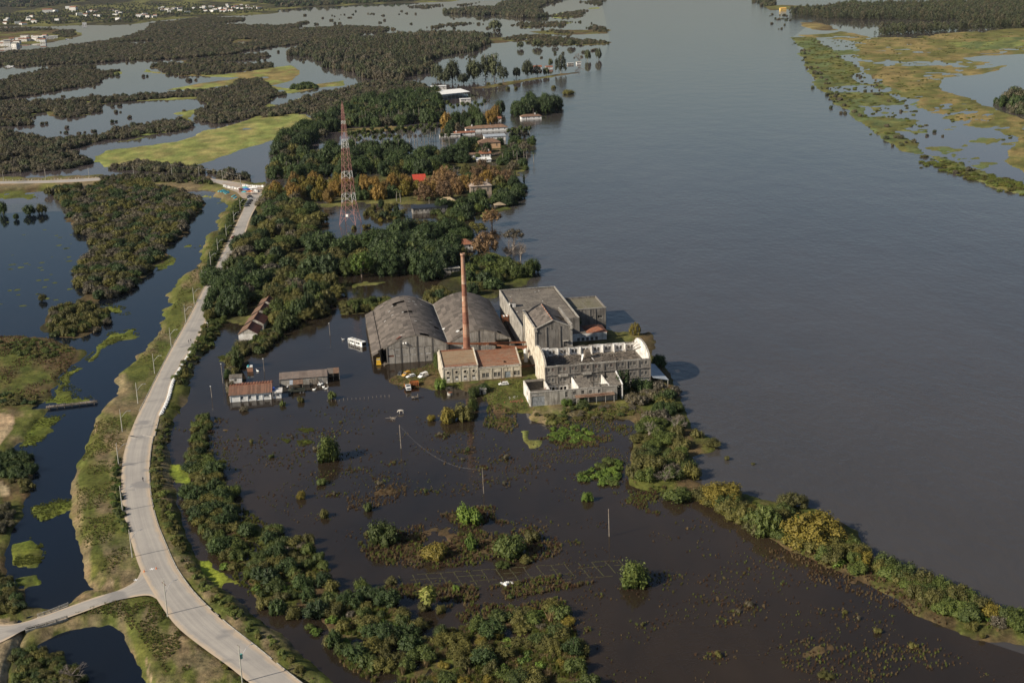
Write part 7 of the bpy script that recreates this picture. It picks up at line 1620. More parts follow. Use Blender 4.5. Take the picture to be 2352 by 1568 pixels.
def feather_palm_crown(seed,n=18,L=1.0):
    g = np.random.default_rng(seed); V = []
    for i in range(n):
        a = i * 2.4 + g.uniform(-.3,.3); el = g.uniform(.1,1.2); s = np.array([-math.sin(a),math.cos(a),0]); pts = []
        for k in range(5):
            t = k / 4; pts.append(np.array([math.cos(a) * math.cos(el) * t,math.sin(a) * math.cos(el) * t,math.sin(el) * t - .75 * t * t]) * L)
        for k in range(4):
            w0,w1 = .13 * L * math.sin(math.pi * (.15 + .2 * k)),.13 * L * math.sin(math.pi * (.15 + .2 * (k + 1)))
            dz = np.array([0,0,-.06 * L])
            V += [[pts[k],pts[k] - s * w0 + dz,pts[k + 1] - s * w1 + dz,pts[k + 1]],[pts[k],pts[k + 1],pts[k + 1] + s * w1 + dz,pts[k] + s * w0 + dz]]
    V = np.array(V).reshape(-1,3); return V,np.arange(len(V)).reshape(-1,4)
TPL = {
 'big': [round_crown(100 + i,30,.70,(.19,.31),.74,.60,1750,.058) for i in range(4)],
 'mid': [round_crown(200 + i,17,.64,(.25,.40),.82,.55,760,.082) for i in range(4)],
 'wide': [round_crown(300 + i,24,.74,(.19,.28),.40,.40,1500,.06) for i in range(2)],
 'loose': [round_crown(350 + i,24,.76,(.16,.28),.85,.62,1100,.075,core=.62) for i in range(3)],
 'euca': [tall_crown(400 + i) for i in range(3)],
 'shrub': [shrub_crown(500 + i,nleaf=380,size=.12) for i in range(4)],
 'bush': [shrub_crown(550 + i,16,620,.078) for i in range(4)],
 'broad': [shrub_crown(600 + i,10,210,.19,elong=1.2) for i in range(2)],
 'tuft': [tuft(700 + i) for i in range(3)],
 'cypress': [leaf_cloud([(0,0,.3 + .42 * i) for i in range(9)],[.55,.68,.7,.66,.6,.52,.42,.3,.2],300,.15,np.random.default_rng(3))],
 'fpalm': [palm_head(800 + i) for i in range(3)],'dpalm': [feather_palm_crown(820 + i) for i in range(2)],
 'far': [round_crown(900 + i,9,.62,(.30,.48),.8,.5,330,.14,core=.86) for i in range(4)],'fareuca': [tall_crown(950 + i,10,260,.17) for i in range(3)],
}
for k_ in ('big','mid','wide','loose','shrub','bush','broad','far'):
    for v_ in TPL[k_]: v_[0][:,2] -= np.percentile(v_[0][:,2],3)
TPL_DIM = {k: (max(np.abs(v[0][:,:2]).max() for v in vs),max(v[0][:,2].max() for v in vs)) for k,vs in TPL.items()}
_MC = {}
def crown_me(t,i,mat):
    key = (t,i,mat)
    if key not in _MC: _MC[key] = np_mesh('crown',TPL[t][i][0],TPL[t][i][1],LF[mat])
    return _MC[key]
_TR = {}
def trunk_me(kind,mat):
    if (kind,mat.name) not in _TR:
        g = random.Random(len(_TR)); mb = MB()
        if kind == 'limbed':
            mb.cyl((0,0,-.12),(.02,.01,.45),.045,.032,7);
            for i in range(6):
                a = i * 1.05 + g.uniform(-.3,.3); e = (math.cos(a) * .38,math.sin(a) * .38,g.uniform(.62,.88)); mb.cyl((.02,.01,.38 + .02 * i),e,.02,.007,5)
            mb.cyl((.02,.01,.45),(.05,-.02,.95),.032,.006,6)
        elif kind == 'pole':
            mb.cyl((0,0,-.05),(.004,0,.5),.02,.015,6); mb.cyl((.004,0,.5),(0,0,1),.015,.011,6)
            for i in range(4): mb.cyl((0,0,.5 + i * .1),(math.cos(i * 2) * .09,math.sin(i * 2) * .09,.68 + i * .09),.006,.002,4)
        elif kind == 'palm':
            for i in range(6): mb.cyl((.01 * math.sin(i),0,i / 6 - .02),(.01 * math.sin(i + 1),0,(i + 1) / 6),.022 - i * .0012,.0185 - i * .0012,7)
        _TR[(kind,mat.name)] = mb.mesh('trunk',mat)
    return _TR[(kind,mat.name)]
COUNT = {}
def tree(name,x,y,r,h,tpl,mat,label,group,bark=None,trunk='limbed',base=.28,z=None,cat='tree'):
    """tree of crown radius r and height h whose crown starts at base*h"""
    z = ground_h(x,y) if z is None else z
    root = empty(name,(x,y,z),random.uniform(0,6.28),label,cat,group)
    i = random.randrange(len(TPL[tpl])); R0,H0 = TPL_DIM[tpl]
    if trunk: inst('trunk',trunk_me(trunk,bark or M_bark),root,scale=(h * .8,h * .8,h * .92))
    inst('crown',crown_me(tpl,i,mat),root,(0,0,h * base),scale=(r / R0,r / R0 * random.uniform(.88,1.1),h * (1 - base) / H0))
    return root
def shrub(name,x,y,r,h,tpl,mat,label,group,z=None,cat='shrub'):
    z = ground_h(x,y) if z is None else z
    i = random.randrange(len(TPL[tpl])); R0,H0 = TPL_DIM[tpl]
    o = inst(name,crown_me(tpl,i,mat),None,(x,y,z - .05 * h),(0,0,random.uniform(0,6.28)),(r / R0,r / R0 * random.uniform(.85,1.15),h * 1.05 / H0))
    return tag(o,label,cat,group)
_GH = {}
def ground_h(x,y): return ground_z(x,y) if (x,y) not in _GH else _GH[(x,y)]
def fill(pts,spacing,jitter=.42,seed=0,hole=()):
    """jittered points inside a plan polygon"""
    w = W2(pts); g = np.random.default_rng(seed); lo,hi = w.min(0),w.max(0)
    xs = np.arange(lo[0],hi[0],spacing); ys = np.arange(lo[1],hi[1],spacing * .9)
    if len(xs) == 0 or len(ys) == 0: return np.zeros((0,2))
    X,Y = np.meshgrid(xs,ys); X = X + (np.arange(len(ys))[:,None] % 2) * spacing * .5
    X = (X + g.uniform(-jitter,jitter,X.shape) * spacing).ravel(); Y = (Y + g.uniform(-jitter,jitter,Y.shape) * spacing).ravel()
    m = poly_dist(X,Y,w) > 0
    for hp in hole: m &= poly_dist(X,Y,W2(hp)) < 0
    p = np.stack([X,Y],1)[m]
    h,_ = terrain(p[:,0],p[:,1]) if len(p) else (np.zeros(0),0)
    for q,z in zip(p,h): _GH[(float(q[0]),float(q[1]))] = max(0.0,float(z))
    return p
GC = {}
def grove(pts,spacing,choices,label,group,name='tree',seed=0,hole=(),stuff=None):
    """choices: list of (weight, template, leaf, r range, h range); shrubs when template is shrub/bush/broad"""
    if stuff:
        p = fill(pts,spacing,seed=seed,hole=hole); R = random.Random(seed + 5); n = len(p)
        ci = [R.choices(range(len(choices)),[c[0] for c in choices])[0] for _ in range(n)]
        stuff_points(stuff,p,np.array([R.uniform(*choices[c][4]) for c in ci]),label,None,None,seed=seed,combos=[(c[1],c[2]) for c in choices],idx=ci,rs=[R.uniform(*choices[c][3]) for c in ci])
        return n
    bx = W2(pts); lo_,hi_ = bx.min(0),bx.max(0); tot_ = 0
    P_ = fill(pts,spacing,seed=seed,hole=hole); wts = [c[0] for c in choices]; R = random.Random(seed + 5)
    for x,y in P_:
        c = R.choices(choices,wts)[0]; r,h = R.uniform(*c[3]),R.uniform(*c[4]); x,y = float(x),float(y)
        if c[1] not in ('shrub','bush','broad','tuft') and any(abs(x - q[0]) < q[2] / 2 + r * .7 and -11 < y - q[1] < 4 for q in HOUSE_ZONES):
            if R.random() < .4: continue
            c = (1,'bush','green',(2,3),(2,3)); r,h = 2.5,2.5
        tot_ += 1
        fx,fy = (x - lo_[0]) / (hi_[0] - lo_[0]),(y - lo_[1]) / (hi_[1] - lo_[1])
        pos = ['near','middle','far'][min(2,int(fy * 3))] + ' ' + ['left','centre','right'][min(2,int(fx * 3))]
        size = 'large' if r > c[3][0] + .6 * (c[3][1] - c[3][0]) else ('small' if r < c[3][0] + .25 * (c[3][1] - c[3][0]) else 'middling')
        cw_ = {'deep': 'dark green','green': 'green','bright': 'bright green','olive': 'olive','yellow': 'yellowish','gold': 'golden','brown': 'russet','dull': 'grey-green','drab': 'brownish','euca': 'grey-green','reed': 'straw-coloured','': 'leafless'}[c[2]]
        shr = c[1] in ('shrub','bush','broad','tuft')
        noun,rest = label.split(' ',1) if False else ('',label)
        for kw in (' in ',' on ',' between ',' behind ',' beside ',' around ',' below ',' along ',' at ',' inside ',' under ',' overhanging ',' standing ',' left ',' across '):
            if kw in label: rest = kw.strip() + ' ' + label.split(kw,1)[1]; break
        lb = f"{size} {cw_} {'bush' if shr else 'tree'} {rest}, {pos}"
        if len(lb.split()) > 16: lb = f"{cw_} {'bush' if shr else 'tree'} {rest}"
        if shr: shrub('bush' if 140 <= seed <= 146 else 'shrub',x,y,r,h,c[1],c[2],lb,group + ' bushes',cat='bush' if 140 <= seed <= 146 else 'shrub')
        elif c[1] == 'bare': bare_tree(x,y,r,h,lb,group)
        else: tree(name,x,y,r,h,c[1],c[2],lb,group,base=.04,trunk='pole' if c[1] == 'euca' else 'limbed',bark=M_bark_pale if c[1] == 'euca' else M_bark)
    GC[seed] = tot_
    return len(P_)
_TW = [twigs(60 + i).mesh('bare_branches',M_twig) for i in range(2)]
def bare_tree(x,y,r,h,label,group=None,z=None):
    root = empty('bare_tree',(x,y,ground_h(x,y) if z is None else z),random.uniform(0,6.28),label,'tree',group)
    inst('branches',random.choice(_TW),root,scale=(r * 1.2,r * 1.2,h * .95)); inst('trunk',trunk_me('limbed',M_bark_pale),root,scale=(h * .5,h * .5,h * .6))
    return root
def at(x,y,wpx,hpx):
    """plan pixel of the foot, apparent size in plan pixels -> world x, y, radius, height"""
    w = P(x,y); k = ppm(y,x); dep = math.asin(CAM_H / float(np.linalg.norm(w - np.array([0,0,CAM_H]))))
    r = wpx / 2 / k
    return float(w[0]),float(w[1]) + r * .55,r,max(.5,(hpx / k - r * 1.1 * math.sin(dep)) / math.cos(dep))
def stuff_points(name,pts,hs,label,tpl,mats,aspect=1.0,seed=0,combos=None,idx=None,rs=None):
    """a wood that reads as one mass: plants instanced on points by geometry nodes"""
    g = np.random.default_rng(seed); n = len(pts)
    combos = combos or [(tpl,m) for m in mats]
    idx = g.integers(0,len(combos),n) if idx is None else np.asarray(idx)
    rs = hs * aspect * .5 if rs is None else np.asarray(rs)
    colx = bpy.data.collections.new(name + '_kinds'); k = 0; first = []; cnt = []
    for tp,mt in combos:
        first.append(k); cnt.append(len(TPL[tp]))
        for i in range(len(TPL[tp])):
            colx.objects.link(bpy.data.objects.new(f'{name}_kind_{k:02d}',crown_me(tp,i,mt))); k += 1
    first,cnt = np.array(first),np.array(cnt); R0 = np.array([TPL_DIM[c[0]][0] for c in combos])[idx]; H0 = np.array([TPL_DIM[c[0]][1] for c in combos])[idx]
    me = bpy.data.meshes.new(name)
    z,_ = terrain(pts[:,0],pts[:,1]); z = np.maximum(z,0)
    me.vertices.add(n); me.vertices.foreach_set('co',np.column_stack([pts,z - .05 * hs]).astype(np.float32).ravel())
    sz = me.attributes.new('plant_scale','FLOAT_VECTOR','POINT')
    sz.data.foreach_set('vector',np.column_stack([rs / R0 * g.uniform(.85,1.2,n),rs / R0 * g.uniform(.85,1.2,n),hs / H0]).astype(np.float32).ravel())
    ro = me.attributes.new('plant_turn','FLOAT','POINT'); ro.data.foreach_set('value',g.uniform(0,6.28,n).astype(np.float32))
    ix = me.attributes.new('plant_kind','INT','POINT'); ix.data.foreach_set('value',(first[idx] + (g.random(n) * cnt[idx]).astype(int)).astype(np.int32))
    o = inst(name,me); ng = bpy.data.node_groups.new(name,'GeometryNodeTree')
    ng.interface.new_socket('Geometry',in_out='INPUT',socket_type='NodeSocketGeometry'); ng.interface.new_socket('Geometry',in_out='OUTPUT',socket_type='NodeSocketGeometry')
    N,L = ng.nodes.new,ng.links.new
    gi,go,ip,ci = N('NodeGroupInput'),N('NodeGroupOutput'),N('GeometryNodeInstanceOnPoints'),N('GeometryNodeCollectionInfo')
    ci.inputs['Collection'].default_value = colx; ci.inputs['Separate Children'].default_value = True; ci.inputs['Reset Children'].default_value = True
    def attr(nm,ty):
        a = N('GeometryNodeInputNamedAttribute'); a.data_type = ty; a.inputs['Name'].default_value = nm; return a.outputs['Attribute']
    cx = N('ShaderNodeCombineXYZ'); L(attr('plant_turn','FLOAT'),cx.inputs['Z'])
    L(gi.outputs[0],ip.inputs['Points']); L(ci.outputs[0],ip.inputs['Instance']); ip.inputs['Pick Instance'].default_value = True
    L(attr('plant_kind','INT'),ip.inputs['Instance Index']); L(cx.outputs[0],ip.inputs['Rotation']); L(attr('plant_scale','FLOAT_VECTOR'),ip.inputs['Scale'])
    L(ip.outputs[0],go.inputs[0])
    md = o.modifiers.new('plants','NODES'); md.node_group = ng
    return tag(o,label,kind='stuff')
def mass(name,pts,spacing,h,label,mats,tpl='far',aspect=1.5,seed=0,hole=(),thin=0.0):
    p = fill(pts,spacing,seed=seed,hole=hole); g = np.random.default_rng(seed + 1)
    if thin: p = p[g.random(len(p)) > thin]
    if len(p) == 0: return 0
    dd = np.linalg.norm(p,axis=1); e = poly_dist(p[:,0],p[:,1],W2(pts)); LX,LY = 700 * np.arctan2(p[:,0],p[:,1]),700 * np.log(dd / 700)
    nz = fbm(LX / 9,LY / 16,seed,3)
    keep = (e > (nz + .25) * dd * .010) & (fbm(LX / 14,LY / 22,seed + 3,3) > -.50)
    p,nz = p[keep],nz[keep]
    if len(p) == 0: return 0
    hh = h[0] * .6 + (h[1] * 1.15 - h[0] * .6) * np.clip(g.beta(1.6,2.2,len(p)) + nz * .35,0,1)
    stuff_points(name,p,hh,label,tpl,mats,aspect,seed); return len(p)

# ---------------------------------------------------------------- far woods and marsh scrub (masses)
tot = 0
DD = ['dull','dull','drab','euca']
HOLES = [Z2((810,292),(900,278),(1055,276),(1050,295),(880,302)),Z2((1540,295),(1600,268),(1725,264),(1700,290),(1600,302)),Z2((1470,165),(1900,172),(2100,145),(2343,120),(2343,60),(1900,90),(1740,125))]
tot += mass('marsh_scrub',V1,11.5,(4,9),'wide dark belt of marsh scrub across the far wetland',DD,seed=1,hole=HOLES,aspect=2.0)
for i,(pg,sp,lb) in enumerate(MARSH):
    tot += mass('marsh_scrub',pg,sp * .85,(3,7.5),lb,DD if i not in (11,12) else ['deep','green'],seed=20 + i,aspect=1.7)
EU = ['euca','euca','dull']
tot += mass('eucalyptus_wood',Z3((100,372),(240,322),(400,282),(520,262),(660,266),(800,246),(1000,237),(1300,227),(1500,242),(1540,312),(1400,352),(1250,372),(1150,402),(1120,442),(1150,482),(1000,522),(900,562),(800,542),(650,542),(560,492),(380,472),(350,432),(300,402)),13,(9,17),'mixed eucalyptus wood between the wetland and the river',EU + ['drab'],'far',1.0,seed=50)
tot += mass('eucalyptus_wood',Z3((330,330),(420,285),(700,285),(1000,270),(1100,300),(1100,480),(950,520),(850,500),(800,400),(500,350)),26,(19,27),'tall eucalyptus crowns rising from the mixed wood',EU,'fareuca',.55,seed=51)
tot += mass('far_forest',Z3((1180,82),(1400,62),(1520,62),(1600,22),(1740,0),(1900,-20),(2050,-20),(1890,32),(1850,72),(1900,112),(1850,137),(1700,122),(1520,102),(1400,132),(1410,102),(1190,92)),17,(12,22),'dark forest island in the far lagoon',['dull','euca'],'far',1.1,seed=52)
tot += mass('plantation_forest',Z4((400,122),(440,105),(620,95),(900,60),(1500,45),(2269,35),(2700,20),(2700,190),(2269,190),(1900,185),(1500,168),(1250,150),(980,158),(780,150),(600,140)),15,(22,28),'dense eucalyptus plantation along the upper right bank',EU,'fareuca',.62,seed=53)
tot += mass('plantation_forest',Z4((1110,278),(1150,245),(1500,238),(1750,225),(2269,205),(2700,190),(2700,212),(2269,222),(1800,240),(1500,262)),12,(19,25),'nearer eucalyptus belt on the right bank',EU,'fareuca',.65,seed=54)
tot += mass('wood',Z4((2030,820),(2080,770),(2269,735),(2600,760),(2600,960),(2269,905),(2100,850)),10,(12,18),'dark round wood at the right edge of the far marsh',['dull','deep','euca'],'far',1.1,seed=55)
tot += mass('far_forest',Z4((160,15),(350,0),(350,50),(300,65),(200,40)),22,(12,20),'wood at the far end of the right bank',['dull','euca'],'far',1.1,seed=56)
tot += mass('far_forest',Z2((-700,40),(0,-10),(700,-15),(1200,-10),(2000,0),(2700,-5),(2900,5),(2400,30),(1900,58),(1780,30),(1500,20),(1200,20),(900,30),(600,50),(300,70),(0,80),(-700,120)),46,(14,26),'hazy forest on the far mainland hills',['dull','deep','euca'],'far',1.6,seed=57)
tot += mass('town_trees',Z2((-600,130),(0,100),(300,85),(600,60),(900,40),(1300,35),(1780,50),(1850,85),(1600,102),(1400,110),(1250,118),(1050,136),(900,156),(700,164),(560,162),(300,172),(0,176),(-600,200)),34,(5,10),'trees among the far town houses',['deep','dull','green','euca'],'far',1.4,seed=58,thin=.4)
# scattered specks of scrub standing in the pale pools
def specks(name,pg,n,h,label,seed):
    w = W2(pg); g = np.random.default_rng(seed); lo,hi = w.min(0),w.max(0); out = []
    while len(out) < n:
        c = g.uniform(lo,hi);
        if poly_dist(c[:1],c[1:],w)[0] > 0:
            for _ in range(g.integers(1,4)): out.append(c + g.normal(size=2) * np.array([6,5]))
    out = np.array(out); stuff_points(name,out,g.uniform(*h,len(out)),label,'far',DD if 'tussock' not in name else ['grass','weed','olive'],1.8 if 'tussock' not in name else 4.0,seed)
specks('scattered_scrub',Z2((0,440),(800,420),(1900,360),(2300,300),(2343,420),(1400,540),(700,650),(200,660),(0,560)),70,(2,6),'scattered bushes standing in the far channel',71)
specks('scattered_scrub',Z2((200,700),(1350,660),(1300,760),(1000,850),(600,910),(250,930),(0,860),(280,780)),34,(2,5),'scattered bushes standing in the near pale pool',72)
specks('scattered_scrub',Z3((0,120),(800,60),(1500,100),(2000,130),(2300,170),(2200,260),(1500,230),(900,220),(300,170)),90,(3,8),'scattered bushes standing in the upper lagoon',73)
specks('scattered_scrub',Z3((1150,400),(1500,330),(2200,300),(2300,420),(2000,430),(1700,400),(1300,430)),24,(2,6),'scattered bushes off the far river shore',74)
specks('scattered_scrub',Z4((560,380),(600,380),(700,560),(760,700),(1000,900),(1300,1080),(1500,1200),(2200,1400),(2269,1480),(1600,1280),(1330,1160),(900,900),(700,720),(600,560)),80,(1.5,5),'bushes lining the right bank of the river',75)
specks('scattered_scrub',Z4((640,300),(760,330),(1180,690),(1500,940),(1700,1100),(1500,1150),(1000,700),(760,420)),34,(1.5,4),'bushes scattered over the right bank marsh',76)
specks('scattered_scrub',Z4((240,100),(420,120),(500,190),(420,260),(330,180)),24,(2,6),'bushes at the head of the right bank',77)
# ---------------------------------------------------------------- middle distance: every tree its own
SH = lambda m,r,h,w=1: (w,'shrub',m,r,h)
grove(D1((640,330),(700,300),(760,275),(830,240),(900,225),(1010,215),(1010,240),(1015,275),(990,285),(900,290),(800,292),(740,315),(700,350),(640,375)),14,
      [(5,'big','deep',(8,11),(12,19)),(3,'mid','dull',(6,9),(9,14)),(1,'mid','olive',(6,8),(10,15))],'dark tree in the wood behind the palm rows','trees behind the palm rows',seed=101,stuff='dark_wood')
grove(D1((625,420),(630,385),(690,360),(800,345),(920,345),(1010,360),(1060,345),(1110,330),(1120,360),(1060,380),(1040,400),(950,410),(830,408),(720,415)),19,
      [(5,'big','deep',(9,12),(11,17)),(2,'mid','green',(7,9),(8,12)),(1.5,'loose','olive',(7,9.5),(9,13)),(.3,'bare','',(4,6),(9,12))],'dark tree in the park between palms and golden trees','dark park trees',seed=102,name='broadleaf_tree')
grove(D1((630,455),(660,430),(790,425),(860,435),(930,425),(960,445),(900,462),(760,470),(650,472)),14,
      [(4,'big','gold',(5.5,7.5),(12,16)),(3,'loose','yellow',(5.5,7.5),(11,15)),(2,'mid','olive',(5,7),(9,13)),(2,'big','deep',(5,7),(9,13))],'golden plane tree in the row behind the lattice tower','golden trees near the tower',seed=103,name='plane_tree')
grove(D1((950,440),(1040,400),(1130,390),(1165,400),(1170,425),(1110,445),(1060,450),(1010,465),(960,460)),16,
      [(5,'loose','brown',(7,10),(11,17)),(1,'loose','gold',(6,8),(10,14)),(2,'big','olive',(6,8),(9,13)),(2,'big','deep',(5,8),(8,12)),(.6,'bare','',(5,7),(9,12))],'brown autumn tree around the riverside houses','brown autumn trees by the river',seed=104,name='plane_tree')
grove(D1((1130,440),(1190,420),(1205,445),(1195,475),(1120,478),(1090,500),(1020,500),(1000,480),(1070,470)),11,
      [(4,'big','deep',(6,8.5),(7,11)),(2,'mid','green',(4.5,6),(6,9)),(1,'bush','green',(3,4),(3,5))],'dark tree on the wooded river corner below the houses','trees on the river corner',seed=105,name='broadleaf_tree')
grove(D1((1060,375),(1130,330),(1200,300),(1225,330),(1225,360),(1210,400),(1170,395),(1120,370)),18,
      [(3,'mid','deep',(5,7),(7,11)),(2,'loose','drab',(6,8),(8,11)),(2,'bush','green',(3,5),(3,5))],'garden tree between the riverside villas','garden trees by the villas',seed=106,name='broadleaf_tree')
grove(D1((1160,260),(1215,245),(1265,245),(1300,250),(1260,262),(1200,270)),19,
      [(5,'big','deep',(9,12),(16,23)),(1,'mid','deep',(6,7),(8,12))],'tall dark tree on the wooded river point','trees on the wooded point',seed=107,name='broadleaf_tree')
grove(D1((1020,300),(1080,270),(1150,262),(1150,290),(1100,305),(1040,320)),19,
      [(4,'big','deep',(6,8),(15,20)),(1,'big','gold',(7,9),(18,22)),(2,'loose','drab',(5,7),(10,14))],'tall tree behind the upper villas','trees behind the upper villas',seed=108,name='broadleaf_tree')
# thicket between the road and the water by the tower
grove(D1((612,442),(640,452),(745,490),(738,540),(705,585),(660,640),(715,680),(700,720),(620,700),(560,690),(500,700),(490,680),(525,620),(565,555),(590,500)),14.5,
      [(4,'big','olive',(7.5,10),(7,11)),(4,'big','deep',(7.5,10),(7,12)),(2,'mid','drab',(7,9),(6,10)),(1.5,'big','green',(7,9.5),(7,10)),(.3,'bare','',(3,5),(7,9))],'thicket tree between the road and the tower','thicket trees beside the road',seed=110)
grove(D1((505,735),(520,690),(480,670),(500,640),(560,640),(570,680),(545,735)),10,[(1,'big','deep',(8,10.5),(10,13))],'big dark round tree overhanging the road bend','big dark trees at the road bend',seed=111)
grove(D1((700,620),(745,580),(830,560),(900,540),(1000,530),(1080,540),(1060,600),(1015,640),(940,648),(850,635),(760,640),(720,660)),16.5,
      [(5,'big','deep',(10,13),(12,17)),(1.5,'big','green',(8,10.5),(10,13)),(1,'wide','olive',(10,12),(10,13)),(.25,'bare','',(4,5),(9,12))],'large dark tree in the grove behind the warehouses','grove trees behind the warehouses',seed=112,name='broadleaf_tree')
grove(D1((620,660),(700,640),(770,660),(780,680),(740,720),(690,750),(640,765),(620,720)),10,
      [(3,'big','olive',(6,8),(6,10)),(2,'mid','green',(5,6.5),(7,11)),(1,'big','deep',(5,7),(9,14)),(1,'bush','olive',(3,4),(3,5))],'tree in the clump behind the row houses','trees behind the row houses',seed=113)
grove(D1((1080,610),(1140,600),(1235,625),(1238,645),(1150,655),(1110,690),(1060,680)),10,
      [(3,'mid','green',(5,7),(6,9)),(2,'bush','olive',(5,6),(4,6)),(2,'mid','deep',(5,7),(6,10))],'tree on the bank behind the flat-roofed block','bank trees behind the flat-roofed block',seed=114)
for (x,y,w,h,m) in ((1130,522,60,50,'brown'),(1115,605,75,80,'brown'),(1095,545,60,40,'olive'),(1060,615,60,50,'olive'),(830,640,60,70,'bright'),(1180,560,60,40,'drab')):
    X,Y,r,hh = at(x,y,w,h); tree('tree',X,Y,r,hh,'loose',m,{'brown': 'russet tree beside the red-roofed house behind the chimney','olive': 'olive tree near the bank behind the chimney','bright': 'bright green tree in front of the dark grove','drab': 'thin grey tree on the bank above the river'}[m],'trees behind the chimney')
for x,y,h in ((1166,600,12),(1196,598,13),(1178,575,9)):
    w = P(x,y); bare_tree(float(w[0]),float(w[1]),4.5,h,'pale half-bare tree standing in the river behind the chimney','half-bare trees in the river',z=0)
# hedge between water and warehouses
grove(D1((778,702),(800,695),(860,695),(905,684),(880,712),(800,722)),5.0,[(1,'bush','green',(3,4),(4,6)),(1,'bush','olive',(3,4),(3,5))],'bushy shrub in the hedge behind the warehouses','hedge behind the warehouses',seed=115,stuff='hedge')
grove(D1((960,690),(1000,672),(1060,678),(1050,700),(980,705)),6,[(1,'bush','olive',(3,4.5),(4,7)),(1,'mid','deep',(3,4),(5,8))],'shrub behind the right vaulted warehouse','shrubs behind the right warehouse',seed=116)
grove(ZB((240,900),(260,790),(420,720),(560,640),(700,590),(900,540),(960,560),(830,680),(760,760),(600,800),(430,850),(430,960),(330,1060),(270,1040)),4.6,[(3,'bush','green',(2.5,3.6),(3,5)),(3,'bush','olive',(2.5,3.6),(3,5)),(1,'bush','drab',(2.5,3.5),(2.5,4))],'leafy shrub in the hedge below the row houses','hedge below the row houses',seed=117)
grove(ZB((700,420),(760,330),(860,250),(960,180),(1080,110),(1220,230),(1240,330),(1000,500),(760,560)),8,[(3,'mid','green',(4,5),(7,11)),(2,'mid','olive',(3,5),(6,9)),(1,'big','deep',(4,5),(11,16))],'green tree standing beside the row houses','trees beside the row houses',seed=118)
grove(ZB((0,200),(30,120),(250,60),(330,200),(260,330),(120,420),(0,480)),6,[(3,'mid','deep',(4,5),(6,9)),(1,'bush','olive',(3,4),(3,5))],'dark roadside tree left of the row houses','roadside trees by the row houses',seed=119)
# verge shrubs down the field side of the road
grove(Z5((1215,880),(1290,800),(1330,860),(1280,960),(1240,1050),(1180,1080),(1130,1140),(1110,1230),(1050,1290),(1030,1240),(1090,1130),(1180,980)),3.4,[(3,'bush','green',(1.6,2.6),(1.5,3)),(2,'bush','olive',(1.5,2.4),(1.3,2.5))],'low verge shrub beyond the sandbag wall','verge shrubs by the sandbags',seed=120,stuff='verge_shrubs')
grove(Z6((945,60),(1000,20),(990,130),(965,230),(960,420),(1010,560),(1060,690),(1110,820),(1060,850),(1000,720),(940,600),(905,470),(900,300),(915,160)),2.6,[(2,'bush','grass',(1.1,1.9),(.8,1.8)),(2,'bush','olive',(1.1,1.9),(.8,1.8)),(1,'shrub','green',(1,1.6),(.8,1.6))],'low verge shrub along the field edge of the road','verge shrubs along the road',seed=121,stuff='verge_shrubs')
grove(Z6((1070,880),(1150,900),(1230,1020),(1360,1110),(1510,1260),(1660,1410),(1880,1600),(1830,1600),(1680,1470),(1520,1340),(1350,1210),(1190,1060),(1100,950)),2.9,[(2,'bush','grass',(1.1,1.9),(.8,1.8)),(2,'bush','olive',(1.1,1.9),(.8,1.8)),(1,'shrub','green',(1,1.6),(.8,1.6))],'low verge shrub on the near field edge of the road','near verge shrubs along the road',seed=122,stuff='verge_shrubs')
grove(Z6((690,260),(712,280),(706,430),(730,590),(762,740),(740,720),(690,640),(660,500),(665,380)),2.4,[(3,'bush','green',(1,1.6),(1,2)),(1,'bush','bright',(1,1.6),(1,1.8))],'bright shrub in the strip on the canal side of the road','canal-side strip shrubs',seed=123,stuff='verge_shrubs')
grove(Z5((1330,330),(1350,280),(1400,190),(1430,190),(1390,290),(1340,400),(1290,500),(1240,590),(1200,610),(1260,470)),3.6,[(3,'bush','green',(1.8,2.8),(2,4)),(1,'bush','deep',(1.8,2.8),(2,4))],'roadside bush under the lamp poles','roadside bushes under the lamp poles',seed=124,stuff='verge_shrubs')
grove(Z6((1050,1250),(1100,1240),(1260,1370),(1400,1480),(1480,1568),(1430,1568),(1330,1500),(1180,1370)),2.7,[(2,'bush','green',(.9,1.5),(.7,1.5)),(1,'bush','olive',(.9,1.5),(.7,1.4))],'scrubby bush on the near canal bank of the road','near canal bank bushes',seed=125,stuff='verge_shrubs')
grove(Z2((680,1215),(900,1200),(1200,1205),(1420,1225),(1440,1265),(1200,1250),(900,1240),(700,1232)),5,[(2,'bush','green',(2,3),(2,4)),(2,'mid','dull',(2.5,4),(3,6))],'bush on the pool side of the causeway road','causeway bushes',seed=126,stuff='causeway_shrubs')
# island thicket across the canal
grove(Z5((290,115),(430,110),(580,95),(740,85),(900,95),(1050,125),(1175,172),(1185,210),(1125,290),(1055,390),(995,450),(925,540),(865,600),(815,655),(745,715),(640,755),(520,755),(500,700),(440,640),(405,600),(500,540),(570,490),(540,430),(450,340),(405,290),(420,220),(360,200)),8.5,
      [(4,'mid','olive',(5,7),(4,7)),(3,'mid','drab',(5,7),(4,6.5)),(3,'mid','deep',(5,7),(4.5,7.5)),(1,'mid','dull',(5,7),(4,7))],'rounded tree in the thicket across the canal','thicket across the canal',seed=130,stuff='thicket')
grove(Z5((285,900),(305,830),(400,805),(520,785),(620,835),(640,900),(550,955),(400,980),(320,980)),5.2,[(3,'mid','olive',(3,4.5),(4,6)),(2,'bush','green',(2.5,3.5),(2,4)),(1,'bush','drab',(2.5,3.5),(2,4))],'tree in the small clump at the canal bend','clump at the canal bend',seed=131,stuff='canal_bend_clump')
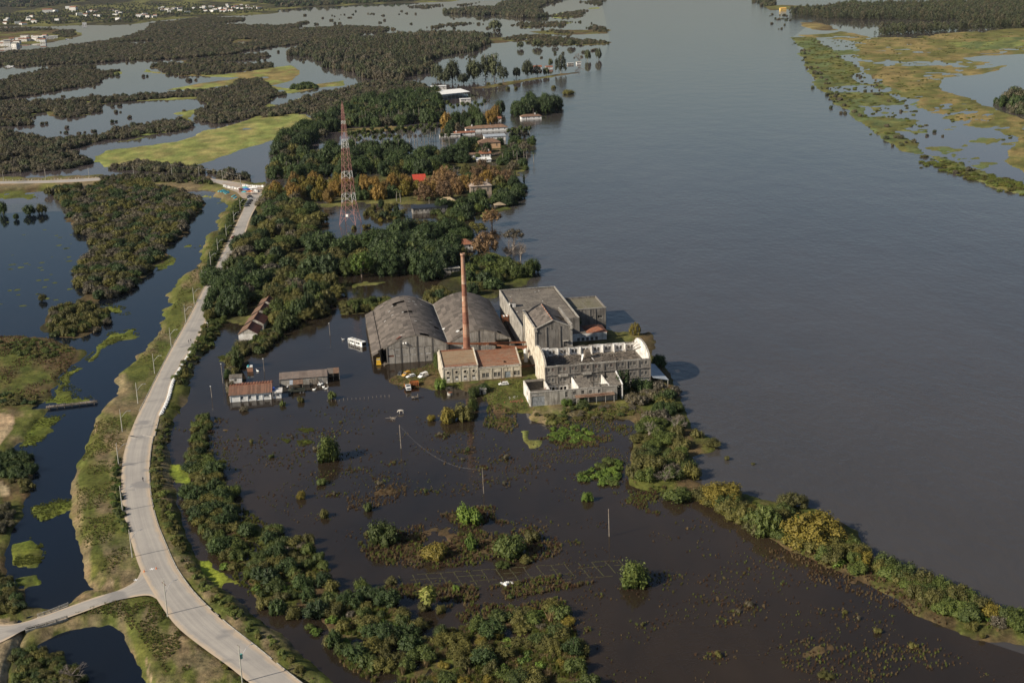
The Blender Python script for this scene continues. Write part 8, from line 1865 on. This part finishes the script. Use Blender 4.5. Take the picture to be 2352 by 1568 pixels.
for x,y,w,h in ((165,265,95,75),(240,255,80,70),(90,290,50,45),(15,260,60,90),(280,150,60,60),(350,160,90,80),(245,770,60,55)):
    a = Z5((x,y))[0]; X,Y,r,hh = at(a[0],a[1],w * .39,h * .39); tree('tree',X,Y,r,hh,'mid','olive' if x > 230 else 'deep','round dark tree standing in the blue pools at the left','trees in the blue pools',base=.1)
grove(Z6((-60,240),(0,235),(180,245),(195,330),(150,375),(0,378),(-60,380)),3.6,[(3,'bush','deep',(2.2,3.2),(2.5,4)),(2,'bush','green',(2,3),(2,3.5))],'dark bush on the left marsh edge','left marsh bushes',seed=132,stuff='marsh_bushes')
grove(Z6((60,400),(150,385),(215,420),(190,460),(100,460)),3,[(1,'bush','olive',(1.5,2.2),(1.2,2.4))],'olive bush on the left canal bank','left canal bank bushes',seed=133,stuff='marsh_bushes')
grove(Z6((-60,560),(60,545),(80,620),(60,700),(-60,720)),3.6,[(1,'bush','dull',(2,3),(2,3.6))],'grey-green bush at the left edge','left edge bushes',seed=134,stuff='marsh_bushes')
grove(Z6((-60,950),(60,950),(110,1000),(160,1090),(120,1150),(0,1195),(-60,1195)),3.4,[(2,'bush','olive',(1.8,2.6),(1.5,3)),(1,'bush','deep',(1.8,2.6),(1.5,3))],'bush beside the side road at the left edge','side road bushes',seed=135,stuff='roadside_bushes')
grove(Z6((90,1400),(200,1370),(310,1395),(400,1460),(430,1500),(560,1600),(90,1600)),2.6,[(3,'bush','olive',(1.6,2.4),(1.4,2.6)),(2,'bush','green',(1.5,2.4),(1.4,2.6)),(1,'bush','deep',(1.5,2.4),(1.4,2.4))],'bush in the bottom left corner below the bridge','bottom left bushes',seed=136,stuff='corner_bushes')
w = P(*Z6((430,1560))[0]); bare_tree(float(w[0]),float(w[1]),5,4.5,'pale bare tree by the dark pond in the bottom left corner')
grove(Z5((0,1020),(150,1000),(260,1010),(420,1080),(300,1120),(100,1100)),4.2,[(2,'bush','green',(1.5,2.5),(1,2)),(1,'bush','olive',(1.5,2.5),(1,2))],'low bush on the left marsh meadow','left marsh meadow bushes',seed=137,stuff='marsh_shrubs')
grove(Z5((0,1310),(240,1340),(240,1380),(100,1400),(0,1405)),4,[(1,'bush','deep',(1.5,2.5),(1.2,2.4)),(1,'bush','olive',(1.5,2.5),(1,2))],'dark bush by the footbridge','bushes by the footbridge',seed=138,stuff='marsh_bushes')

# ---------------------------------------------------------------- foreground thickets in the flooded field
NEAR = [(3,'bush','green',(2.4,4.4),(2.2,4.4)),(3,'bush','olive',(2.4,4.2),(2,4)),(2,'mid','deep',(3,5.2),(4,5.8)),(1,'shrub','green',(1.5,2.5),(1.5,2.6)),(1,'broad','bright',(1.5,2.4),(1.5,2.4)),(.6,'bush','drab',(1.6,2.4),(1.4,2.2))]
grove(Z6((1165,0),(1235,0),(1232,180),(1225,230),(1120,210),(1140,80)),3.4,[(3,'bush','green',(1.8,2.6),(2,3.4)),(1,'bush','olive',(1.8,2.6),(2,3))],'shrub in the upper end of the field hedge','upper field hedge',seed=140)
grove(Z6((1120,220),(1225,230),(1290,350),(1285,400),(1380,470),(1400,620),(1330,760),(1240,790),(1180,680),(1080,500),(1110,400),(1095,350)),4.2,NEAR[:3],'dense shrub in the long hedge beside the duckweed pool','hedge beside the duckweed',seed=141)
grove(Z6((1250,790),(1400,700),(1560,620),(1640,660),(1680,720),(1800,700),(1930,860),(1960,1000),(2060,1080),(2060,1250),(1900,1180),(1760,1180),(1620,1180),(1480,1100),(1440,960),(1300,880)),5.3,NEAR,'dense bush in the thicket inside the road bend','thicket inside the road bend',seed=142)
grove(Z9((590,720),(800,690),(900,750),(1000,830),(1080,900),(1180,960),(1100,1040),(980,1060),(960,1150),(840,1277),(820,1200),(640,1160),(560,1040),(420,930),(480,850)),5,NEAR,'bush in the thicket along the near canal of the field','thicket along the field canal',seed=143)
grove(Z9((1290,940),(1500,885),(1700,875),(1800,805),(1990,795),(2120,885),(2140,1000),(2170,1090),(2220,1300),(2220,1400),(900,1400),(960,1260),(1000,1090),(1180,1010)),5.0,NEAR + [(2,'bush','yellow',(1.6,2.6),(1.4,2.4)),(1.5,'tuft','reed',(2,3),(1.6,2.6)),(1,'broad','bright',(1.6,2.6),(1.6,2.4))],'bush in the thicket at the bottom of the picture','bottom thicket',seed=144)
ISO = [(905,420,190,165,'green','large round bright shrub, leftmost of the big ones in the flooded field'),(1225,510,185,115,'yellow','yellowish dome-shaped shrub in the brown stubble of the field'),(1455,445,100,105,'bright','glossy dark-leaved shrub between the two large domes in the field'),(1700,505,230,170,'green','largest dense shrub in the middle of the flooded field'),(1840,390,120,80,'olive','olive shrub behind the largest shrub in the field'),(1445,290,150,130,'bright','pale green shrub standing highest in the stubble'),
       (385,122,70,58,'yellow','small yellow-green bush alone in the dark water'),(530,237,68,58,'olive','small bush in the water, second from the road hedge'),(808,197,66,58,'green','small green bush in the dark water left of the stubble'),(515,32,80,42,'green','low flat bush just below the round tree in the water'),(2190,138,78,68,'bright','small bright bush near the levee thicket'),(950,657,82,48,'olive','low bush at the left end of the sunken plots'),(1655,557,88,52,'green','low round bush just above the sunken plots'),(1800,527,78,52,'olive','low olive bush right above the sunken plots'),(1265,838,92,55,'olive','low bush right of the fan palm'),(1160,825,100,70,'olive','bush at the foot of the fan palm'),(1360,700,60,45,'bright','small bright bush under the sunken plots'),(1750,660,50,30,'olive','tiny bush below the sunken plots')]
for x,y,w,h,m,lb in ISO:
    a = Z9((x,y))[0]; k = 1400 / 2352 * .6125; X,Y,r,hh = at(a[0],a[1],w * k,h * k)
    shrub('shrub',X,Y,r * 1.18,max(hh,r * .8) * 1.3,'broad' if 'glossy' in lb else 'bush',m,lb,None)
for x,y,w,h,m,lb,tp in ((1460,1352,92,80,'green','round grey-green tree alone at the right end of the sunken plots','bush'),(752,1062,74,78,'green','round tree standing alone in the dark water below the white house','bush'),(1030,972,60,48,'yellow','bushy shrub, left of the group in front of the boiler house','bush'),(1068,968,66,50,'olive','bushy shrub, right of the group in front of the boiler house','bush'),(1085,945,40,40,'green','shrub behind the group in front of the boiler house','bush'),(990,968,26,20,'yellow','small yellowish bush left of the shrub group','bush'),
        (1432,912,75,72,'deep','dark conifer-like tree against the low ruin','loose'),(1480,905,60,40,'deep','dark bush beside the tree at the low ruin','bush'),(1353,752,42,26,'green','small tree growing on the workshop roof by the gabled hall','mid'),(1460,775,34,38,'yellow','thin tree in the river beside the annex','loose'),(1515,850,46,40,'deep','dark tree in the shade beyond the tin lean-to','mid'),
        (1012,895,34,34,'bright','leafy bush at the left corner of the boiler house','bush'),(1005,850,22,50,'green','creeper bush on the boiler house side wall','bush'),(1215,890,22,24,'deep','small dark bush at the gabled hall corner','bush'),(1110,905,44,30,'deep','dark bush beside the small overgrown hut','bush'),(1088,912,30,34,'green','bush growing over the small hut in the yard','bush'),
        (762,918,26,24,'green','small flat-topped tree right of the army truck','mid'),(690,925,20,18,'olive','small bush right of the white house','bush'),(648,933,20,16,'green','small round bush in front of the white house annex','bush'),(560,945,26,16,'drab','thin bush in front of the white house','bush'),(530,905,32,40,'drab','grey bush at the left end of the white house','bush'),(522,870,26,30,'deep','dark bush left of the white hut','bush'),(545,850,38,56,'green','green tree behind the white hut','mid'),
        (1222,935,20,40,'green','creeper bush on the corner of the low ruin','bush'),(1302,938,34,24,'bright','bright green bush below the low ruin wall','bush'),(1340,945,40,30,'green','green bush right of the bright one below the low ruin','bush')):
    X,Y,r,hh = at(x,y,w,h); z = 4.6 if 'workshop roof' in lb else None
    if z: X,Y = UV(70.5,58.0)[:2]
    (tree('tree',X,Y,r,hh if not z else 6,tp,m,lb,None,z=z,base=.05) if tp != 'bush' else shrub('shrub',X,Y,r,max(hh,r * .7),tp,m,lb,None))
# fan palm in the field
w = P(*Z9((1190,800))[0]); X,Y = float(w[0]),float(w[1]); root = empty('fan_palm',(X,Y,ground_z(X,Y)),0,'pale fan palm in the flooded field below the sunken plots','palm')
inst('crown',crown_me('fpalm',0,'fan'),root,(0,0,4.2),scale=(3,3,3)); inst('crown',crown_me('fpalm',1,'fan'),root,(0,0,3.2),scale=(2.6,2.6,2.4)); inst('trunk',trunk_me('palm',M_palmtrunk),root,scale=(12,12,4.2))
# levee belt
LEV = [(3,'bush','olive',(3.2,5.2),(3,5.2)),(4,'bush','green',(3,5),(3,5)),(1,'bush','drab',(2.4,3.4),(2,3.2)),(1,'broad','bright',(1.8,2.8),(1.6,2.6)),(1,'bush','yellow',(3,4.4),(2.6,4.2))]
grove(D1((1455,1110),(1450,1040),(1470,985),(1500,930),(1540,905),(1570,960),(1590,1000),(1585,1045),(1590,1100),(1540,1120)),6.2,[(3,'bush','olive',(3.5,5.5),(3.5,6)),(3,'bush','green',(3,5),(3,5.5)),(1,'mid','drab',(3.5,4.5),(3.5,5)),(1,'mid','deep',(3,4.5),(4,6)),(.4,'bare','',(4,5),(5,6))],'tree in the thicket on the river bank beside the ruins','river bank thicket',seed=150)
grove(D1((1500,900),(1545,890),(1560,915),(1500,940),(1440,930)),5.5,[(1,'mid','drab',(3.5,4.5),(4,6)),(1,'bush','olive',(3,4),(3,4))],'brownish bush at the water corner of the mill','bushes at the mill corner',seed=151)
grove(D1((1225,960),(1300,945),(1400,935),(1460,930),(1465,960),(1380,965),(1300,975)),4.4,[(2,'bush','olive',(1.4,2.2),(1,1.8)),(2,'bush','green',(1.4,2.2),(1,2)),(1,'bush','drab',(1.4,2),(1,1.6))],'low bush on the grass below the ruins','low bushes below the ruins',seed=152,stuff='low_shrubs')
grove(Z7((1480,260),(1520,200),(1700,200),(1820,250),(1800,310),(1650,320),(1520,320)),3.0,[(3,'broad','bright',(1.4,2.2),(1.0,1.8)),(1,'bush','bright',(1.4,2.2),(1,1.8))],'bright broad-leaved plant in the patch below the ruins','bright leafy patch',seed=153,stuff='leafy_plants')
grove(Z7((1660,590),(1800,520),(1850,460),(2010,440),(2040,540),(2040,600),(1900,640),(1830,610)),3.2,[(3,'broad','bright',(1.5,2.4),(1.2,2.2)),(1,'bush','green',(1.8,2.4),(1.4,2.4))],'bright broad-leaved bush left of the levee thicket','bright bushes by the levee',seed=154)
for x,y,w,h,m,lb in ((700,680,265,130,'yellow','yellowish domed tree, first along the levee from the ruins'),(930,830,210,180,'green','bright green tree beside the largest levee tree'),(1050,700,200,90,'olive','brownish tree behind the two big levee trees'),(1170,890,360,220,'yellow','largest spreading olive tree on the levee'),(470,660,190,90,'green','low green bush on the levee left of the domed tree'),(800,760,110,110,'olive','grey-green bush between the domed tree and the bright tree')):
    k = 1640 / 2217 * .6125; a = Z8((x,y))[0]; X,Y,r,hh = at(a[0],a[1],w * k,h * k); shrub('tree' if w > 200 else 'shrub',X,Y,r,max(hh,r * .75),'bush' if w < 200 else 'big',m,lb,None,cat='tree')
grove(Z8((560,640),(640,600),(760,640),(860,690),(1000,720),(1180,800),(1350,870),(1470,935),(1610,1005),(1650,1055),(1560,1065),(1430,1040),(1280,1000),(1140,900),(980,850),(820,790),(700,710)),4.4,LEV,'bush on the levee right of the largest tree','levee bushes',seed=155)
grove(Z8((1600,1060),(1740,1060),(1900,1110),(2040,1190),(2100,1230),(2217,1260),(2300,1300),(2300,1370),(2217,1310),(2090,1290),(1920,1270),(1760,1220),(1650,1140)),3.8,LEV,'bush on the levee towards the right edge','levee bushes at the right edge',seed=156)
for x,y,w,h in ((640,385,120,60),(715,440,40,30),(560,340,90,60),(845,462,26,14),(1720,1190,60,60),(2010,1350,34,40),(1960,1310,80,60),(1480,1320,50,40),(1220,1550,100,50)):
    k = 1640 / 2217 * .6125; a = Z8((x,y))[0]; X,Y,r,hh = at(a[0],a[1],w * k,h * k); shrub('shrub',X,Y,r,max(.5,hh),'bush','olive','small bush standing in the water beside the levee','stray bushes by the levee')

# ---------------------------------------------------------------- park: palms,eucalyptus on the spit,cypresses
def palm(x,y,h,label,group,kind='fpalm',cr=3.1,z=None):
    z = ground_h(x,y) if z is None else z
    root = empty('palm',(x,y,z),random.uniform(0,6.28),label,'palm',group)
    inst('trunk',trunk_me('palm',M_palmtrunk),root,scale=(14,14,h)); inst('crown',crown_me(kind,random.randrange(len(TPL[kind])),'palm'),root,(0,0,h),scale=(cr,cr,cr * .9))
def nth(i):
    a = ['first','second','third','fourth','fifth','sixth','seventh','eighth','ninth','tenth','eleventh','twelfth','thirteenth','fourteenth','fifteenth','sixteenth','seventeenth','eighteenth','nineteenth']
    return a[i] if i < 19 else ('twentieth' if i == 19 else 'thirtieth' if i == 29 else 'twenty-' + a[i - 20])
def palm_row(a,b,n,h,label,group,jit=2.0,kind='fpalm'):
    A,B = P(*a),P(*b)
    for i in range(n):
        p = A + (B - A) * (i + random.uniform(-.25,.25)) / max(1,n - 1); palm(float(p[0]) + random.uniform(-.3,.3),float(p[1]) + random.uniform(-jit,jit) * 3,h * random.uniform(.80,1.15),label + f', {nth(i)} from the left',group,kind)
palm_row(Z3((560,1000))[0],Z3((1170,960))[0],30,16,'tall fan palm in the front palm row','front palm row')
palm_row(Z3((600,1035))[0],Z3((900,1035))[0],10,16,'tall fan palm standing in water before the front palm row','palms in the water',4)
palm_row(Z3((560,850))[0],Z3((1180,810))[0],22,17,'tall fan palm in the back row before the dark wood','back palm row',4)
palm_row(Z3((1180,800))[0],Z3((1480,790))[0],14,17,'tall fan palm behind the upper villas','palms behind the villas',5)
palm_row(Z3((140,1180))[0],Z3((210,1165))[0],4,12,'palm at the end of the road thicket','palms by the road thicket',2)
palm_row(Z3((1640,940))[0],Z3((1780,920))[0],8,9,'short palm on the bank below the long villa','short bank palms',3)
palm_row(Z3((1600,1075))[0],Z3((1800,1085))[0],7,9,'palm leaning over the river below the pavilion','palms over the river',5,'dpalm')
palm_row(Z3((1740,780))[0],Z3((1800,790))[0],3,14,'palm in front of the villa on the point','palms at the point villa',2)
for x,y,h in ((1190,1000,13),(1235,1000,13),(880,1360,9),(905,1370,9),(1100,1400,7),(700,1130,11)):
    w = P(*Z3((x,y))[0]); palm(float(w[0]),float(w[1]),h,'single palm among the park trees, ' + nth([1190,1235,880,905,1100,700].index(x)) + ' of six','single park palms','dpalm' if y > 1300 else 'fpalm')
for x,y,w,h in ((1155,545,90,120),(1255,560,110,170),(1200,565,90,90),(1330,570,90,80),(1400,550,110,160),(1480,545,120,190),(1540,545,110,190),(1600,550,80,110),(1690,530,60,90),(1765,525,80,130),(1830,520,60,90),(1890,515,50,70),(1990,500,80,140),(1545,208,90,80),(1715,330,55,60),(1830,320,70,60),(1950,315,50,45),(2170,412,50,90),(2245,405,45,85),(1920,450,40,60),(2060,315,60,40)):
    a = Z3((x,y))[0]; X,Y,r,hh = at(a[0],a[1],w * .40,h * .34); hh = max(hh,r * 1.5); tree('eucalyptus_tree',X,Y,r,hh,random.choice(('loose','mid')),'euca',('broad' if w > 85 else 'slender') + ' grey-green eucalyptus on the far flooded spit, ' + ('left part' if x < 1450 else 'middle part' if x < 1750 else 'right part'),'eucalyptus on the spit',M_bark_pale,'pole',.18)
w = P(*Z3((2115,430))[0]); bare_tree(float(w[0]),float(w[1]),8,22,'bare dead tree on the far river point by the little white house',z=0)
for x,y,h in ((1268,1075,9),(1680,1230,11),(1740,1240,10),(1378,1010,8)):
    w = P(*Z3((x,y))[0]); tree('cypress_tree',float(w[0]),float(w[1]),1.3,h,'cypress','deep','narrow dark cypress in the riverside gardens','garden cypresses',base=.02)
for x,y,w,h in ((1630,608,50,28),(1685,605,40,22),(1940,600,45,28),(2040,640,110,40),(1500,580,40,25),(1580,580,40,20)):
    a = Z3((x,y))[0]; X,Y,r,hh = at(a[0],a[1],w * .34,h * .34); shrub('shrub',X,Y,r,max(1,hh),'bush','olive','bush standing in the river off the wooded point','bushes off the wooded point')
for x,y,m in ((770,1500,'yellow'),(660,1545,'yellow'),(590,1550,'olive'),(870,1490,'yellow'),(690,1540,'olive')):
    a = Z3((x,y))[0]; w = P(*a); shrub('shrub',float(w[0]),float(w[1]),2.2,3.5,'bush',m,'small bush standing in water below the lattice tower','bushes below the tower')
grove(Z3((640,1470),(720,1400),(880,1390),(950,1430),(880,1490),(740,1480)),9,[(2,'bush','olive',(2.5,3.5),(3,5)),(1,'mid','deep',(3,4.5),(5,8))],'tree beside the foot of the lattice tower','trees beside the tower foot',seed=160)
grove(Z3((1100,1490),(1130,1430),(1250,1430),(1350,1440),(1370,1490),(1250,1500)),8.5,[(2,'bush','green',(2.5,3.5),(3,5)),(1,'mid','deep',(3,4.5),(5,7))],'bush in front of the glass-roofed house','bushes by the glass-roofed house',seed=161)
# reeds,stubble and floating weed too fine to count
def tufts(name,pg,n,h,label,mat,seed,tpl='tuft',aspect=1.3):
    w = W2(pg); g = np.random.default_rng(seed); lo,hi = w.min(0),w.max(0); c = g.uniform(lo,hi,(n * 5,2)); m = poly_dist(c[:,0],c[:,1],w) > 0; c = c[m]
    nz = fbm(c[:,0] / 9,c[:,1] / 12,seed,3); c = c[nz > (.12 if name == 'drowned_grass' else -.10)][:n]
    if len(c): stuff_points(name,c,g.uniform(*h,len(c)),label,tpl,mat,aspect,seed)
for i,(pg,n,h,mt,lb) in enumerate((
 (Z7((60,1060),(300,1000),(500,900),(750,880),(1000,940),(1300,1040),(1500,990),(1630,1080),(1500,1160),(1350,1190),(1050,1200),(600,1240),(200,1200)),1500,(.5,1.3),['reedred','reed','grass'],'reddish stubble around the big shrubs in the field'),
 (Z7((250,1380),(700,1330),(1000,1380),(1500,1290),(1900,1260),(2000,1300),(1600,1390),(1200,1460),(900,1490),(400,1450)),1100,(.5,1.2),['reedred','reed','grass'],'stubble below the sunken plots'),
 (Z7((680,840),(900,790),(1090,780),(1100,880),(1420,930),(1250,1000),(900,980)),500,(.5,1.2),['reed','grass','reedred'],'stubble around the pale shrub'),
 (Z7((1040,20),(1250,100),(1260,190),(1200,240),(1000,190)),350,(.5,1.3),['reed','grass'],'dry reeds beside the shrub group'),
 (Z7((1400,280),(1800,250),(2050,180),(2080,260),(1850,340),(1600,360),(1350,430)),600,(.4,1.0),['reedred','reed','grass'],'stubble below the ruins'),
 (Z7((1960,680),(2352,640),(2352,860),(2200,820),(2080,760)),400,(.4,1.0),['reedred','grass'],'stubble beside the levee thicket'),
 (Z9((1300,790),(1800,770),(2000,740),(2200,830),(2352,840),(2352,930),(2100,980),(1800,860),(1400,900)),700,(.5,1.2),['reedred','reed','grass'],'stubble above the bottom thicket'),
 (Z8((900,880),(1200,920),(1500,1040),(1700,1180),(1900,1280),(1880,1300),(1600,1200),(1300,1100),(1050,1010)),600,(.4,.9),['reedred','reed'],'stubble along the field side of the levee'),
 (Z8((950,1380),(1250,1310),(1380,1400),(1500,1350),(1700,1400),(1900,1400),(1900,1480),(1400,1568),(1000,1500)),420,(.4,.9),['reedred','reed','grass'],'thin stubble near the bottom right corner'),
 (Z7((0,720),(200,640),(440,600),(440,730),(200,790),(0,820)),320,(.4,.9),['reedred','reed'],'thin stubble left of the pole wires'),
 (ZF((210,730),(420,660),(570,620),(620,780),(560,830),(420,820),(300,820)),600,(.3,.8),['reed','grass'],'dry grass around the stranded cars'),
 (ZF((640,790),(1220,750),(1290,800),(1240,980),(1060,1000),(900,880)),800,(.3,.7),['grass','grass','reed'],'rough grass in the yard before the boiler house'),
 (D1((1225,945),(1450,930),(1480,960),(1440,1000),(1260,990)),900,(.3,.9),['grass','reed','weed'],'rough grass below the ruins'),
 (Z9((1000,1277),(1060,1080),(1200,1050),(1340,1120),(1420,1277)),700,(1.2,2.4),['reed','grass'],'tall pale reeds in the bottom thicket'),
 (Z6((560,40),(760,30),(700,300),(660,420),(680,640),(760,850),(600,1000),(540,940),(460,640),(450,420),(500,200)),2600,(.25,.7),['grass','grass','reed','weed'],'rough grass on the canal bank of the road'),
 (Z5((1290,340),(1240,600),(1130,800),(1000,1030),(900,1220),(700,1300),(760,1220),(880,1040),(980,900),(1040,760),(1150,580)),2000,(.3,.8),['grass','grass','reed'],'rough grass on the upper canal bank'),
 (Z6((430,1190),(760,1080),(900,1090),(1000,1200),(1200,1380),(1400,1540),(1000,1560),(850,1360),(740,1230),(640,1190)),2000,(.25,.7),['grass','grass','reed'],'rough grass below the side road junction'),
 (Z6((905,60),(985,30),(950,330),(1000,560),(1110,800),(1180,940),(1350,1110),(1660,1410),(1860,1568),(1780,1568),(1500,1330),(1300,1180),(1060,890),(930,600),(890,400)),1800,(.3,.8),['grass','weed','reed'],'grass verge on the field edge of the road'),
 (Z5((0,980),(250,975),(460,1060),(340,1280),(100,1400),(0,1400)),1300,(.4,1.1),['reed','grass','reedred'],'tall dry grass on the left marsh meadow'),
 (D1((1600,1150),(1760,1160),(1960,1240),(2140,1350),(2340,1430),(2340,1470),(2100,1390),(1940,1310),(1780,1250)),1200,(.4,1.2),['grass','weed','reed'],'rough grass along the levee'),
)): tufts('reeds' if 'stubble' in lb or 'reeds' in lb else 'grass',pg,n,h,lb,mt,300 + i)
M_weed = MATS['leaf_water_weed']
for i in range(40):     # flecks of weed on the blue pools
    a = Z5((random.uniform(0,420),random.uniform(300,820)))[0]; w = P(*a); r = random.uniform(.6,2.4)
    mb = MB(); n = 9; mb.add([(math.cos(t) * r * random.uniform(.6,1.3),math.sin(t) * r * random.uniform(.5,1.2),0) for t in [k * 2 * math.pi / n for k in range(n)]],[tuple(range(n))])
    tag(mb.build('weed_fleck',M_weed,None,loc=(w[0],w[1],.03)),'small fleck of floating weed on the blue pool','weed mat','weed flecks on the pool')

print('GROVES',GC)

for i,pg in enumerate(WEED): tufts('floating_weed',pg,420 if i in (3,4,5,6,7) else 160,(.15,.45),'leafy surface of a weed mat on the canal',['weed','grass','weed'],500 + i,aspect=3.0)
tufts('drowned_grass',D1((420,1000),(560,960),(900,940),(1200,1000),(1440,1080),(1700,1230),(2100,1420),(2300,1568),(1400,1568),(1340,1440),(900,1330),(640,1180),(500,1080)),2600,(.2,.6),'stray drowned grass scattered over the flooded field',['reedred','reed','grass','reedred'],620,aspect=1.6)
tufts('drowned_grass',Z6((1235,40),(1400,20),(1400,250),(1330,420),(1420,480),(1480,520),(1460,560),(1400,480),(1290,330)),420,(.2,.5),'green drowned weed right of the long hedge',['weed','dull','grass'],621,aspect=2.2)
tufts('drowned_grass',Z7((1280,300),(1700,380),(2080,300),(2060,500),(1700,560),(1400,480)),500,(.2,.5),'thin drowned grass between ruins and levee',['reedred','reed','grass'],622,aspect=1.6)

for i,(pg,n,hh,mt,lb) in enumerate((
 (Z9((1200,980),(1500,900),(1800,830),(2000,810),(2130,1000),(2200,1277),(2200,1380),(900,1380),(960,1200),(1040,1080)),2600,(.5,1.5),['grass','olive','reed','weed'],'tall weeds between the bushes of the bottom thicket'),
 (Z6((1120,240),(1240,240),(1400,520),(1640,680),(1930,880),(2060,1100),(1760,1180),(1480,1080),(1300,860),(1160,640)),1800,(.4,1.2),['grass','olive','weed'],'tall weeds between the bushes inside the road bend'),
 (Z9((590,720),(800,690),(1000,830),(1180,960),(980,1060),(840,1277),(640,1160),(480,850)),900,(.4,1.3),['grass','reed','weed'],'tall weeds in the thicket along the field canal'),
)): tufts('weeds',pg,n,hh,lb,mt,700 + i,aspect=1.8)

specks('marsh_tussocks',Z4((480,290),(640,290),(1030,570),(1370,800),(1500,940),(1440,1110),(1350,1160),(1090,1000),(760,720),(600,520)),420,(.6,1.8),'low green tussocks on the river strip of the right bank',801)
specks('marsh_tussocks',Z4((1490,1195),(1700,1290),(1950,1370),(2269,1430),(2269,1500),(1900,1390),(1600,1270)),160,(.8,2.4),'low bushes on the lower strip of the right bank',802)
specks('marsh_tussocks',Z4((700,270),(1100,290),(1500,280),(2269,240),(2269,400),(1700,430),(1600,680),(2000,830),(2269,950),(2269,1100),(1600,940),(1100,600),(930,440)),500,(.5,1.4),'low tussocks dotting the right bank marsh',803)

FIELD = D1((430,960),(560,945),(800,940),(1000,985),(1200,1010),(1440,1090),(1700,1230),(2000,1370),(2300,1540),(1450,1560),(1340,1430),(1000,1350),(760,1230),(600,1130),(500,1060))
def field_patches(n,seed):
    w = W2(FIELD); g = np.random.default_rng(seed); lo,hi = w.min(0),w.max(0); c = g.uniform(lo,hi,(n * 4,2)); c = c[poly_dist(c[:,0],c[:,1],w) > 3][:n]; out = []
    for q in c:
        k = g.integers(14,60); sp = g.uniform(1.2,4.5)
        out.append(q + g.normal(size=(k,2)) * np.array([sp * 1.5,sp]))
    return np.concatenate(out),c
fpts,fc = field_patches(70,41); gg = np.random.default_rng(42)
stuff_points('drowned_weeds',fpts,gg.uniform(.2,.75,len(fpts)),'patches of brown and green weed breaking the flooded field','tuft',['reedred','reed','grass','olive','reedred'],2.0,43)
for i,q in enumerate(fc[:26]):
    r = random.uniform(.7,1.7); shrub('shrub',float(q[0]),float(q[1]),r,r * random.uniform(.9,1.4),'shrub',random.choice(('olive','green','drab')),'small half-drowned shrub in a weed patch of the flooded field','half-drowned field shrubs',z=0)

# ---------------------------------------------------------------- air
hz = bpy.data.materials.new('haze_air'); hz.use_nodes = True
_n = hz.node_tree; _n.nodes.remove(_n.nodes['Principled BSDF'])
pv = _n.nodes.new('ShaderNodeVolumePrincipled'); pv.inputs['Color'].default_value = (.74,.82,1.0,1); pv.inputs['Density'].default_value = 0.9e-5; pv.inputs['Anisotropy'].default_value = .2
_n.links.new(pv.outputs[0],_n.nodes['Material Output'].inputs['Volume'])
tag(MB().box(-31000,31000,-3200,46000,-3,420).build('haze',hz),'thin summer haze over the whole valley',kind='stuff')
